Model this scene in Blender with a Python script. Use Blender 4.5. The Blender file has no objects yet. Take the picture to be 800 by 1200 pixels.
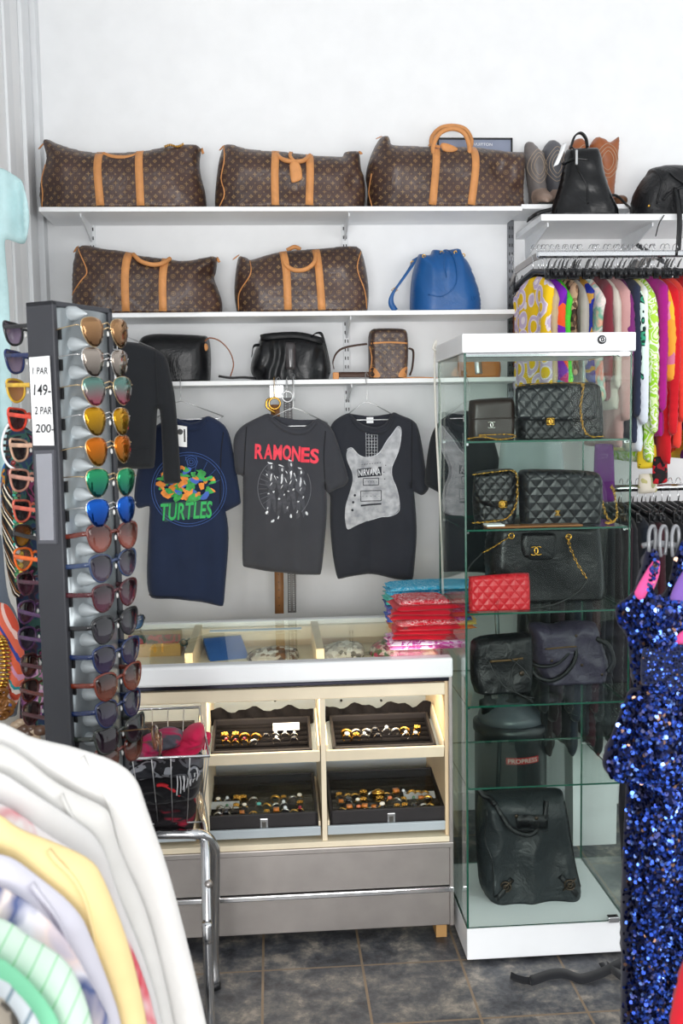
import bpy, bmesh, math, random
import numpy as np
from mathutils import Vector, Matrix, noise
from mathutils.geometry import delaunay_2d_cdt
random.seed(7)
SC = bpy.context.scene
COL = SC.collection
# ---------------------------------------------------------------- camera
F_PX = 1166.0; CAM_H = 1.55
_yaw, _pit, _rol = math.radians(3.976), math.radians(5.222), math.radians(-.955)
FW = Vector((math.sin(_yaw)*math.cos(_pit), math.cos(_yaw)*math.cos(_pit), -math.sin(_pit)))
_r0 = Vector((math.cos(_yaw), -math.sin(_yaw), 0)); _u0 = _r0.cross(FW)
RT = _r0*math.cos(_rol)+_u0*math.sin(_rol); UP = -_r0*math.sin(_rol)+_u0*math.cos(_rol)
cd = bpy.data.cameras.new('camera'); cam = bpy.data.objects.new('camera', cd); COL.objects.link(cam)
cam.matrix_world = Matrix(((RT.x, UP.x, -FW.x, 0), (RT.y, UP.y, -FW.y, 0), (RT.z, UP.z, -FW.z, CAM_H), (0, 0, 0, 1)))
cd.sensor_fit = 'VERTICAL'; cd.sensor_height = 36; cd.sensor_width = 24; cd.lens = 36*F_PX/1200
cd.dof.use_dof = True; cd.dof.focus_distance = 2.9; cd.dof.aperture_fstop = 6.3
cd.clip_start = .05
SC.camera = cam
try: SC.cycles.transparent_max_bounces = 40
except Exception: pass
# ---------------------------------------------------------------- light
w = bpy.data.worlds.new('world'); SC.world = w; w.use_nodes = True
w.node_tree.nodes['Background'].inputs[0].default_value = (.93, .97, 1, 1)
w.node_tree.nodes['Background'].inputs[1].default_value = .92
def area(name, loc, target, sx, sy, power, color=(1, 1, 1)):
    l = bpy.data.lights.new(name, 'AREA'); l.shape = 'RECTANGLE'; l.size = sx; l.size_y = sy; l.energy = power; l.color = color
    o = bpy.data.objects.new(name, l); COL.objects.link(o); o.location = loc
    o.rotation_euler = (Vector(target)-Vector(loc)).to_track_quat('-Z', 'Y').to_euler(); return o
area('right_side_fill_light', (2.0, .5, 1.9), (-.8, 3.3, 1.0), 1.2, .9, 15, (1, .985, .96))  # added unseen fill that brightens the left wall and throws shadows leftward
area('front_fill_light', (-.35, -2.6, 1.3), (.3, 3.6, .8), 2.6, 1.8, 165, (1, .99, .98))  # added fill behind the camera, set far back to even near and far
SC.view_settings.view_transform = 'Standard'; SC.view_settings.look = 'None'
SC.view_settings.gamma = 1; SC.view_settings.use_curve_mapping = False
SC.view_settings.exposure = .14

def ray(x, y): return FW + RT*((x-400)/F_PX) - UP*((y-600)/F_PX)
def P(x, y, Y):
    d = ray(x, y); return Vector((0, 0, CAM_H)) + d*(Y/d.y)
def PZ(x, y, z):
    d = ray(x, y); return Vector((0, 0, CAM_H)) + d*((z-CAM_H)/d.z)
# ---------------------------------------------------------------- materials
def srgb(c):
    if isinstance(c, str):
        c = [int(c[i:i+2], 16)/255 for i in (0, 2, 4)]
    return tuple((v/12.92 if v <= .04045 else ((v+.055)/1.055)**2.4) for v in c[:3])+(1,)
class NG:
    def __init__(s, name):
        s.m = bpy.data.materials.new(name); s.m.use_nodes = True; s.t = s.m.node_tree; s.n = s.t.nodes; s.l = s.t.links
        s.b = s.n['Principled BSDF']
    def new(s, typ, **kw):
        n = s.n.new(typ)
        for k, v in kw.items(): setattr(n, k, v)
        return n
    def put(s, sock, v):
        if hasattr(v, 'is_output') or isinstance(v, bpy.types.NodeSocket): s.l.new(v, sock)
        else: sock.default_value = v
    def ma(s, op, a, b=0., c=0.):
        n = s.new('ShaderNodeMath', operation=op)
        for i, v in enumerate((a, b, c)): s.put(n.inputs[i], v)
        return n.outputs[0]
    def coord(s, scale=(1, 1, 1), rot=(0, 0, 0), kind='Object', loc=(0, 0, 0)):
        tc = s.new('ShaderNodeTexCoord'); mp = s.new('ShaderNodeMapping')
        s.l.new(tc.outputs[kind], mp.inputs[0]); mp.inputs['Scale'].default_value = scale; mp.inputs['Rotation'].default_value = rot
        mp.inputs['Location'].default_value = loc
        return mp.outputs[0]
    def xyz(s, v):
        n = s.new('ShaderNodeSeparateXYZ'); s.l.new(v, n.inputs[0]); return n.outputs
    def noise(s, v, scale, detail=3, rough=.5, dist=0):
        n = s.new('ShaderNodeTexNoise'); s.l.new(v, n.inputs['Vector']); n.inputs['Scale'].default_value = scale
        n.inputs['Detail'].default_value = detail; n.inputs['Roughness'].default_value = rough; n.inputs['Distortion'].default_value = dist
        return n.outputs['Fac']
    def voro(s, v, scale, out='Distance', feature='F1'):
        n = s.new('ShaderNodeTexVoronoi', feature=feature); s.l.new(v, n.inputs['Vector']); n.inputs['Scale'].default_value = scale
        return n.outputs[out]
    def ramp(s, f, stops, mode='LINEAR'):
        n = s.new('ShaderNodeValToRGB'); n.color_ramp.interpolation = mode; s.l.new(f, n.inputs[0]); e = n.color_ramp.elements
        while len(e) < len(stops): e.new(.5)
        for i, (p, c) in enumerate(stops): e[i].position = p; e[i].color = srgb(c) if not (isinstance(c, tuple) and len(c) == 4) else c
        return n.outputs[0]
    def mix(s, f, a, b):
        n = s.new('ShaderNodeMix', data_type='RGBA'); s.put(n.inputs[0], f)
        s.put(n.inputs[6], srgb(a) if isinstance(a, str) else a); s.put(n.inputs[7], srgb(b) if isinstance(b, str) else b)
        return n.outputs[2]
    def bump(s, h, strength=.3, dist=.01, prev=None):
        n = s.new('ShaderNodeBump'); s.l.new(h, n.inputs['Height']); n.inputs['Strength'].default_value = strength; n.inputs['Distance'].default_value = dist
        if prev is not None: s.l.new(prev, n.inputs['Normal'])
        s.l.new(n.outputs[0], s.b.inputs['Normal']); return n.outputs[0]
    def color(s, c): s.put(s.b.inputs['Base Color'], srgb(c) if isinstance(c, str) else c)
    def set(s, rough=.5, metal=0, spec=.5, **kw):
        s.b.inputs['Roughness'].default_value = rough; s.b.inputs['Metallic'].default_value = metal
        s.b.inputs['Specular IOR Level'].default_value = spec
        for k, v in kw.items(): s.b.inputs[k.replace('_', ' ')].default_value = v
        return s
MC = {}
def plain(name, c, rough=.5, metal=0, spec=.5, var=.06, vscale=12, bump=0, bscale=60, bdist=.002, **kw):
    """procedural plain material: base colour with faint noise, optional bump"""
    if name in MC: return MC[name]
    g = NG(name); v = g.coord(); base = srgb(c)
    if var:
        n = g.noise(v, vscale, 3)
        lo = tuple(x*(1-var) for x in base[:3])+(1,); hi = tuple(min(1, x*(1+var)) for x in base[:3])+(1,)
        g.color(g.ramp(n, [(.3, lo), (.7, hi)]))
    else: g.color(base)
    if bump: g.bump(g.noise(v, bscale, 4), bump, bdist)
    g.set(rough, metal, spec, **kw); MC[name] = g.m; return g.m
def leather(name, c, rough=.35, bump=.5, wr=14, spec=.4, var=.15):
    if name in MC: return MC[name]
    g = NG(name); v = g.coord(); base = srgb(c)
    n = g.noise(v, wr, 4, .6, .6)
    g.color(g.ramp(n, [(.3, tuple(x*(1-var) for x in base[:3])+(1,)), (.7, tuple(min(1, x*(1+var)) for x in base[:3])+(1,))]))
    b1 = g.bump(n, bump, .012); g.bump(g.voro(v, 420), .12, .001, b1)
    g.set(rough, 0, spec); MC[name] = g.m; return g.m
def cloth(name, c, rough=.9, var=.08):
    if name in MC: return MC[name]
    g = NG(name); v = g.coord(); base = srgb(c)
    n = g.noise(v, 9, 4)
    g.color(g.ramp(n, [(.3, tuple(x*(1-var) for x in base[:3])+(1,)), (.7, tuple(min(1, x*(1+var)) for x in base[:3])+(1,))]))
    b1 = g.bump(n, .3, .006); g.bump(g.noise(v, 500, 1), .15, .001, b1)
    g.set(rough, 0, .25); g.b.inputs['Sheen Weight'].default_value = .15; MC[name] = g.m; return g.m
def print_mat(name, stops, scale=14, kind='cell', rough=.75, rot=(0, 0, 0), sc=(1, 1, 1), dist=.5):
    """printed fabric: cell blotches, swirls, stripes or dots"""
    if name in MC: return MC[name]
    g = NG(name); v = g.coord(sc, rot)
    if kind == 'cell': f = g.xyz(g.voro(v, scale, 'Color'))[0]; mode = 'CONSTANT'
    elif kind == 'swirl': f = g.noise(v, scale, 2, .4, dist); mode = 'CONSTANT'
    elif kind == 'soft': f = g.noise(v, scale, 3, .5, dist); mode = 'LINEAR'
    elif kind == 'stripe':
        x = g.xyz(v)[0]; f = g.ma('FRACT', g.ma('MULTIPLY', g.ma('ADD', x, g.ma('MULTIPLY', g.noise(v, 3), .02*dist)), scale)); mode = 'CONSTANT'
    elif kind == 'dots': f = g.voro(v, scale); mode = 'CONSTANT'
    n = len(stops)
    st = stops if isinstance(stops[0], tuple) else ([(.3+.45*i/n if kind in ('swirl', 'soft') else i/n, c) for i, c in enumerate(stops)])
    g.color(g.ramp(f, st, mode)); g.bump(g.noise(g.coord(), 400, 1), .1, .001)
    g.set(rough, 0, .3); MC[name] = g.m; return g.m
def monogram():
    """brown coated canvas with staggered gold motifs: letters, petals, ringed stars"""
    g = NG('monogram_canvas'); o = g.xyz(g.coord(loc=(3.007, 0, 3.011)))
    S = .060
    def cell(ox, oz):
        a = g.ma('MULTIPLY', g.ma('SUBTRACT', g.ma('FRACT', g.ma('ADD', g.ma('DIVIDE', o[0], S), ox)), .5), S*1000)
        b = g.ma('MULTIPLY', g.ma('SUBTRACT', g.ma('FRACT', g.ma('ADD', g.ma('DIVIDE', o[2], S), oz)), .5), S*1000)
        return a, b       # millimetres
    def lt(x, t): return g.ma('LESS_THAN', x, t)
    def mx(*a):
        r = a[0]
        for k in a[1:]: r = g.ma('MAXIMUM', r, k)
        return r
    def ab(x): return g.ma('ABSOLUTE', x)
    def rad(a, b): return g.ma('SQRT', g.ma('ADD', g.ma('MULTIPLY', a, a), g.ma('MULTIPLY', b, b)))
    def star(a, b, R, k): return g.ma('MULTIPLY', lt(g.ma('MULTIPLY', ab(a), ab(b)), k), lt(rad(a, b), R))
    def petals(a, b, c, r):
        A, B = ab(a), ab(b)
        d1 = rad(g.ma('SUBTRACT', A, c), B); d2 = rad(A, g.ma('SUBTRACT', B, c)); return lt(g.ma('MINIMUM', d1, d2), r)
    ms = []
    for ox, oz in ((0, 0), (.5, .5)): 
        a, b = cell(ox, oz); ms.append(star(a, b, 7.5, 5.5))
    a, b = cell(.25, .25); ms.append(lt(ab(g.ma('SUBTRACT', rad(a, b), 7.2)), .9)); ms.append(star(a, b, 5, 3))
    a, b = cell(.75, .75); ms.append(petals(a, b, 4.2, 2.9))
    for ox, oz in ((.75, .25), (.25, .75)):
        a, b = cell(ox, oz)
        L = mx(g.ma('MULTIPLY', lt(ab(g.ma('ADD', a, 3.5)), 1.1), lt(ab(b), 5.5)), g.ma('MULTIPLY', lt(ab(g.ma('ADD', b, 4.6)), 1.1), lt(ab(g.ma('ADD', a, .8)), 3.6)))
        a2 = ab(g.ma('SUBTRACT', a, 2)); V = g.ma('MULTIPLY', lt(ab(g.ma('SUBTRACT', g.ma('MULTIPLY', a2, 2.4), g.ma('ADD', b, 4))), 2.2), lt(ab(g.ma('SUBTRACT', b, 1)), 5.5))
        ms.append(L); ms.append(V)
    for ox, oz in ((.5, 0), (0, .5)):
        a, b = cell(ox, oz); ms.append(star(a, b, 3.6, 1.6))
    M = g.ma('MULTIPLY', mx(*ms), g.ma('ADD', .10, g.ma('MULTIPLY', g.noise(g.coord(), 30), .5)))
    base = g.ramp(g.noise(g.coord(), 7, 3), [(.3, '35241f'), (.7, '4f3a34')])
    g.color(g.mix(M, base, 'b8945f'))
    b1 = g.bump(g.noise(g.coord(), 11, 4, .6, .5), .55, .014); g.bump(g.voro(g.coord(), 700), .15, .0006, b1)
    g.set(.38, 0, .45); MC['mono'] = g.m; return g.m
def quilt(name, c, size=.03, rough=.3, strength=1):
    g = NG(name); o = g.xyz(g.coord())
    def fr(sgn):
        q = g.ma('FRACT', g.ma('DIVIDE', g.ma('ADD', o[0], g.ma('MULTIPLY', o[2], sgn*.85)), size)); return g.ma('SUBTRACT', .5, g.ma('ABSOLUTE', g.ma('SUBTRACT', q, .5)))
    h = g.ma('POWER', g.ma('MULTIPLY', g.ma('MINIMUM', fr(1), fr(-1)), 2), .45)
    base = srgb(c); g.color(g.ramp(g.noise(g.coord(), 10), [(.3, tuple(x*.85 for x in base[:3])+(1,)), (.7, base)]))
    b1 = g.bump(h, strength*.5, .008); g.bump(g.voro(g.coord(), 600), .1, .0006, b1); g.set(rough, 0, .5); MC[name] = g.m; return g.m
def glass(name='clear_glass', tint='f9fdfb', strength=1.0):
    g = NG(name); tr = g.new('ShaderNodeBsdfTransparent'); tr.inputs[0].default_value = srgb(tint)
    gl = g.new('ShaderNodeBsdfGlossy'); gl.inputs['Roughness'].default_value = .01; gl.inputs[0].default_value = (strength,)*3+(1,)
    lw = g.new('ShaderNodeLayerWeight'); lw.inputs[0].default_value = .5; mx = g.new('ShaderNodeMixShader')
    f5 = g.ma('ADD', .003, g.ma('MULTIPLY', g.ma('POWER', lw.outputs['Facing'], 5.), .75))
    g.l.new(f5, mx.inputs[0]); g.l.new(tr.outputs[0], mx.inputs[1]); g.l.new(gl.outputs[0], mx.inputs[2])
    g.l.new(mx.outputs[0], g.n['Material Output'].inputs[0]); MC[name] = g.m; return g.m
def lens_mat(name, top, bottom, rough=.06, metal=0, alpha=.85):
    """sunglass lens, gradient tint along its height; on mirror lenses the darker foot paints a reflection"""
    if name in MC: return MC[name]
    g = NG(name); o = g.xyz(g.coord()); f = g.ma('ADD', g.ma('MULTIPLY', g.ma('ADD', o[2], g.ma('MULTIPLY', g.noise(g.coord(), 25, 2), .02)), 20), .45)
    g.color(g.ramp(f, [(.1, bottom), (.9, top)])); g.set(rough, metal, .8); g.b.inputs['Alpha'].default_value = alpha
    MC[name] = g.m; return g.m
M_WHITE = plain('white_wall_paint', 'f1f2f3', .8, var=.02, bump=.08, bscale=90)
M_LAM = plain('white_laminate', 'f4f5f6', .45, var=.015)
M_POW = plain('white_powder_coat', 'e6e8ea', .5, var=.02)
M_CHROME = plain('chrome', 'd9dadc', .14, 1, var=.03)
M_STEEL = plain('brushed_steel', 'a8a29e', .38, .85, var=.06, bump=.1, bscale=40)
M_WIRE = plain('thin_steel_wire', 'c9cacb', .3, .9, var=0)
M_TAN = leather('tan_leather', 'cf8f57', .55, .15, 20, .35, .12)
M_GOLD = plain('gold_metal', 'd9a94e', .25, 1, var=.05)
M_BLKLEA = leather('black_leather', '0f1013', .33, .5, 12)
M_BLKSOFT = leather('soft_black_leather', '111215', .42, .8, 18)
M_BLKPL = plain('black_plastic', '17181a', .4, var=.05)
M_MONO = monogram()
M_GLASS = glass(); M_GEDGE = plain('green_glass_edge', '12503f', .15, 0, .8, var=.1)
M_GEDGE2 = plain('pale_glass_edge', '7fb3a5', .12, 0, .8, var=.1)
# ---------------------------------------------------------------- mesh builder
ORG = {}
def tag(o, label, cat, group=None):
    if label: o['label'] = label
    if cat: o['category'] = cat
    if group: o['group'] = group
    return o
def thing(name, label, cat, loc, group=None, rotz=0):
    o = bpy.data.objects.new(name, None); COL.objects.link(o); o.empty_display_size = .05
    o.location = loc; o.rotation_euler = (0, 0, rotz); ORG[o.name] = Vector(loc); return tag(o, label, cat, group)
class MB:
    def __init__(s): s.v = []; s.f = []; s.mi = []; s.cur = 0; s.M = None
    def add(s, vs, fs, mi=None):
        b = len(s.v)
        for p in vs:
            p = Vector(p); s.v.append(s.M @ p if s.M is not None else p)
        for f in fs: s.f.append([i+b for i in f]); s.mi.append(s.cur if mi is None else mi)
        return s
    def box(s, x0, x1, y0, y1, z0, z1, mi=None):
        vs = [(x, y, z) for z in (z0, z1) for y in (y0, y1) for x in (x0, x1)]
        return s.add(vs, [(0, 2, 3, 1), (4, 5, 7, 6), (0, 1, 5, 4), (2, 6, 7, 3), (0, 4, 6, 2), (1, 3, 7, 5)], mi)
    def prism(s, poly, z0, z1, mi=None):
        n = len(poly); vs = [(x, y, z0) for x, y in poly]+[(x, y, z1) for x, y in poly]
        return s.add(vs, [list(range(n))[::-1], list(range(n, 2*n))]+[(i, (i+1) % n, n+(i+1) % n, n+i) for i in range(n)], mi)
    def tube(s, pts, r, seg=8, closed=False, mi=None, caps=True):
        pts = [Vector(p) for p in pts]; n = len(pts)
        rs = r if isinstance(r, (list, tuple)) else [r]*n
        up = None; rings = []; vs = []
        for i, p in enumerate(pts):
            a = pts[(i-1) % n] if (closed or i) else p; b = pts[(i+1) % n] if (closed or i < n-1) else p
            t = (b-a); t = t.normalized() if t.length > 1e-9 else Vector((0, 0, 1))
            if up is None:
                up = Vector((0, 0, 1)) if abs(t.z) < .9 else Vector((1, 0, 0))
            up = (up-t*up.dot(t)); up = up.normalized() if up.length > 1e-6 else t.orthogonal().normalized()
            sd = t.cross(up)
            for k in range(seg):
                an = 2*math.pi*k/seg; vs.append(p+(up*math.cos(an)+sd*math.sin(an))*rs[i])
        fs = []
        m = n if closed else n-1
        for i in range(m):
            j = (i+1) % n
            for k in range(seg): fs.append((i*seg+k, i*seg+(k+1) % seg, j*seg+(k+1) % seg, j*seg+k))
        if caps and not closed: fs += [tuple(range(seg))[::-1], tuple(range((n-1)*seg, n*seg))]
        return s.add(vs, fs, mi)
    def lathe(s, c, prof, seg=20, axis='Z', mi=None):
        vs = []; fs = []; n = len(prof)
        for (r, h) in prof:
            for k in range(seg):
                a = 2*math.pi*k/seg; x, y = r*math.cos(a), r*math.sin(a)
                q = (x, y, h) if axis == 'Z' else ((x, h, y) if axis == 'Y' else (h, x, y)); vs.append(Vector(c)+Vector(q))
        for i in range(n-1):
            for k in range(seg): fs.append((i*seg+k, i*seg+(k+1) % seg, (i+1)*seg+(k+1) % seg, (i+1)*seg+k))
        fs += [tuple(range(seg))[::-1], tuple(range((n-1)*seg, n*seg))]
        return s.add(vs, fs, mi)
    def ribbon(s, pts, wv, th=.002, mi=None):
        """flat strap along pts, wv = half-width vector (or list of them)"""
        pts = [Vector(p) for p in pts]; n = len(pts); vs = []
        for i, p in enumerate(pts):
            wd = Vector(wv[i] if isinstance(wv, list) else wv); t = pts[min(i+1, n-1)]-pts[max(i-1, 0)]
            nn = t.cross(wd); nn = nn.normalized()*th/2 if nn.length > 1e-9 else Vector((0, th/2, 0))
            vs += [p-wd-nn, p+wd-nn, p+wd+nn, p-wd+nn]
        fs = []
        for i in range(n-1):
            a, b = i*4, i*4+4
            for k in range(4): fs.append((a+k, a+(k+1) % 4, b+(k+1) % 4, b+k))
        fs += [(0, 3, 2, 1), ((n-1)*4, (n-1)*4+1, (n-1)*4+2, (n-1)*4+3)]
        return s.add(vs, fs, mi)
    def sphere(s, c, r, seg=12, rings=8, sc=(1, 1, 1), mi=None):
        prof = [(max(r*math.sin(math.pi*i/rings), 1e-5), -r*math.cos(math.pi*i/rings)) for i in range(rings+1)]
        vs = []; fs = []
        for (q, h) in prof:
            for k in range(seg): a = 2*math.pi*k/seg; vs.append((c[0]+q*math.cos(a)*sc[0], c[1]+q*math.sin(a)*sc[1], c[2]+h*sc[2]))
        for i in range(rings):
            for k in range(seg): fs.append((i*seg+k, i*seg+(k+1) % seg, (i+1)*seg+(k+1) % seg, (i+1)*seg+k))
        return s.add(vs, fs, mi)
    def torus(s, c, R, r, ax=(0, 0, 1), seg=16, sub=6, arc=(0, 2*math.pi), mi=None, st=(1, 1)):
        q = Vector((0, 0, 1)).rotation_difference(Vector(ax)).to_matrix(); full = abs(arc[1]-arc[0]-2*math.pi) < 1e-6
        n = seg if full else seg+1
        pts = [Vector(c)+q @ Vector((R*st[0]*math.cos(arc[0]+(arc[1]-arc[0])*i/seg), R*st[1]*math.sin(arc[0]+(arc[1]-arc[0])*i/seg), 0)) for i in range(n)]
        return s.tube(pts, r, sub, full, mi)
    def out(s, name, mat, parent=None, smooth=True, bevel=0, org=None):
        me = bpy.data.meshes.new(name)
        if parent is not None: o0 = ORG[parent.name]
        elif org is not None: o0 = Vector(org)
        else:
            xs = [v.x for v in s.v]; ys = [v.y for v in s.v]; zs = [v.z for v in s.v]
            o0 = Vector(((min(xs)+max(xs))/2, (min(ys)+max(ys))/2, min(zs)))
        me.from_pydata([tuple(v-o0) for v in s.v], [], s.f)
        mats = mat if isinstance(mat, (list, tuple)) else [mat]
        for m in mats: me.materials.append(m)
        if len(mats) > 1: me.polygons.foreach_set('material_index', s.mi)
        me.polygons.foreach_set('use_smooth', [bool(smooth)]*len(me.polygons)); me.update()
        o = bpy.data.objects.new(name, me); COL.objects.link(o); ORG[o.name] = o0
        if parent is not None: o.parent = parent
        else: o.location = o0
        if smooth == 'auto':
            e = o.modifiers.new('split', 'EDGE_SPLIT'); e.split_angle = math.radians(40)
        if bevel:
            b = o.modifiers.new('bevel', 'BEVEL'); b.width = bevel; b.segments = 2; b.limit_method = 'ANGLE'
        return o
def struct(o): o['kind'] = 'structure'; return o
def chaikin(p, n=1, closed=True, rc=.007):
    """corner cutting that keeps sharp corners nearly sharp"""
    for it in range(n+1):
        q = []; m = len(p)
        for i in range(m):
            a, b, c = (Vector(p[(i-1) % m]), Vector(p[i]), Vector(p[(i+1) % m])); u, v = a-b, c-b
            if u.length < 1e-6 or v.length < 1e-6: continue
            turn = math.degrees(math.pi-u.angle(v)); k1, k2 = u.length*.25, v.length*.25
            if turn > 48 and it == 0: k1, k2 = min(k1, rc), min(k2, rc)
            q += [tuple(b+u.normalized()*k1), tuple(b+v.normalized()*k2)]
        p = q
    return p
def cat(p, n=8, closed=False):
    """Catmull-Rom through the points (any dimension)"""
    p = [Vector(q) for q in p]; r = []; m = len(p)
    for i in range(m if closed else m-1):
        a = p[(i-1) % m] if (closed or i) else p[0]*2-p[1]; b = p[i]; c = p[(i+1) % m]; d = p[(i+2) % m] if (closed or i < m-2) else c*2-b
        for k in range(n):
            t = k/n; r.append(.5*((2*b)+(c-a)*t+(2*a-5*b+4*c-d)*t*t+(3*b-a-3*c+d)*t**3))
    if not closed: r.append(p[-1])
    return r
def resamp(p, step):
    o = []; m = len(p)
    for i in range(m):
        a, b = np.array(p[i]), np.array(p[(i+1) % m]); L = np.linalg.norm(b-a); k = max(1, int(L/step))
        for j in range(k): o.append(tuple(a+(b-a)*j/k))
    return o
class Pillow:
    """a silhouette with real thickness: outline (x,z) in the plane y=Y inflated front and back; flat bottom if base given"""
    def __init__(s, pts, Y, T, R, base=None, disp=None, bumpf=None, res=.012, sm=1, edge=.002, px=True, ftr=1.0):
        if px: pts = [(lambda q: (q.x, q.z))(P(a, b, Y)) for a, b in pts]
        if sm: pts = chaikin(pts, sm)
        zmin = min(p[1] for p in pts); dz = 0
        if base is not None:
            dz = base-zmin; pts = [(x, z+dz) for x, z in pts]; pts = [(x, base if z < base+.012 else z) for x, z in pts]
        s.Y = Y; s.T = T; s.R = R; s.edge = edge; s.disp = disp or (lambda x, z: 0); s.bf = bumpf or (lambda x, z: 0); s.dz = dz; s.ftr = ftr
        o = resamp(pts, res)
        q = [o[0]]
        for p in o[1:]:
            if abs(p[0]-q[-1][0])+abs(p[1]-q[-1][1]) > 1e-5: q.append(p)
        o = q; s.o = np.array(o); n = len(o)
        A = s.o; B = np.roll(s.o, -1, axis=0)
        keep = np.ones(n, bool)
        if base is not None: keep = ~((A[:, 1] < base+1e-4) & (B[:, 1] < base+1e-4))
        s.A = A[keep]; s.B = B[keep]; s.Af, s.Bf = A, B
        x0, z0 = s.o.min(0); x1, z1 = s.o.max(0)
        gx, gz = np.meshgrid(np.arange(x0, x1, res), np.arange(z0, z1, res*.87)); gx[1::2] += res/2
        G = np.c_[gx.ravel(), gz.ravel()]; ins = s.inside(G); G = G[ins]; G = G[s.dist(G, True) > res*.45]
        allp = [Vector(p) for p in o]+[Vector(p) for p in G]
        V, E, F, *_ = delaunay_2d_cdt(allp, [], [list(range(n))], 1, 1e-7)
        s.V = np.array([tuple(v) for v in V]); s.F = [list(f) for f in F]
    def inside(s, G):
        x, z = G[:, 0][:, None], G[:, 1][:, None]; A, B = s.Af, s.Bf
        c = ((A[:, 1] > z) != (B[:, 1] > z)) & (x < (B[:, 0]-A[:, 0])*(z-A[:, 1])/(B[:, 1]-A[:, 1]+1e-15)+A[:, 0]); return c.sum(1) % 2 == 1
    def dist(s, G, full=False):
        A, B = (s.Af, s.Bf) if full else (s.A, s.B); AB = B-A; L = (AB**2).sum(1)+1e-15; out = np.empty(len(G))
        for i in range(0, len(G), 400):
            g = G[i:i+400, None, :]; t = np.clip(((g-A)*AB).sum(2)/L, 0, 1); out[i:i+400] = np.sqrt((((A+t[..., None]*AB)-g)**2).sum(2)).min(1)
        return out
    def th(s, G):
        q = np.minimum(s.dist(G)/s.R, 1); return s.edge+s.T*np.sqrt(np.maximum(1-(1-q)**2, 0))
    def surf(s, x, z):
        G = np.array([[x, z]]); t = s.th(G)[0] if s.inside(G)[0] else s.edge
        return s.Y-t*s.ftr+s.disp(x, z)-s.bf(x, z)*min(1, t/max(s.T, 1e-6))
    def into(s, mb, mi=None):
        t = s.th(s.V); n = len(s.V); vs = []
        for sg in (-1, 1):
            for i, (x, z) in enumerate(s.V):
                y = s.Y+sg*t[i]*(s.ftr if sg < 0 else 1)+s.disp(x, z)+sg*s.bf(x, z)*min(1, t[i]/max(s.T, 1e-6)); vs.append((x, y, z))
        fs = [f if True else 0 for f in s.F]; fs = [f for f in s.F]+[[i+n for i in f][::-1] for f in s.F]
        cnt = {}
        for f in s.F:
            for i in range(len(f)):
                a, b = f[i], f[(i+1) % len(f)]; cnt[(a, b)] = 1
        for (a, b) in list(cnt):
            if (b, a) not in cnt: fs.append([b, a, a+n, b+n])
        mb.add(vs, fs, mi); return mb
    def obj(s, name, mat, parent=None, **k): return s.into(MB()).out(name, mat, parent, **k)
    def sheet(s, mb, surf, lift=.0015, mi=None):
        mb.add([(x, surf(x, z)-lift, z) for x, z in s.V], s.F, mi); return mb
def p2(pts, Y): return [(lambda q: (q.x, q.z))(P(a, b, Y)) for a, b in pts]
def decal(name, pts, pl, mat, parent, lift=.0015, res=.012, sm=1, px=True):
    q = Pillow(pts, pl.Y, .001, .01, sm=sm, res=res, px=px); return q.sheet(MB(), pl.surf, lift).out(name, mat, parent)
def strap(mb, pts, pl, w, th=.003, lift=.001, px=True, n=5, mi=None):
    """strip laid on a pillow's front"""
    q = [Vector(a) for a in (p2(pts, pl.Y) if px else pts)]; q = cat(q, n) if len(q) > 2 else [q[0].lerp(q[1], i/14) for i in range(15)]
    q = [Vector((a.x, a.y+pl.dz)) if px else a for a in q]; vs = []
    for i, a in enumerate(q):
        t = (q[min(i+1, len(q)-1)]-q[max(i-1, 0)]).normalized(); s = Vector((-t.y, t.x))*w/2
        for e in (a-s, a+s):
            y = min(pl.surf(e.x, e.y), pl.surf(a.x, a.y)+.002)-lift; vs += [(e.x, y-th, e.y), (e.x, y+th*.5, e.y)]
    fs = []
    for i in range(len(q)-1):
        a, b = i*4, i*4+4; fs += [(a, b, b+2, a+2), (a+1, a+3, b+3, b+1), (a, a+1, b+1, b), (a+2, b+2, b+3, a+3)]
    fs += [(0, 2, 3, 1), ((len(q)-1)*4, (len(q)-1)*4+1, (len(q)-1)*4+3, (len(q)-1)*4+2)]
    return mb.add(vs, fs, mi)
def T3(pts, Y, n=6, dz=0):
    """px points (x,y[,Y]) to a smooth 3D path"""
    return cat([P(p[0], p[1], p[2] if len(p) > 2 else Y)+Vector((0, 0, dz)) for p in pts], n)
def noisef(amp, sc, seed):
    return lambda x, z: amp*noise.noise(Vector((x*sc, z*sc, seed)))
def ridgef(amp, sc, seed, ax=1, az=1):
    return lambda x, z: amp*(1-2*abs(noise.noise(Vector((x*sc*ax, z*sc*az, seed)))))
def foldf(amp, kx, seed, top=None, span=1.):
    def f(x, z):
        g = 1 if top is None else min(1, max(0, (top-z)/span))**.8
        return g*amp*(math.sin(kx*x+seed+2*noise.noise(Vector((x*3, z*1.5, seed))))+.5*math.sin(kx*2.3*x+seed*2+z*2))
    return f
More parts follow.
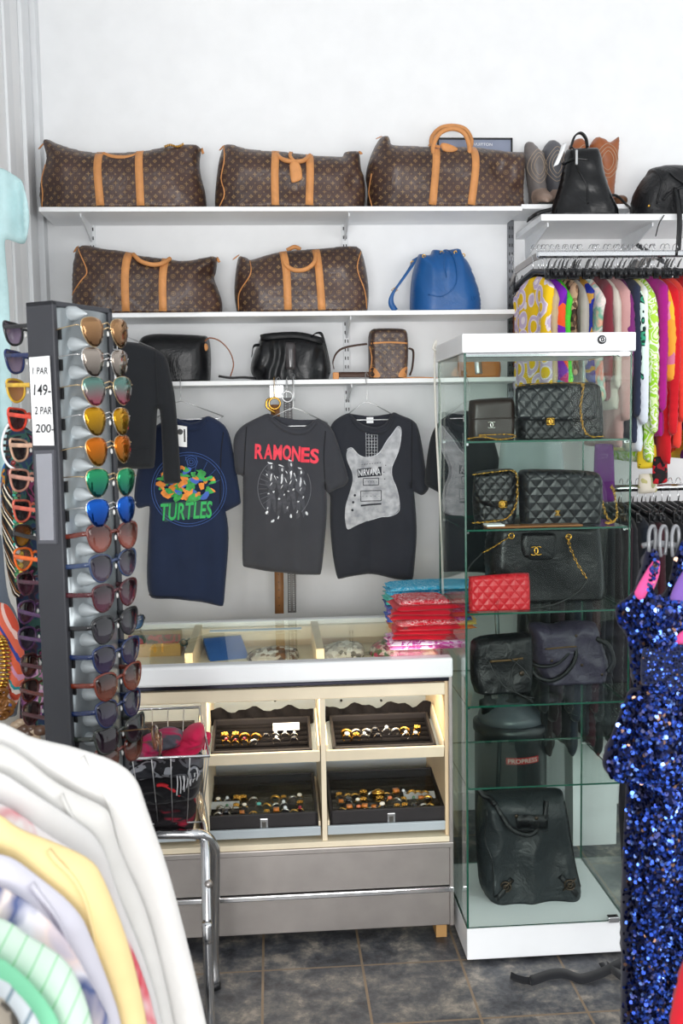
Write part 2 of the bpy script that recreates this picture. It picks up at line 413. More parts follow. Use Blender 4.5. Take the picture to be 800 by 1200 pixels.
def text(name, s, c, w, h, pl, mat, parent, rot=0, shear=0, bold=0, lift=.002, org=None):
    """lettering laid on a surface; c=(x,z) centre; pl: Pillow or float y"""
    cu = bpy.data.curves.new(name, 'FONT'); cu.body = s; cu.align_x = 'CENTER'; cu.align_y = 'CENTER'; cu.offset = bold; cu.shear = shear; cu.resolution_u = 3
    o = bpy.data.objects.new(name, cu); COL.objects.link(o); dg = bpy.context.evaluated_depsgraph_get(); me = bpy.data.meshes.new_from_object(o.evaluated_get(dg))
    bpy.data.objects.remove(o); vs = [v.co.copy() for v in me.vertices]; fs = [list(p.vertices) for p in me.polygons]; bpy.data.meshes.remove(me)
    x0 = min(v.x for v in vs); x1 = max(v.x for v in vs); y0 = min(v.y for v in vs); y1 = max(v.y for v in vs); mb = MB(); cr, sr = math.cos(rot), math.sin(rot)
    out = []
    for v in vs:
        a = ((v.x-x0)/(x1-x0)-.5)*w; b = ((v.y-y0)/(y1-y0)-.5)*h; X = c[0]+a*cr-b*sr; Z = c[1]+a*sr+b*cr
        out.append((X, (pl.surf(X, Z) if hasattr(pl, 'surf') else pl)-lift, Z))
    return mb.add(out, fs).out(name, mat, parent, smooth=False) if parent is not None or org is None else (out, fs)
def dup(root, M=None, label=None, group=None, mats=None, subs=True):
    """copy a thing with its parts and their sub-parts"""
    r = root.copy(); COL.objects.link(r)
    if M is not None: r.matrix_basis = M
    if label: r['label'] = label
    if group: r['group'] = group
    def kids(o, c):
        for ch in o.children:
            if True:
                d = ch.copy(); COL.objects.link(d); d.parent = c
                if mats:
                    k = ch.name.split('.')[0]
                    if k in mats:
                        for i, m in enumerate(mats[k] if isinstance(mats[k], list) else [mats[k]]): d.material_slots[i].link = 'OBJECT'; d.material_slots[i].material = m
                kids(ch, d)
    kids(root, r); return r
# ================================================================ room
YW = 3.80
g = NG('slate_tiles'); o = g.xyz(g.coord()); v = g.coord()
def grout(c, off, size=.283):
    q = g.ma('ABSOLUTE', g.ma('SUBTRACT', g.ma('FRACT', g.ma('DIVIDE', g.ma('SUBTRACT', c, off), size)), .5)); return g.ma('GREATER_THAN', q, .5-.0035/size)
gr = g.ma('MAXIMUM', grout(o[0], -.057), grout(o[1], 2.705))
n1 = g.noise(v, 9, 8, .72, .15); n2 = g.noise(g.coord(loc=(3, 1, 0)), 30, 6, .7, .2)
st = g.mix(g.ma('MULTIPLY', n2, .35), g.ramp(n1, [(.36, '24262b'), (.47, '4c4e54'), (.55, '716f6c'), (.63, 'a39a8f')]), '5a5a5c')
g.color(g.mix(gr, st, '86745f')); g.bump(g.ma('SUBTRACT', g.noise(v, 9, 6, .6), g.ma('MULTIPLY', gr, .4)), .5, .01); g.set(.42, 0, .5)
M_FLOOR = g.m
struct(MB().box(-3.2, 3.2, -2.2, YW+.1, -.1, 0).out('floor', M_FLOOR, smooth=False, org=(0, 0, 0)))
struct(MB().box(-.83, 3.2, YW, YW+.1, 0, 3.2).out('wall_back', M_WHITE, smooth=False))
struct(MB().box(-.93, -.83, .9, YW+.1, 0, 3.2).out('wall_left', M_WHITE, smooth=False))
struct(MB().box(-.93, 3.2, .9, YW+.1, 3.2, 3.3).out('ceiling', M_WHITE, smooth=False))
struct(MB().box(-.83, -.815, 3.60, 3.71, 0, 3.2).box(-.83, -.80, 3.74, 3.80, 0, 3.2).out('trim_1', M_POW, smooth=False, bevel=.003))
struct(MB().box(-.83, -.82, 3.38, 3.46, 0, 3.2).out('trim_2', M_POW, smooth=False, bevel=.003))
struct(MB().box(-.80, 3.2, YW-.012, YW, 0, .07).out('baseboard_back', M_POW, smooth=False, bevel=.003))
# ---------------------------------------------------------------- wall standards and shelves
ZS = (2.297, 1.937, 1.698)          # shelf tops
def standard(x, z0, z1, label, mat=M_POW):
    t = thing('shelf_standard', label, 'rail', (x, YW, z0), 'slotted shelf uprights on the back wall')
    MB().box(x-.012, x+.012, YW-.012, YW, z0, z1).out('rail', mat, t, False, .001)
    m = MB(); z = z0+.03
    while z < z1-.03: m.box(x-.007, x-.003, YW-.0135, YW-.0118, z, z+.012); m.box(x+.003, x+.007, YW-.0135, YW-.0118, z, z+.012); z += .032
    m.out('slots', M_BLKPL, t, False); return t
XSTD = (P(109, 300, YW).x, P(404, 300, YW).x)
standard(XSTD[0], .95, 2.36, 'white slotted upright on the wall left of the upper shelf bags')
standard(XSTD[1], .95, 2.36, 'white slotted upright on the wall between the middle shelf bags')
standard(P(599, 300, YW-.02).x, .95, 2.34, 'dark metal slotted upright at the right end of the shelves', plain('dark_zinc', '77797d', .35, .9, var=.1))
def shelf(x0, x1, y0, zt, label, th=.016, brackets=()):
    t = thing('wall_shelf', label, 'shelf', ((x0+x1)/2, YW, zt-th), 'white wall shelves')
    MB().box(x0, x1, y0, YW-.001, zt-th, zt).out('board', M_LAM, t, False, .0015)
    for bx in brackets:
        m = MB(); m.M = Matrix(((0, 0, 1, bx), (1, 0, 0, 0), (0, 1, 0, 0), (0, 0, 0, 1)))
        poly = [(YW-.014, zt-th), (y0+.03, zt-th), (y0+.03, zt-th-.012), (YW-.03, zt-th-.06), (YW-.014, zt-th-.06)]
        m.prism(poly, -.002, .002); m.out('bracket', M_POW, t, False)
        MB().lathe((bx, YW-.016, zt-th-.045), [(.004, -.004), (.004, .004)], 8, 'X').out('screw', M_WIRE, t)
    return t
xr = P(612, 243, 3.55).x
shelf(-.775, xr, 3.55, ZS[0], 'top white shelf carrying three large monogram duffel bags', brackets=XSTD)
shelf(-.775, P(609, 370, 3.55).x, 3.55, ZS[1], 'middle white shelf with two duffels and the blue bag', brackets=XSTD)
shelf(-.775, P(612, 450, 3.55).x, 3.55, ZS[2], 'third white shelf with black handbags above the t-shirts', brackets=XSTD)
shelf(xr+.004, P(742, 243, 3.60).x, 3.58, 2.31, 'short white shelf under the cowboy boots')
t = shelf(P(634, 255, 3.44).x, 2.3, 3.44, 2.247, 'white shelf above the clothes rail on the right', .022)
for bx in (P(640, 270, 3.5).x, P(762, 270, 3.5).x):
    m = MB(); m.M = Matrix(((0, 0, 1, bx), (1, 0, 0, 0), (0, 1, 0, 0), (0, 0, 0, 1)))
    m.prism([(YW-.014, 2.225), (3.48, 2.225), (3.48, 2.212), (YW-.03, 2.15), (YW-.014, 2.15)], -.0025, .0025); m.out('bracket', M_POW, t, False)

# ================================================================ duffel bags on the shelves
def duffel(label, pts, zb, straps, handles, seed, Y=3.665, T=.115, pip=(), dents=(), tagpts=None, tagloop=None, extra=None):
    q = p2([(sum(p[0] for p in pts)/len(pts), 250)], Y)[0]
    t = thing('duffel_bag', label, 'bag', (q[0], Y, zb), 'monogram duffel bags')
    def bf(x, z):
        v = .006*noise.noise(Vector((x*9, z*9, seed)))+.005*(1-2*abs(noise.noise(Vector((x*6+z*4, z*7, seed+5)))))
        for (dx, dz_, r, a) in dents:
            d = math.hypot(x-dx, z-dz_); v -= a*math.exp(-(d/r)**2)
        return v
    dents = [(P(a, b, Y).x, P(a, b, Y).z, r, am) for a, b, r, am in dents]
    pl = Pillow(pts, Y, T, .10, base=zb, bumpf=bf, res=.009)
    pl.obj('bag_body', M_MONO, t)
    for s_ in straps: strap(MB(), s_, pl, .0265, .003).out('leather_strap', M_TAN, t)
    for h in handles:
        hp = cat([Vector((*[(lambda w_: (w_.x, w_.y, w_.z+pl.dz))(P(a, b, yy))][0],)) for a, b, yy in h], 8)
        MB().tube(hp, .0078, 10).out('handle', M_TAN, t)
    for pp in pip:
        q = cat([Vector(a) for a in p2(pp, Y)], 6)
        MB().tube([(a.x, pl.surf(a.x, a.y+pl.dz)-.001, a.y+pl.dz) for a in q], .0022, 6).out('piping', M_TAN, t)
    if tagpts:
        c = p2(tagpts, Y); c = [(a, b+pl.dz) for a, b in c]
        cx = sum(a for a, b in c)/len(c); cz = sum(b for a, b in c)/len(c)
        Pillow(c, pl.surf(cx, cz)-.014, .002, .004, px=False, sm=1, res=.008).obj('luggage_tag', M_TAN, t)
    if tagloop: strap(MB(), tagloop, pl, .012, .004, .008).out('tag_loop', M_TAN, t)
    if extra: extra(t, pl)
    return t, pl
def tabs(lst):
    def f(t, pl):
        for (a, b, c, d) in lst:
            MB().ribbon([P(a, b, pl.Y)+Vector((0, -.004, pl.dz)), P((a+c)/2, (b+d)/2, pl.Y)+Vector((0, -.012, pl.dz)), P(c, d, pl.Y)+Vector((0, -.016, pl.dz))], (.004, 0, .002), .003).out('zip_pull', M_TAN, t)
    return f
YF = 3.56
def exA(t, pl):
    tabs([(52, 158, 47, 166), (236, 165, 238, 172)])(t, pl)
    m = MB(); q = T3([(193, 164), (200, 162), (208, 164), (215, 161)], 3.60, 6, pl.dz)
    for i, a in enumerate(q): m.torus((a.x, a.y-.01, a.z+.002), .0045, .0012, (1, .3*(i % 2), .4), 8, 5)
    m.out('chain_charm', M_GOLD, t)
duffel('largest brown monogram duffel at the left end of the top shelf, handles flat',
  [(56, 154), (72, 162), (101, 170), (116, 171), (165, 170.6), (192, 164.5), (229.5, 160), (236, 165.6), (233, 181), (235, 198), (241, 218), (242, 241), (50, 241), (46, 221), (49, 201), (56, 181), (53, 167), (50, 159)], ZS[0],
  [[(120, 172), (121, 205), (124, 240)], [(166, 172), (168, 205), (169.5, 240)]],
  [[(121, 171, 3.60), (130, 174, 3.58), (142, 175, 3.575), (154, 174, 3.58), (165, 170, 3.60)]], 1,
  pip=[[(57, 188), (53, 205), (55, 222), (53, 238)]], dents=[(219, 195, .035, .035), (228, 180, .02, .02), (64, 236, .03, .02)], extra=exA)
duffel('brown monogram duffel with a tan luggage tag, middle of the top shelf',
  [(262, 161.5), (274, 161.5), (287, 167), (319, 170), (327, 170), (361, 174), (376.5, 175.6), (401, 176.5), (403, 169), (421, 169), (422.5, 191), (427, 201), (428, 225), (425, 241), (253, 241), (251, 230), (252.6, 207), (256, 178)], ZS[0],
  [[(322.5, 172), (321.5, 205), (322, 240)], [(361.5, 175), (361.5, 205), (360.5, 240)]],
  [[(322, 170, 3.60), (330, 177, 3.56), (342, 180, 3.55), (355, 179, 3.56), (363, 173, 3.60)]], 2,
  pip=[[(262.5, 165), (263.6, 185), (260, 206), (264, 225), (258, 238)]], dents=[(411, 220, .03, .03), (404, 187, .02, .015), (345, 232, .03, .015)],
  tagpts=[(337.6, 194), (344, 189.5), (351, 195), (353, 212), (340, 216.6)], tagloop=[(341, 171), (339, 182), (344, 191), (345, 196)], extra=tabs([(262, 162, 258, 168), (420, 169, 423, 173)]))
tC, plC = duffel('brown monogram duffel with raised tan handles on the top shelf',
  [(445, 152.5), (456, 152.5), (457.5, 163.7), (502, 164.5), (552, 165), (595, 171), (612.5, 171), (614, 185), (612, 215), (613, 241), (432, 241), (429.5, 230), (431, 215), (427, 197.5), (435, 170)], ZS[0],
  [[(506.5, 167), (503.5, 205), (500, 240)], [(549, 168), (549, 198), (544, 240)]],
  [[(507, 172, 3.57), (508, 160, 3.58), (516, 147, 3.585), (530, 142, 3.59), (543, 147, 3.585), (549, 160, 3.58), (550, 172, 3.57)],
   [(505, 166, 3.72), (506, 152, 3.72), (516, 141.5, 3.71), (531, 139, 3.71), (545, 143, 3.71), (552, 155, 3.72), (551, 166, 3.72)]], 3,
  pip=[[(433, 200), (431, 220), (434, 238)]], dents=[(580, 206, .045, .04), (598, 230, .03, .03), (460, 205, .05, -.01)],
  tagpts=[(510, 167), (520, 168), (532.5, 174.5), (522.5, 179), (512.5, 176)], tagloop=[(499, 166), (505, 169), (511, 171)], extra=tabs([(446, 152, 441, 155)]))
duffel('slouched brown monogram duffel at the left of the middle shelf',
  [(91, 287), (101, 284), (121.5, 289), (148.5, 291.5), (162, 297), (199, 300.6), (216, 304), (248, 297), (255, 299), (253, 317), (250, 322.5), (258, 343), (261, 356), (259, 367), (87, 367), (84.5, 356), (85, 309)], ZS[1],
  [[(154, 295), (152, 325), (153, 366)], [(196, 302), (194.5, 330), (195, 366)]],
  [[(156, 295, 3.60), (165, 303, 3.565), (179, 307, 3.56), (191, 305, 3.565), (199, 300, 3.60)]], 4,
  pip=[[(96, 292), (107, 318), (101, 330), (88, 345)]], dents=[(242, 324, .03, .035), (245, 355, .03, .02), (106, 322, .03, .02)], extra=tabs([(91, 286, 88, 293), (254, 299, 257, 305)]))
duffel('brown monogram duffel with its handle flopped forward, centre of the middle shelf',
  [(279, 298.5), (288.6, 300), (292.5, 304), (326.6, 293), (371, 290.6), (397.5, 288), (416, 286.7), (424, 292), (430, 319.5), (432.4, 343), (430, 367), (278, 367), (274, 346), (275.4, 319.5)], ZS[1],
  [[(331, 296), (335, 325), (336.6, 366)], [(369, 294), (372.5, 330), (375, 366)]],
  [[(331, 296, 3.59), (334, 308, 3.55), (345, 315, 3.54), (358, 314, 3.54), (368, 306, 3.55), (370, 295, 3.59)], [(336, 292, 3.70), (345, 288, 3.70), (352, 291, 3.70)]], 5,
  pip=[[(293, 306), (294, 325), (281, 345), (280, 364)], [(421, 296), (416, 318), (425, 343), (428, 362)]], dents=[(296, 308, .03, .03), (320, 325, .04, .01)], extra=tabs([(279, 298, 274, 303)]))

# ---------------------------------------------------------------- blue drawstring bucket bag
M_BLUE = leather('blue_grained_leather', '115391', .38, .35, 10, .5, .12)
Yb = 3.66; t = thing('bucket_bag', 'bright blue leather drawstring bag at the right of the middle shelf', 'bag', (P(520, 365, Yb).x, Yb, ZS[1]))
def pleat(x, z): 
    k = max(0, min(1, (z-ZS[1]-.06)/.14)); return -k*.013*abs(math.sin((x-P(520, 300, Yb).x)*55))-.0
pl = Pillow([(504, 299), (506, 291), (520, 293.5), (537.5, 289.5), (542.5, 300), (550, 310), (559, 335), (563, 352), (562, 366), (480, 366), (480, 345), (482.5, 320), (490, 296)], Yb, .095, .085, base=ZS[1], bumpf=pleat, res=.008, sm=1)
pl.obj('bag_body', M_BLUE, t)
for a, b in ((514.5, 298), (530, 298), (494, 302), (542, 299)):
    c = P(a, b, Yb); z = c.z+pl.dz; y = pl.surf(c.x, z); MB().torus((c.x, y-.002, z), .0052, .0018, (0, 1, 0), 12, 6).out('eyelet', M_GOLD, t)
q = cat([Vector(a) for a in p2([(514, 298), (522, 293), (529, 314), (528, 337), (513, 350), (497, 348)], Yb)], 6)
MB().tube([(a.x, pl.surf(a.x, a.y+pl.dz)-.004, a.y+pl.dz) for a in q], .002, 6).out('drawstring', M_BLUE, t)
MB().tube([P(514, 298, 3.575), P(521, 294, 3.56), P(530, 298, 3.575)], .002, 6).tube([P(522, 293, 3.565), P(520, 310, 3.555), P(523, 325, 3.553)], .0015, 6).out('drawstring_knot', M_BLUE, t)
MB().ribbon(T3([(486, 303, 3.62), (482, 312, 3.58), (471, 328, 3.565), (460, 344, 3.56), (458, 355, 3.56), (463, 364, 3.565)], 3.6), (.009, 0, .005), .0035).out('shoulder_strap', M_BLUE, t)
m = MB(); c = P(462, 340, 3.56); m.torus(c, .009, .0018, (0, 1, 0), 4, 5, st=(1.2, .9)); c = P(483, 308, 3.6); m.torus(c, .006, .0015, (0, 1, .2), 10, 5); m.out('buckle', M_GOLD, t)
c = P(549, 352, Yb); 
text('embossed_mark', 'LV', (c.x, c.z+pl.dz), .018, .014, pl, plain('dark_blue_stamp', '0f3c70', .6, var=0), t)

# ---------------------------------------------------------------- framed picture behind the raised-handle duffel
t = thing('picture_frame', 'black framed photo behind the raised-handle duffel on the top shelf', 'picture frame', (P(556, 240, 3.785).x, 3.785, ZS[0]))
a, b = P(512, 162, 3.785), P(600, 162, 3.785); c = ZS[0]
MB().box(a.x, b.x, 3.779, 3.79, b.z-.006, b.z).box(a.x, b.x, 3.779, 3.79, c, c+.006).box(a.x, a.x+.006, 3.779, 3.79, c, b.z).box(b.x-.006, b.x, 3.779, 3.79, c, b.z).out('frame', M_BLKPL, t, False)
MB().box(a.x+.006, b.x-.006, 3.784, 3.788, c+.006, b.z-.006).out('print', plain('blue_grey_print', '8b93a8', .3), t, False)
text('caption', 'VUITTON', ((P(566, 168, 3.78).x), P(566, 169, 3.78).z), .07, .010, 3.784, M_WHITE, t, lift=.001)
# ================================================================ cowboy boots, black backpack, black drawstring bag
def boot(label, shaft, Y, zb, col, mat_foot, toe=None, seed=0):
    q = P(sum(p[0] for p in shaft)/len(shaft), 240, Y); t = thing('cowboy_boot', label, 'boot', (q.x, Y, zb), 'pairs of cowboy boots')
    pl = Pillow(shaft, Y, .042, .045, base=zb, bumpf=noisef(.004, 18, seed), res=.008, sm=1); pl.obj('boot_shaft', col, t)
    # stitched swirls
    x0, x1 = pl.V[:, 0].min(), pl.V[:, 0].max(); zt = pl.V[:, 1].max(); cx = (x0+x1)/2; m = MB()
    for k in range(3):
        w = (x1-x0)*(.34-.09*k)
        pts = [(cx+w*math.sin(an)*(1-.25*math.cos(2*an)), zt-.095+(.062-.014*k)*math.cos(an)) for an in np.linspace(0, 2*math.pi, 28)]
        m.tube([(a, pl.surf(a, b)-.0008, b) for a, b in pts], .0011, 5)
    m.out('stitching', plain('pale_thread', 'b9a58f', .7), t)
    m = MB()
    if toe:
        fx, fl, wd = toe
        for i in range(1): pass
        vs = []; n = 9
        prof = [(0, .046, .075), (.06, .045, .06), (.12, .042, .045), (.17, .035, .035), (.205, .018, .022), (.215, .004, .010)]
        m2 = MB(); seg = 12; vs = []; fs = []
        for (d, hw, h) in prof:
            for k in range(seg):
                an = 2*math.pi*k/seg; vs.append((fx+hw*wd*math.cos(an), Y-.03-d*fl, zb+.008+h/2+h/2*math.sin(an)))
        for i in range(len(prof)-1):
            for k in range(seg): fs.append((i*seg+k, i*seg+(k+1) % seg, (i+1)*seg+(k+1) % seg, (i+1)*seg+k))
        fs += [tuple(range(seg)), tuple(range((len(prof)-1)*seg, len(prof)*seg))]
        m2.add(vs, fs).out('foot', mat_foot, t)
        MB().box(fx-.04*wd, fx+.04*wd, Y-.03-.2*fl, Y+.03, zb, zb+.009).out('sole', M_BLKPL, t, False, .002)
    return t
M_GB = leather('grey_boot_leather', '77716f', .45, .5, 16); M_GB2 = leather('taupe_foot_leather', '9b8578', .4, .4, 14); M_BB = leather('brown_boot_leather', '9c5a34', .42, .5, 16); M_BB2 = leather('cream_foot_leather', 'cbb59c', .4, .3, 12)
YB = 3.71; zb = 2.31
boot('grey cowboy boot, leftmost of the boots beside the black backpack', [(613, 164), (618, 158), (626, 161), (633, 172), (636, 167), (638, 185), (640, 215), (644, 241), (618, 241), (620, 225), (616, 200)], YB, zb, M_GB, M_GB2, (P(631, 240, YB).x, .45, .8), 1)
boot('darker grey cowboy boot close behind the left side of the black backpack', [(634, 168), (643, 156), (650, 156), (658, 163), (662, 172), (660, 200), (664, 241), (640, 241), (642, 215), (637, 190)], YB+.02, zb, leather('dark_grey_boot', '5b5b60', .45, .5, 16), M_GB2, (P(652, 240, YB).x, .4, .8), 2)
boot('brown cowboy boot behind the top of the black backpack', [(664, 166), (672, 156), (680, 153), (688, 160), (692, 172), (691, 205), (697, 241), (668, 241), (669, 205)], YB+.02, zb, M_BB, M_BB2, None, 3)
boot('tallest brown cowboy boot, rightmost of the boots', [(690, 164), (698, 153), (706, 155), (714, 161), (725.5, 152), (724, 175), (720, 205), (719, 225), (721, 241), (698, 241), (699, 205)], YB, zb, M_BB, M_BB2, None, 4)
m = MB().sphere((P(727, 232, 3.62).x, 3.63, zb+.02), .035, 16, 10, (.75, 1.2, .6)); tag(m.out('shoe_toe', leather('olive_shoe_leather', '6b4a35', .3, .2, 10)), 'round brown toe of a shoe right of the tall brown boots', 'shoe')
# black backpack
M_PAT = leather('glossy_black_leather', '0b0c0f', .2, .35, 6, .4)
Y = 3.50; zb = 2.247; t = thing('backpack', 'glossy black leather backpack standing in front of the cowboy boots', 'bag', (P(685, 251, Y).x, Y, zb))
pl = Pillow([(663, 172), (698, 170), (702, 176), (707, 200), (716, 228), (724, 243), (724, 252), (644, 252), (645, 244), (655, 215), (660, 190)], Y, .05, .05, base=zb, bumpf=lambda x, z: .010*noise.noise(Vector((x*10, z*9, 3)))+.004*noise.noise(Vector((x*25, z*20, 8))), res=.008)
pl.obj('bag_body', M_PAT, t)
q = cat([Vector(a) for a in p2([(670, 173), (671, 200), (682, 222), (683, 243)], Y)], 6); MB().tube([(a.x, pl.surf(a.x, a.y)-.001, a.y) for a in q], .003, 6).out('flap_seam', M_PAT, t)
MB().ribbon(T3([(668, 174, 3.5), (673, 160, 3.5), (680, 156, 3.5), (686, 162, 3.5), (688, 173, 3.5)], Y), (0, .008, 0), .006).out('top_handle', M_BLKLEA, t)
c = P(670, 190, Y); MB().box(c.x-.004, c.x+.004, pl.surf(c.x, c.z)-.012, pl.surf(c.x, c.z)-.002, c.z-.022, c.z+.028).out('clasp', M_WIRE, t, False, .002)
strap(MB(), [(658, 190), (670, 187), (684, 189)], pl, .009, .003).out('closing_strap', M_PAT, t)
MB().ribbon(T3([(661, 168, 3.47), (657, 180, 3.44), (651, 194, 3.43)], Y), (.009, 0, .004), .0015).out('paper_tag', M_LAM, t)
MB().ribbon(T3([(700, 226, 3.53), (712, 228, 3.6), (723, 230, 3.6), (734, 240, 3.57), (738, 244, 3.5)], Y), (.002, 0, .004), .004).out('shoulder_strap', M_BLKLEA, t)
MB().ribbon(T3([(648, 245, 3.47), (630, 250, 3.46), (618, 258, 3.5)], Y), (.003, 0, .008), .003).out('shoulder_strap', M_BLKLEA, t)
# black drawstring bag, right edge
Y = 3.54; t = thing('shoulder_bag', 'slouchy black leather shoulder bag with straps hanging off the right shelf', 'bag', (P(780, 251, Y).x, Y, zb))
pl = Pillow([(760, 193), (775, 189), (800, 190), (830, 192), (842, 215), (846, 252), (741, 252), (740, 236), (744, 218), (752, 205), (757, 200)], Y, .085, .07, base=zb, bumpf=ridgef(.012, 9, 4), res=.009)
pl.obj('bag_body', M_BLKSOFT, t)
strap(MB(), [(758, 240), (763, 215), (760, 195)], pl, .006, .002).out('side_strap', M_BLKLEA, t)
strap(strap(strap(MB(), [(792, 220), (775, 226), (765, 236)], pl, .008, .003, .004), [(792, 220), (779, 212), (772, 205)], pl, .006, .003, .004), [(792, 219), (806, 226), (815, 235)], pl, .008, .003, .004).out('bow_straps', M_BLKLEA, t)
MB().ribbon(T3([(792, 220, 3.44), (795, 240, 3.42), (796, 262, 3.41), (794, 300, 3.41)], Y), (.010, .004, 0), .003).ribbon(T3([(778, 252, 3.43), (772, 262, 3.42), (768, 277, 3.42)], Y), (.002, .002, 0), .002).out('hanging_strap', M_BLKLEA, t)
MB().sphere((P(750, 247, Y).x, pl.surf(P(750, 247, Y).x, P(750, 247, Y).z)-.001, P(750, 247, Y).z), .005, 10, 6).out('rivet', M_GOLD, t)

# ================================================================ bags on the third shelf
zb = ZS[2]; Y = 3.66
t = thing('handbag', 'boxy black leather bag with a brown strap, left end of the third shelf', 'bag', (P(205, 446, Y).x, Y, zb))
pl = Pillow([(160, 408), (164, 394), (172.5, 390), (187.5, 388.5), (242.5, 391), (246, 397.5), (247.5, 420), (246.5, 446), (170, 446), (162, 430)], Y, .10, .07, base=zb, bumpf=noisef(.010, 8, 6), res=.009); pl.obj('bag_body', M_BLKLEA, t)
MB().ribbon(T3([(240, 400, 3.57), (246, 396, 3.57), (258, 400, 3.57), (269, 412, 3.57), (273.5, 427, 3.57), (270, 441, 3.57)], Y), (0, .007, 0), .004).out('strap', plain('brown_strap', '8a5232', .5), t)
c = P(241, 407, 3.6); MB().sphere((c.x, pl.surf(c.x, c.z)-.002, c.z), .011, 12, 8, (.8, .5, 1.2)).out('strap_end', M_TAN, t)
MB().ribbon(T3([(256, 442, 3.56), (270, 444, 3.56), (286, 443.5, 3.56), (300, 445, 3.57)], Y, dz=.004), (0, .010, .003), .004).out('lying_strap', M_BLKLEA, t)
t = thing('frame_bag', 'rounded black pleated leather handbag in the middle of the third shelf', 'bag', (P(340, 446, Y).x, Y, zb))
pl = Pillow([(293, 430), (297, 414), (303, 401), (306, 394), (330, 391), (352, 391.5), (378, 397), (382, 410), (387, 428), (387, 440), (380, 446), (303, 446), (295, 440)], Y, .085, .06, base=zb, bumpf=lambda x, z: .006*math.sin(x*110+6*noise.noise(Vector((x*8, z*8, 1)))), res=.008); pl.obj('bag_body', M_BLKLEA, t)
strap(MB(), [(305, 396), (330, 394), (352, 394), (378, 401)], pl, .024, .006, .001).out('frame_top', plain('matte_black_band', '101114', .6), t)
strap(MB(), [(340, 403), (340, 418), (340, 434)], pl, .036, .003, .002).out('centre_band', plain('shiny_dark_band', '3a3638', .2, spec=.8), t)
MB().ribbon(T3([(364, 396, 3.6), (369, 391, 3.58), (376, 391, 3.57), (380, 402, 3.56), (385, 425, 3.56), (386, 438, 3.56)], Y), (.004, 0, .003), .003).out('carry_strap', M_BLKLEA, t)
MB().ribbon(T3([(304, 404, 3.6), (297, 406, 3.58), (295, 417, 3.57)], Y), (.001, 0, .005), .003).out('carry_strap', M_BLKLEA, t)
t = thing('crossbody_bag', 'small upright brown monogram crossbody bag on the third shelf', 'bag', (P(455, 443, Y).x, Y, zb))
Y = 3.63; pl = Pillow([(431, 391), (436, 384.5), (472.5, 384), (477.5, 389), (478.5, 415), (476, 444), (432, 444), (431.5, 415)], Y, .05, .02, base=zb, bumpf=noisef(.002, 20, 6), res=.007); pl.obj('bag_body', M_MONO, t)
for cn in ([(432, 443), (432, 429), (440, 434), (445, 443)], [(476, 443), (476.5, 429), (467, 434), (463, 443)]):
    decal('corner_patch', [(a, b) for a, b in cn], pl, M_TAN, t, .002)
strap(strap(MB(), [(433, 403), (455, 402), (475, 403)], pl, .006, .002), [(432, 406), (434, 420), (433, 432)], pl, .003, .002).out('pocket_piping', M_TAN, t)
MB().ribbon(T3([(430, 403), (415, 405), (402, 408), (394, 414), (390, 424), (391, 432)], 3.6), (0, .010, .003), .003).out('shoulder_strap', plain('dark_brown_canvas', '4a3329', .6), t)
MB().ribbon(T3([(397, 439), (415, 439), (433, 439)], 3.58), (0, .004, .009), .003).out('lying_strap', MC['dark_brown_canvas'], t)
MB().ribbon(T3([(479, 408, 3.64), (484, 412, 3.66), (483, 430, 3.66), (480, 440, 3.66)], 3.6), (0, .014, 0), .004).out('side_strap', MC['dark_brown_canvas'], t)
c = P(393, 436, 3.58); MB().box(c.x-.010, c.x+.012, 3.575, 3.59, zb, zb+.026).out('strap_loop', M_TAN, t, False, .003)
MB().ribbon(T3([(472, 443, 3.56), (490, 442.5, 3.56), (505, 443, 3.56), (516, 444, 3.56)], Y, dz=.001), (0, .010, .001), .003).out('tan_strap_end', M_TAN, t)
t = thing('clutch_bag', 'orange-tan clutch with a silver buckle on the shelf behind the cabinet top', 'bag', (P(566, 443, 3.62).x, 3.62, zb))
pl = Pillow([(535, 426), (540, 419), (570, 417), (586, 424), (587, 438), (583, 444), (538, 444)], 3.62, .04, .03, base=zb, bumpf=noisef(.003, 12, 2)); pl.obj('bag_body', leather('orange_leather', 'b8743a', .4, .3), t)
strap(MB(), [(557, 420), (557, 430), (558, 440)], pl, .026, .003).out('buckle_strap', M_WIRE, t)
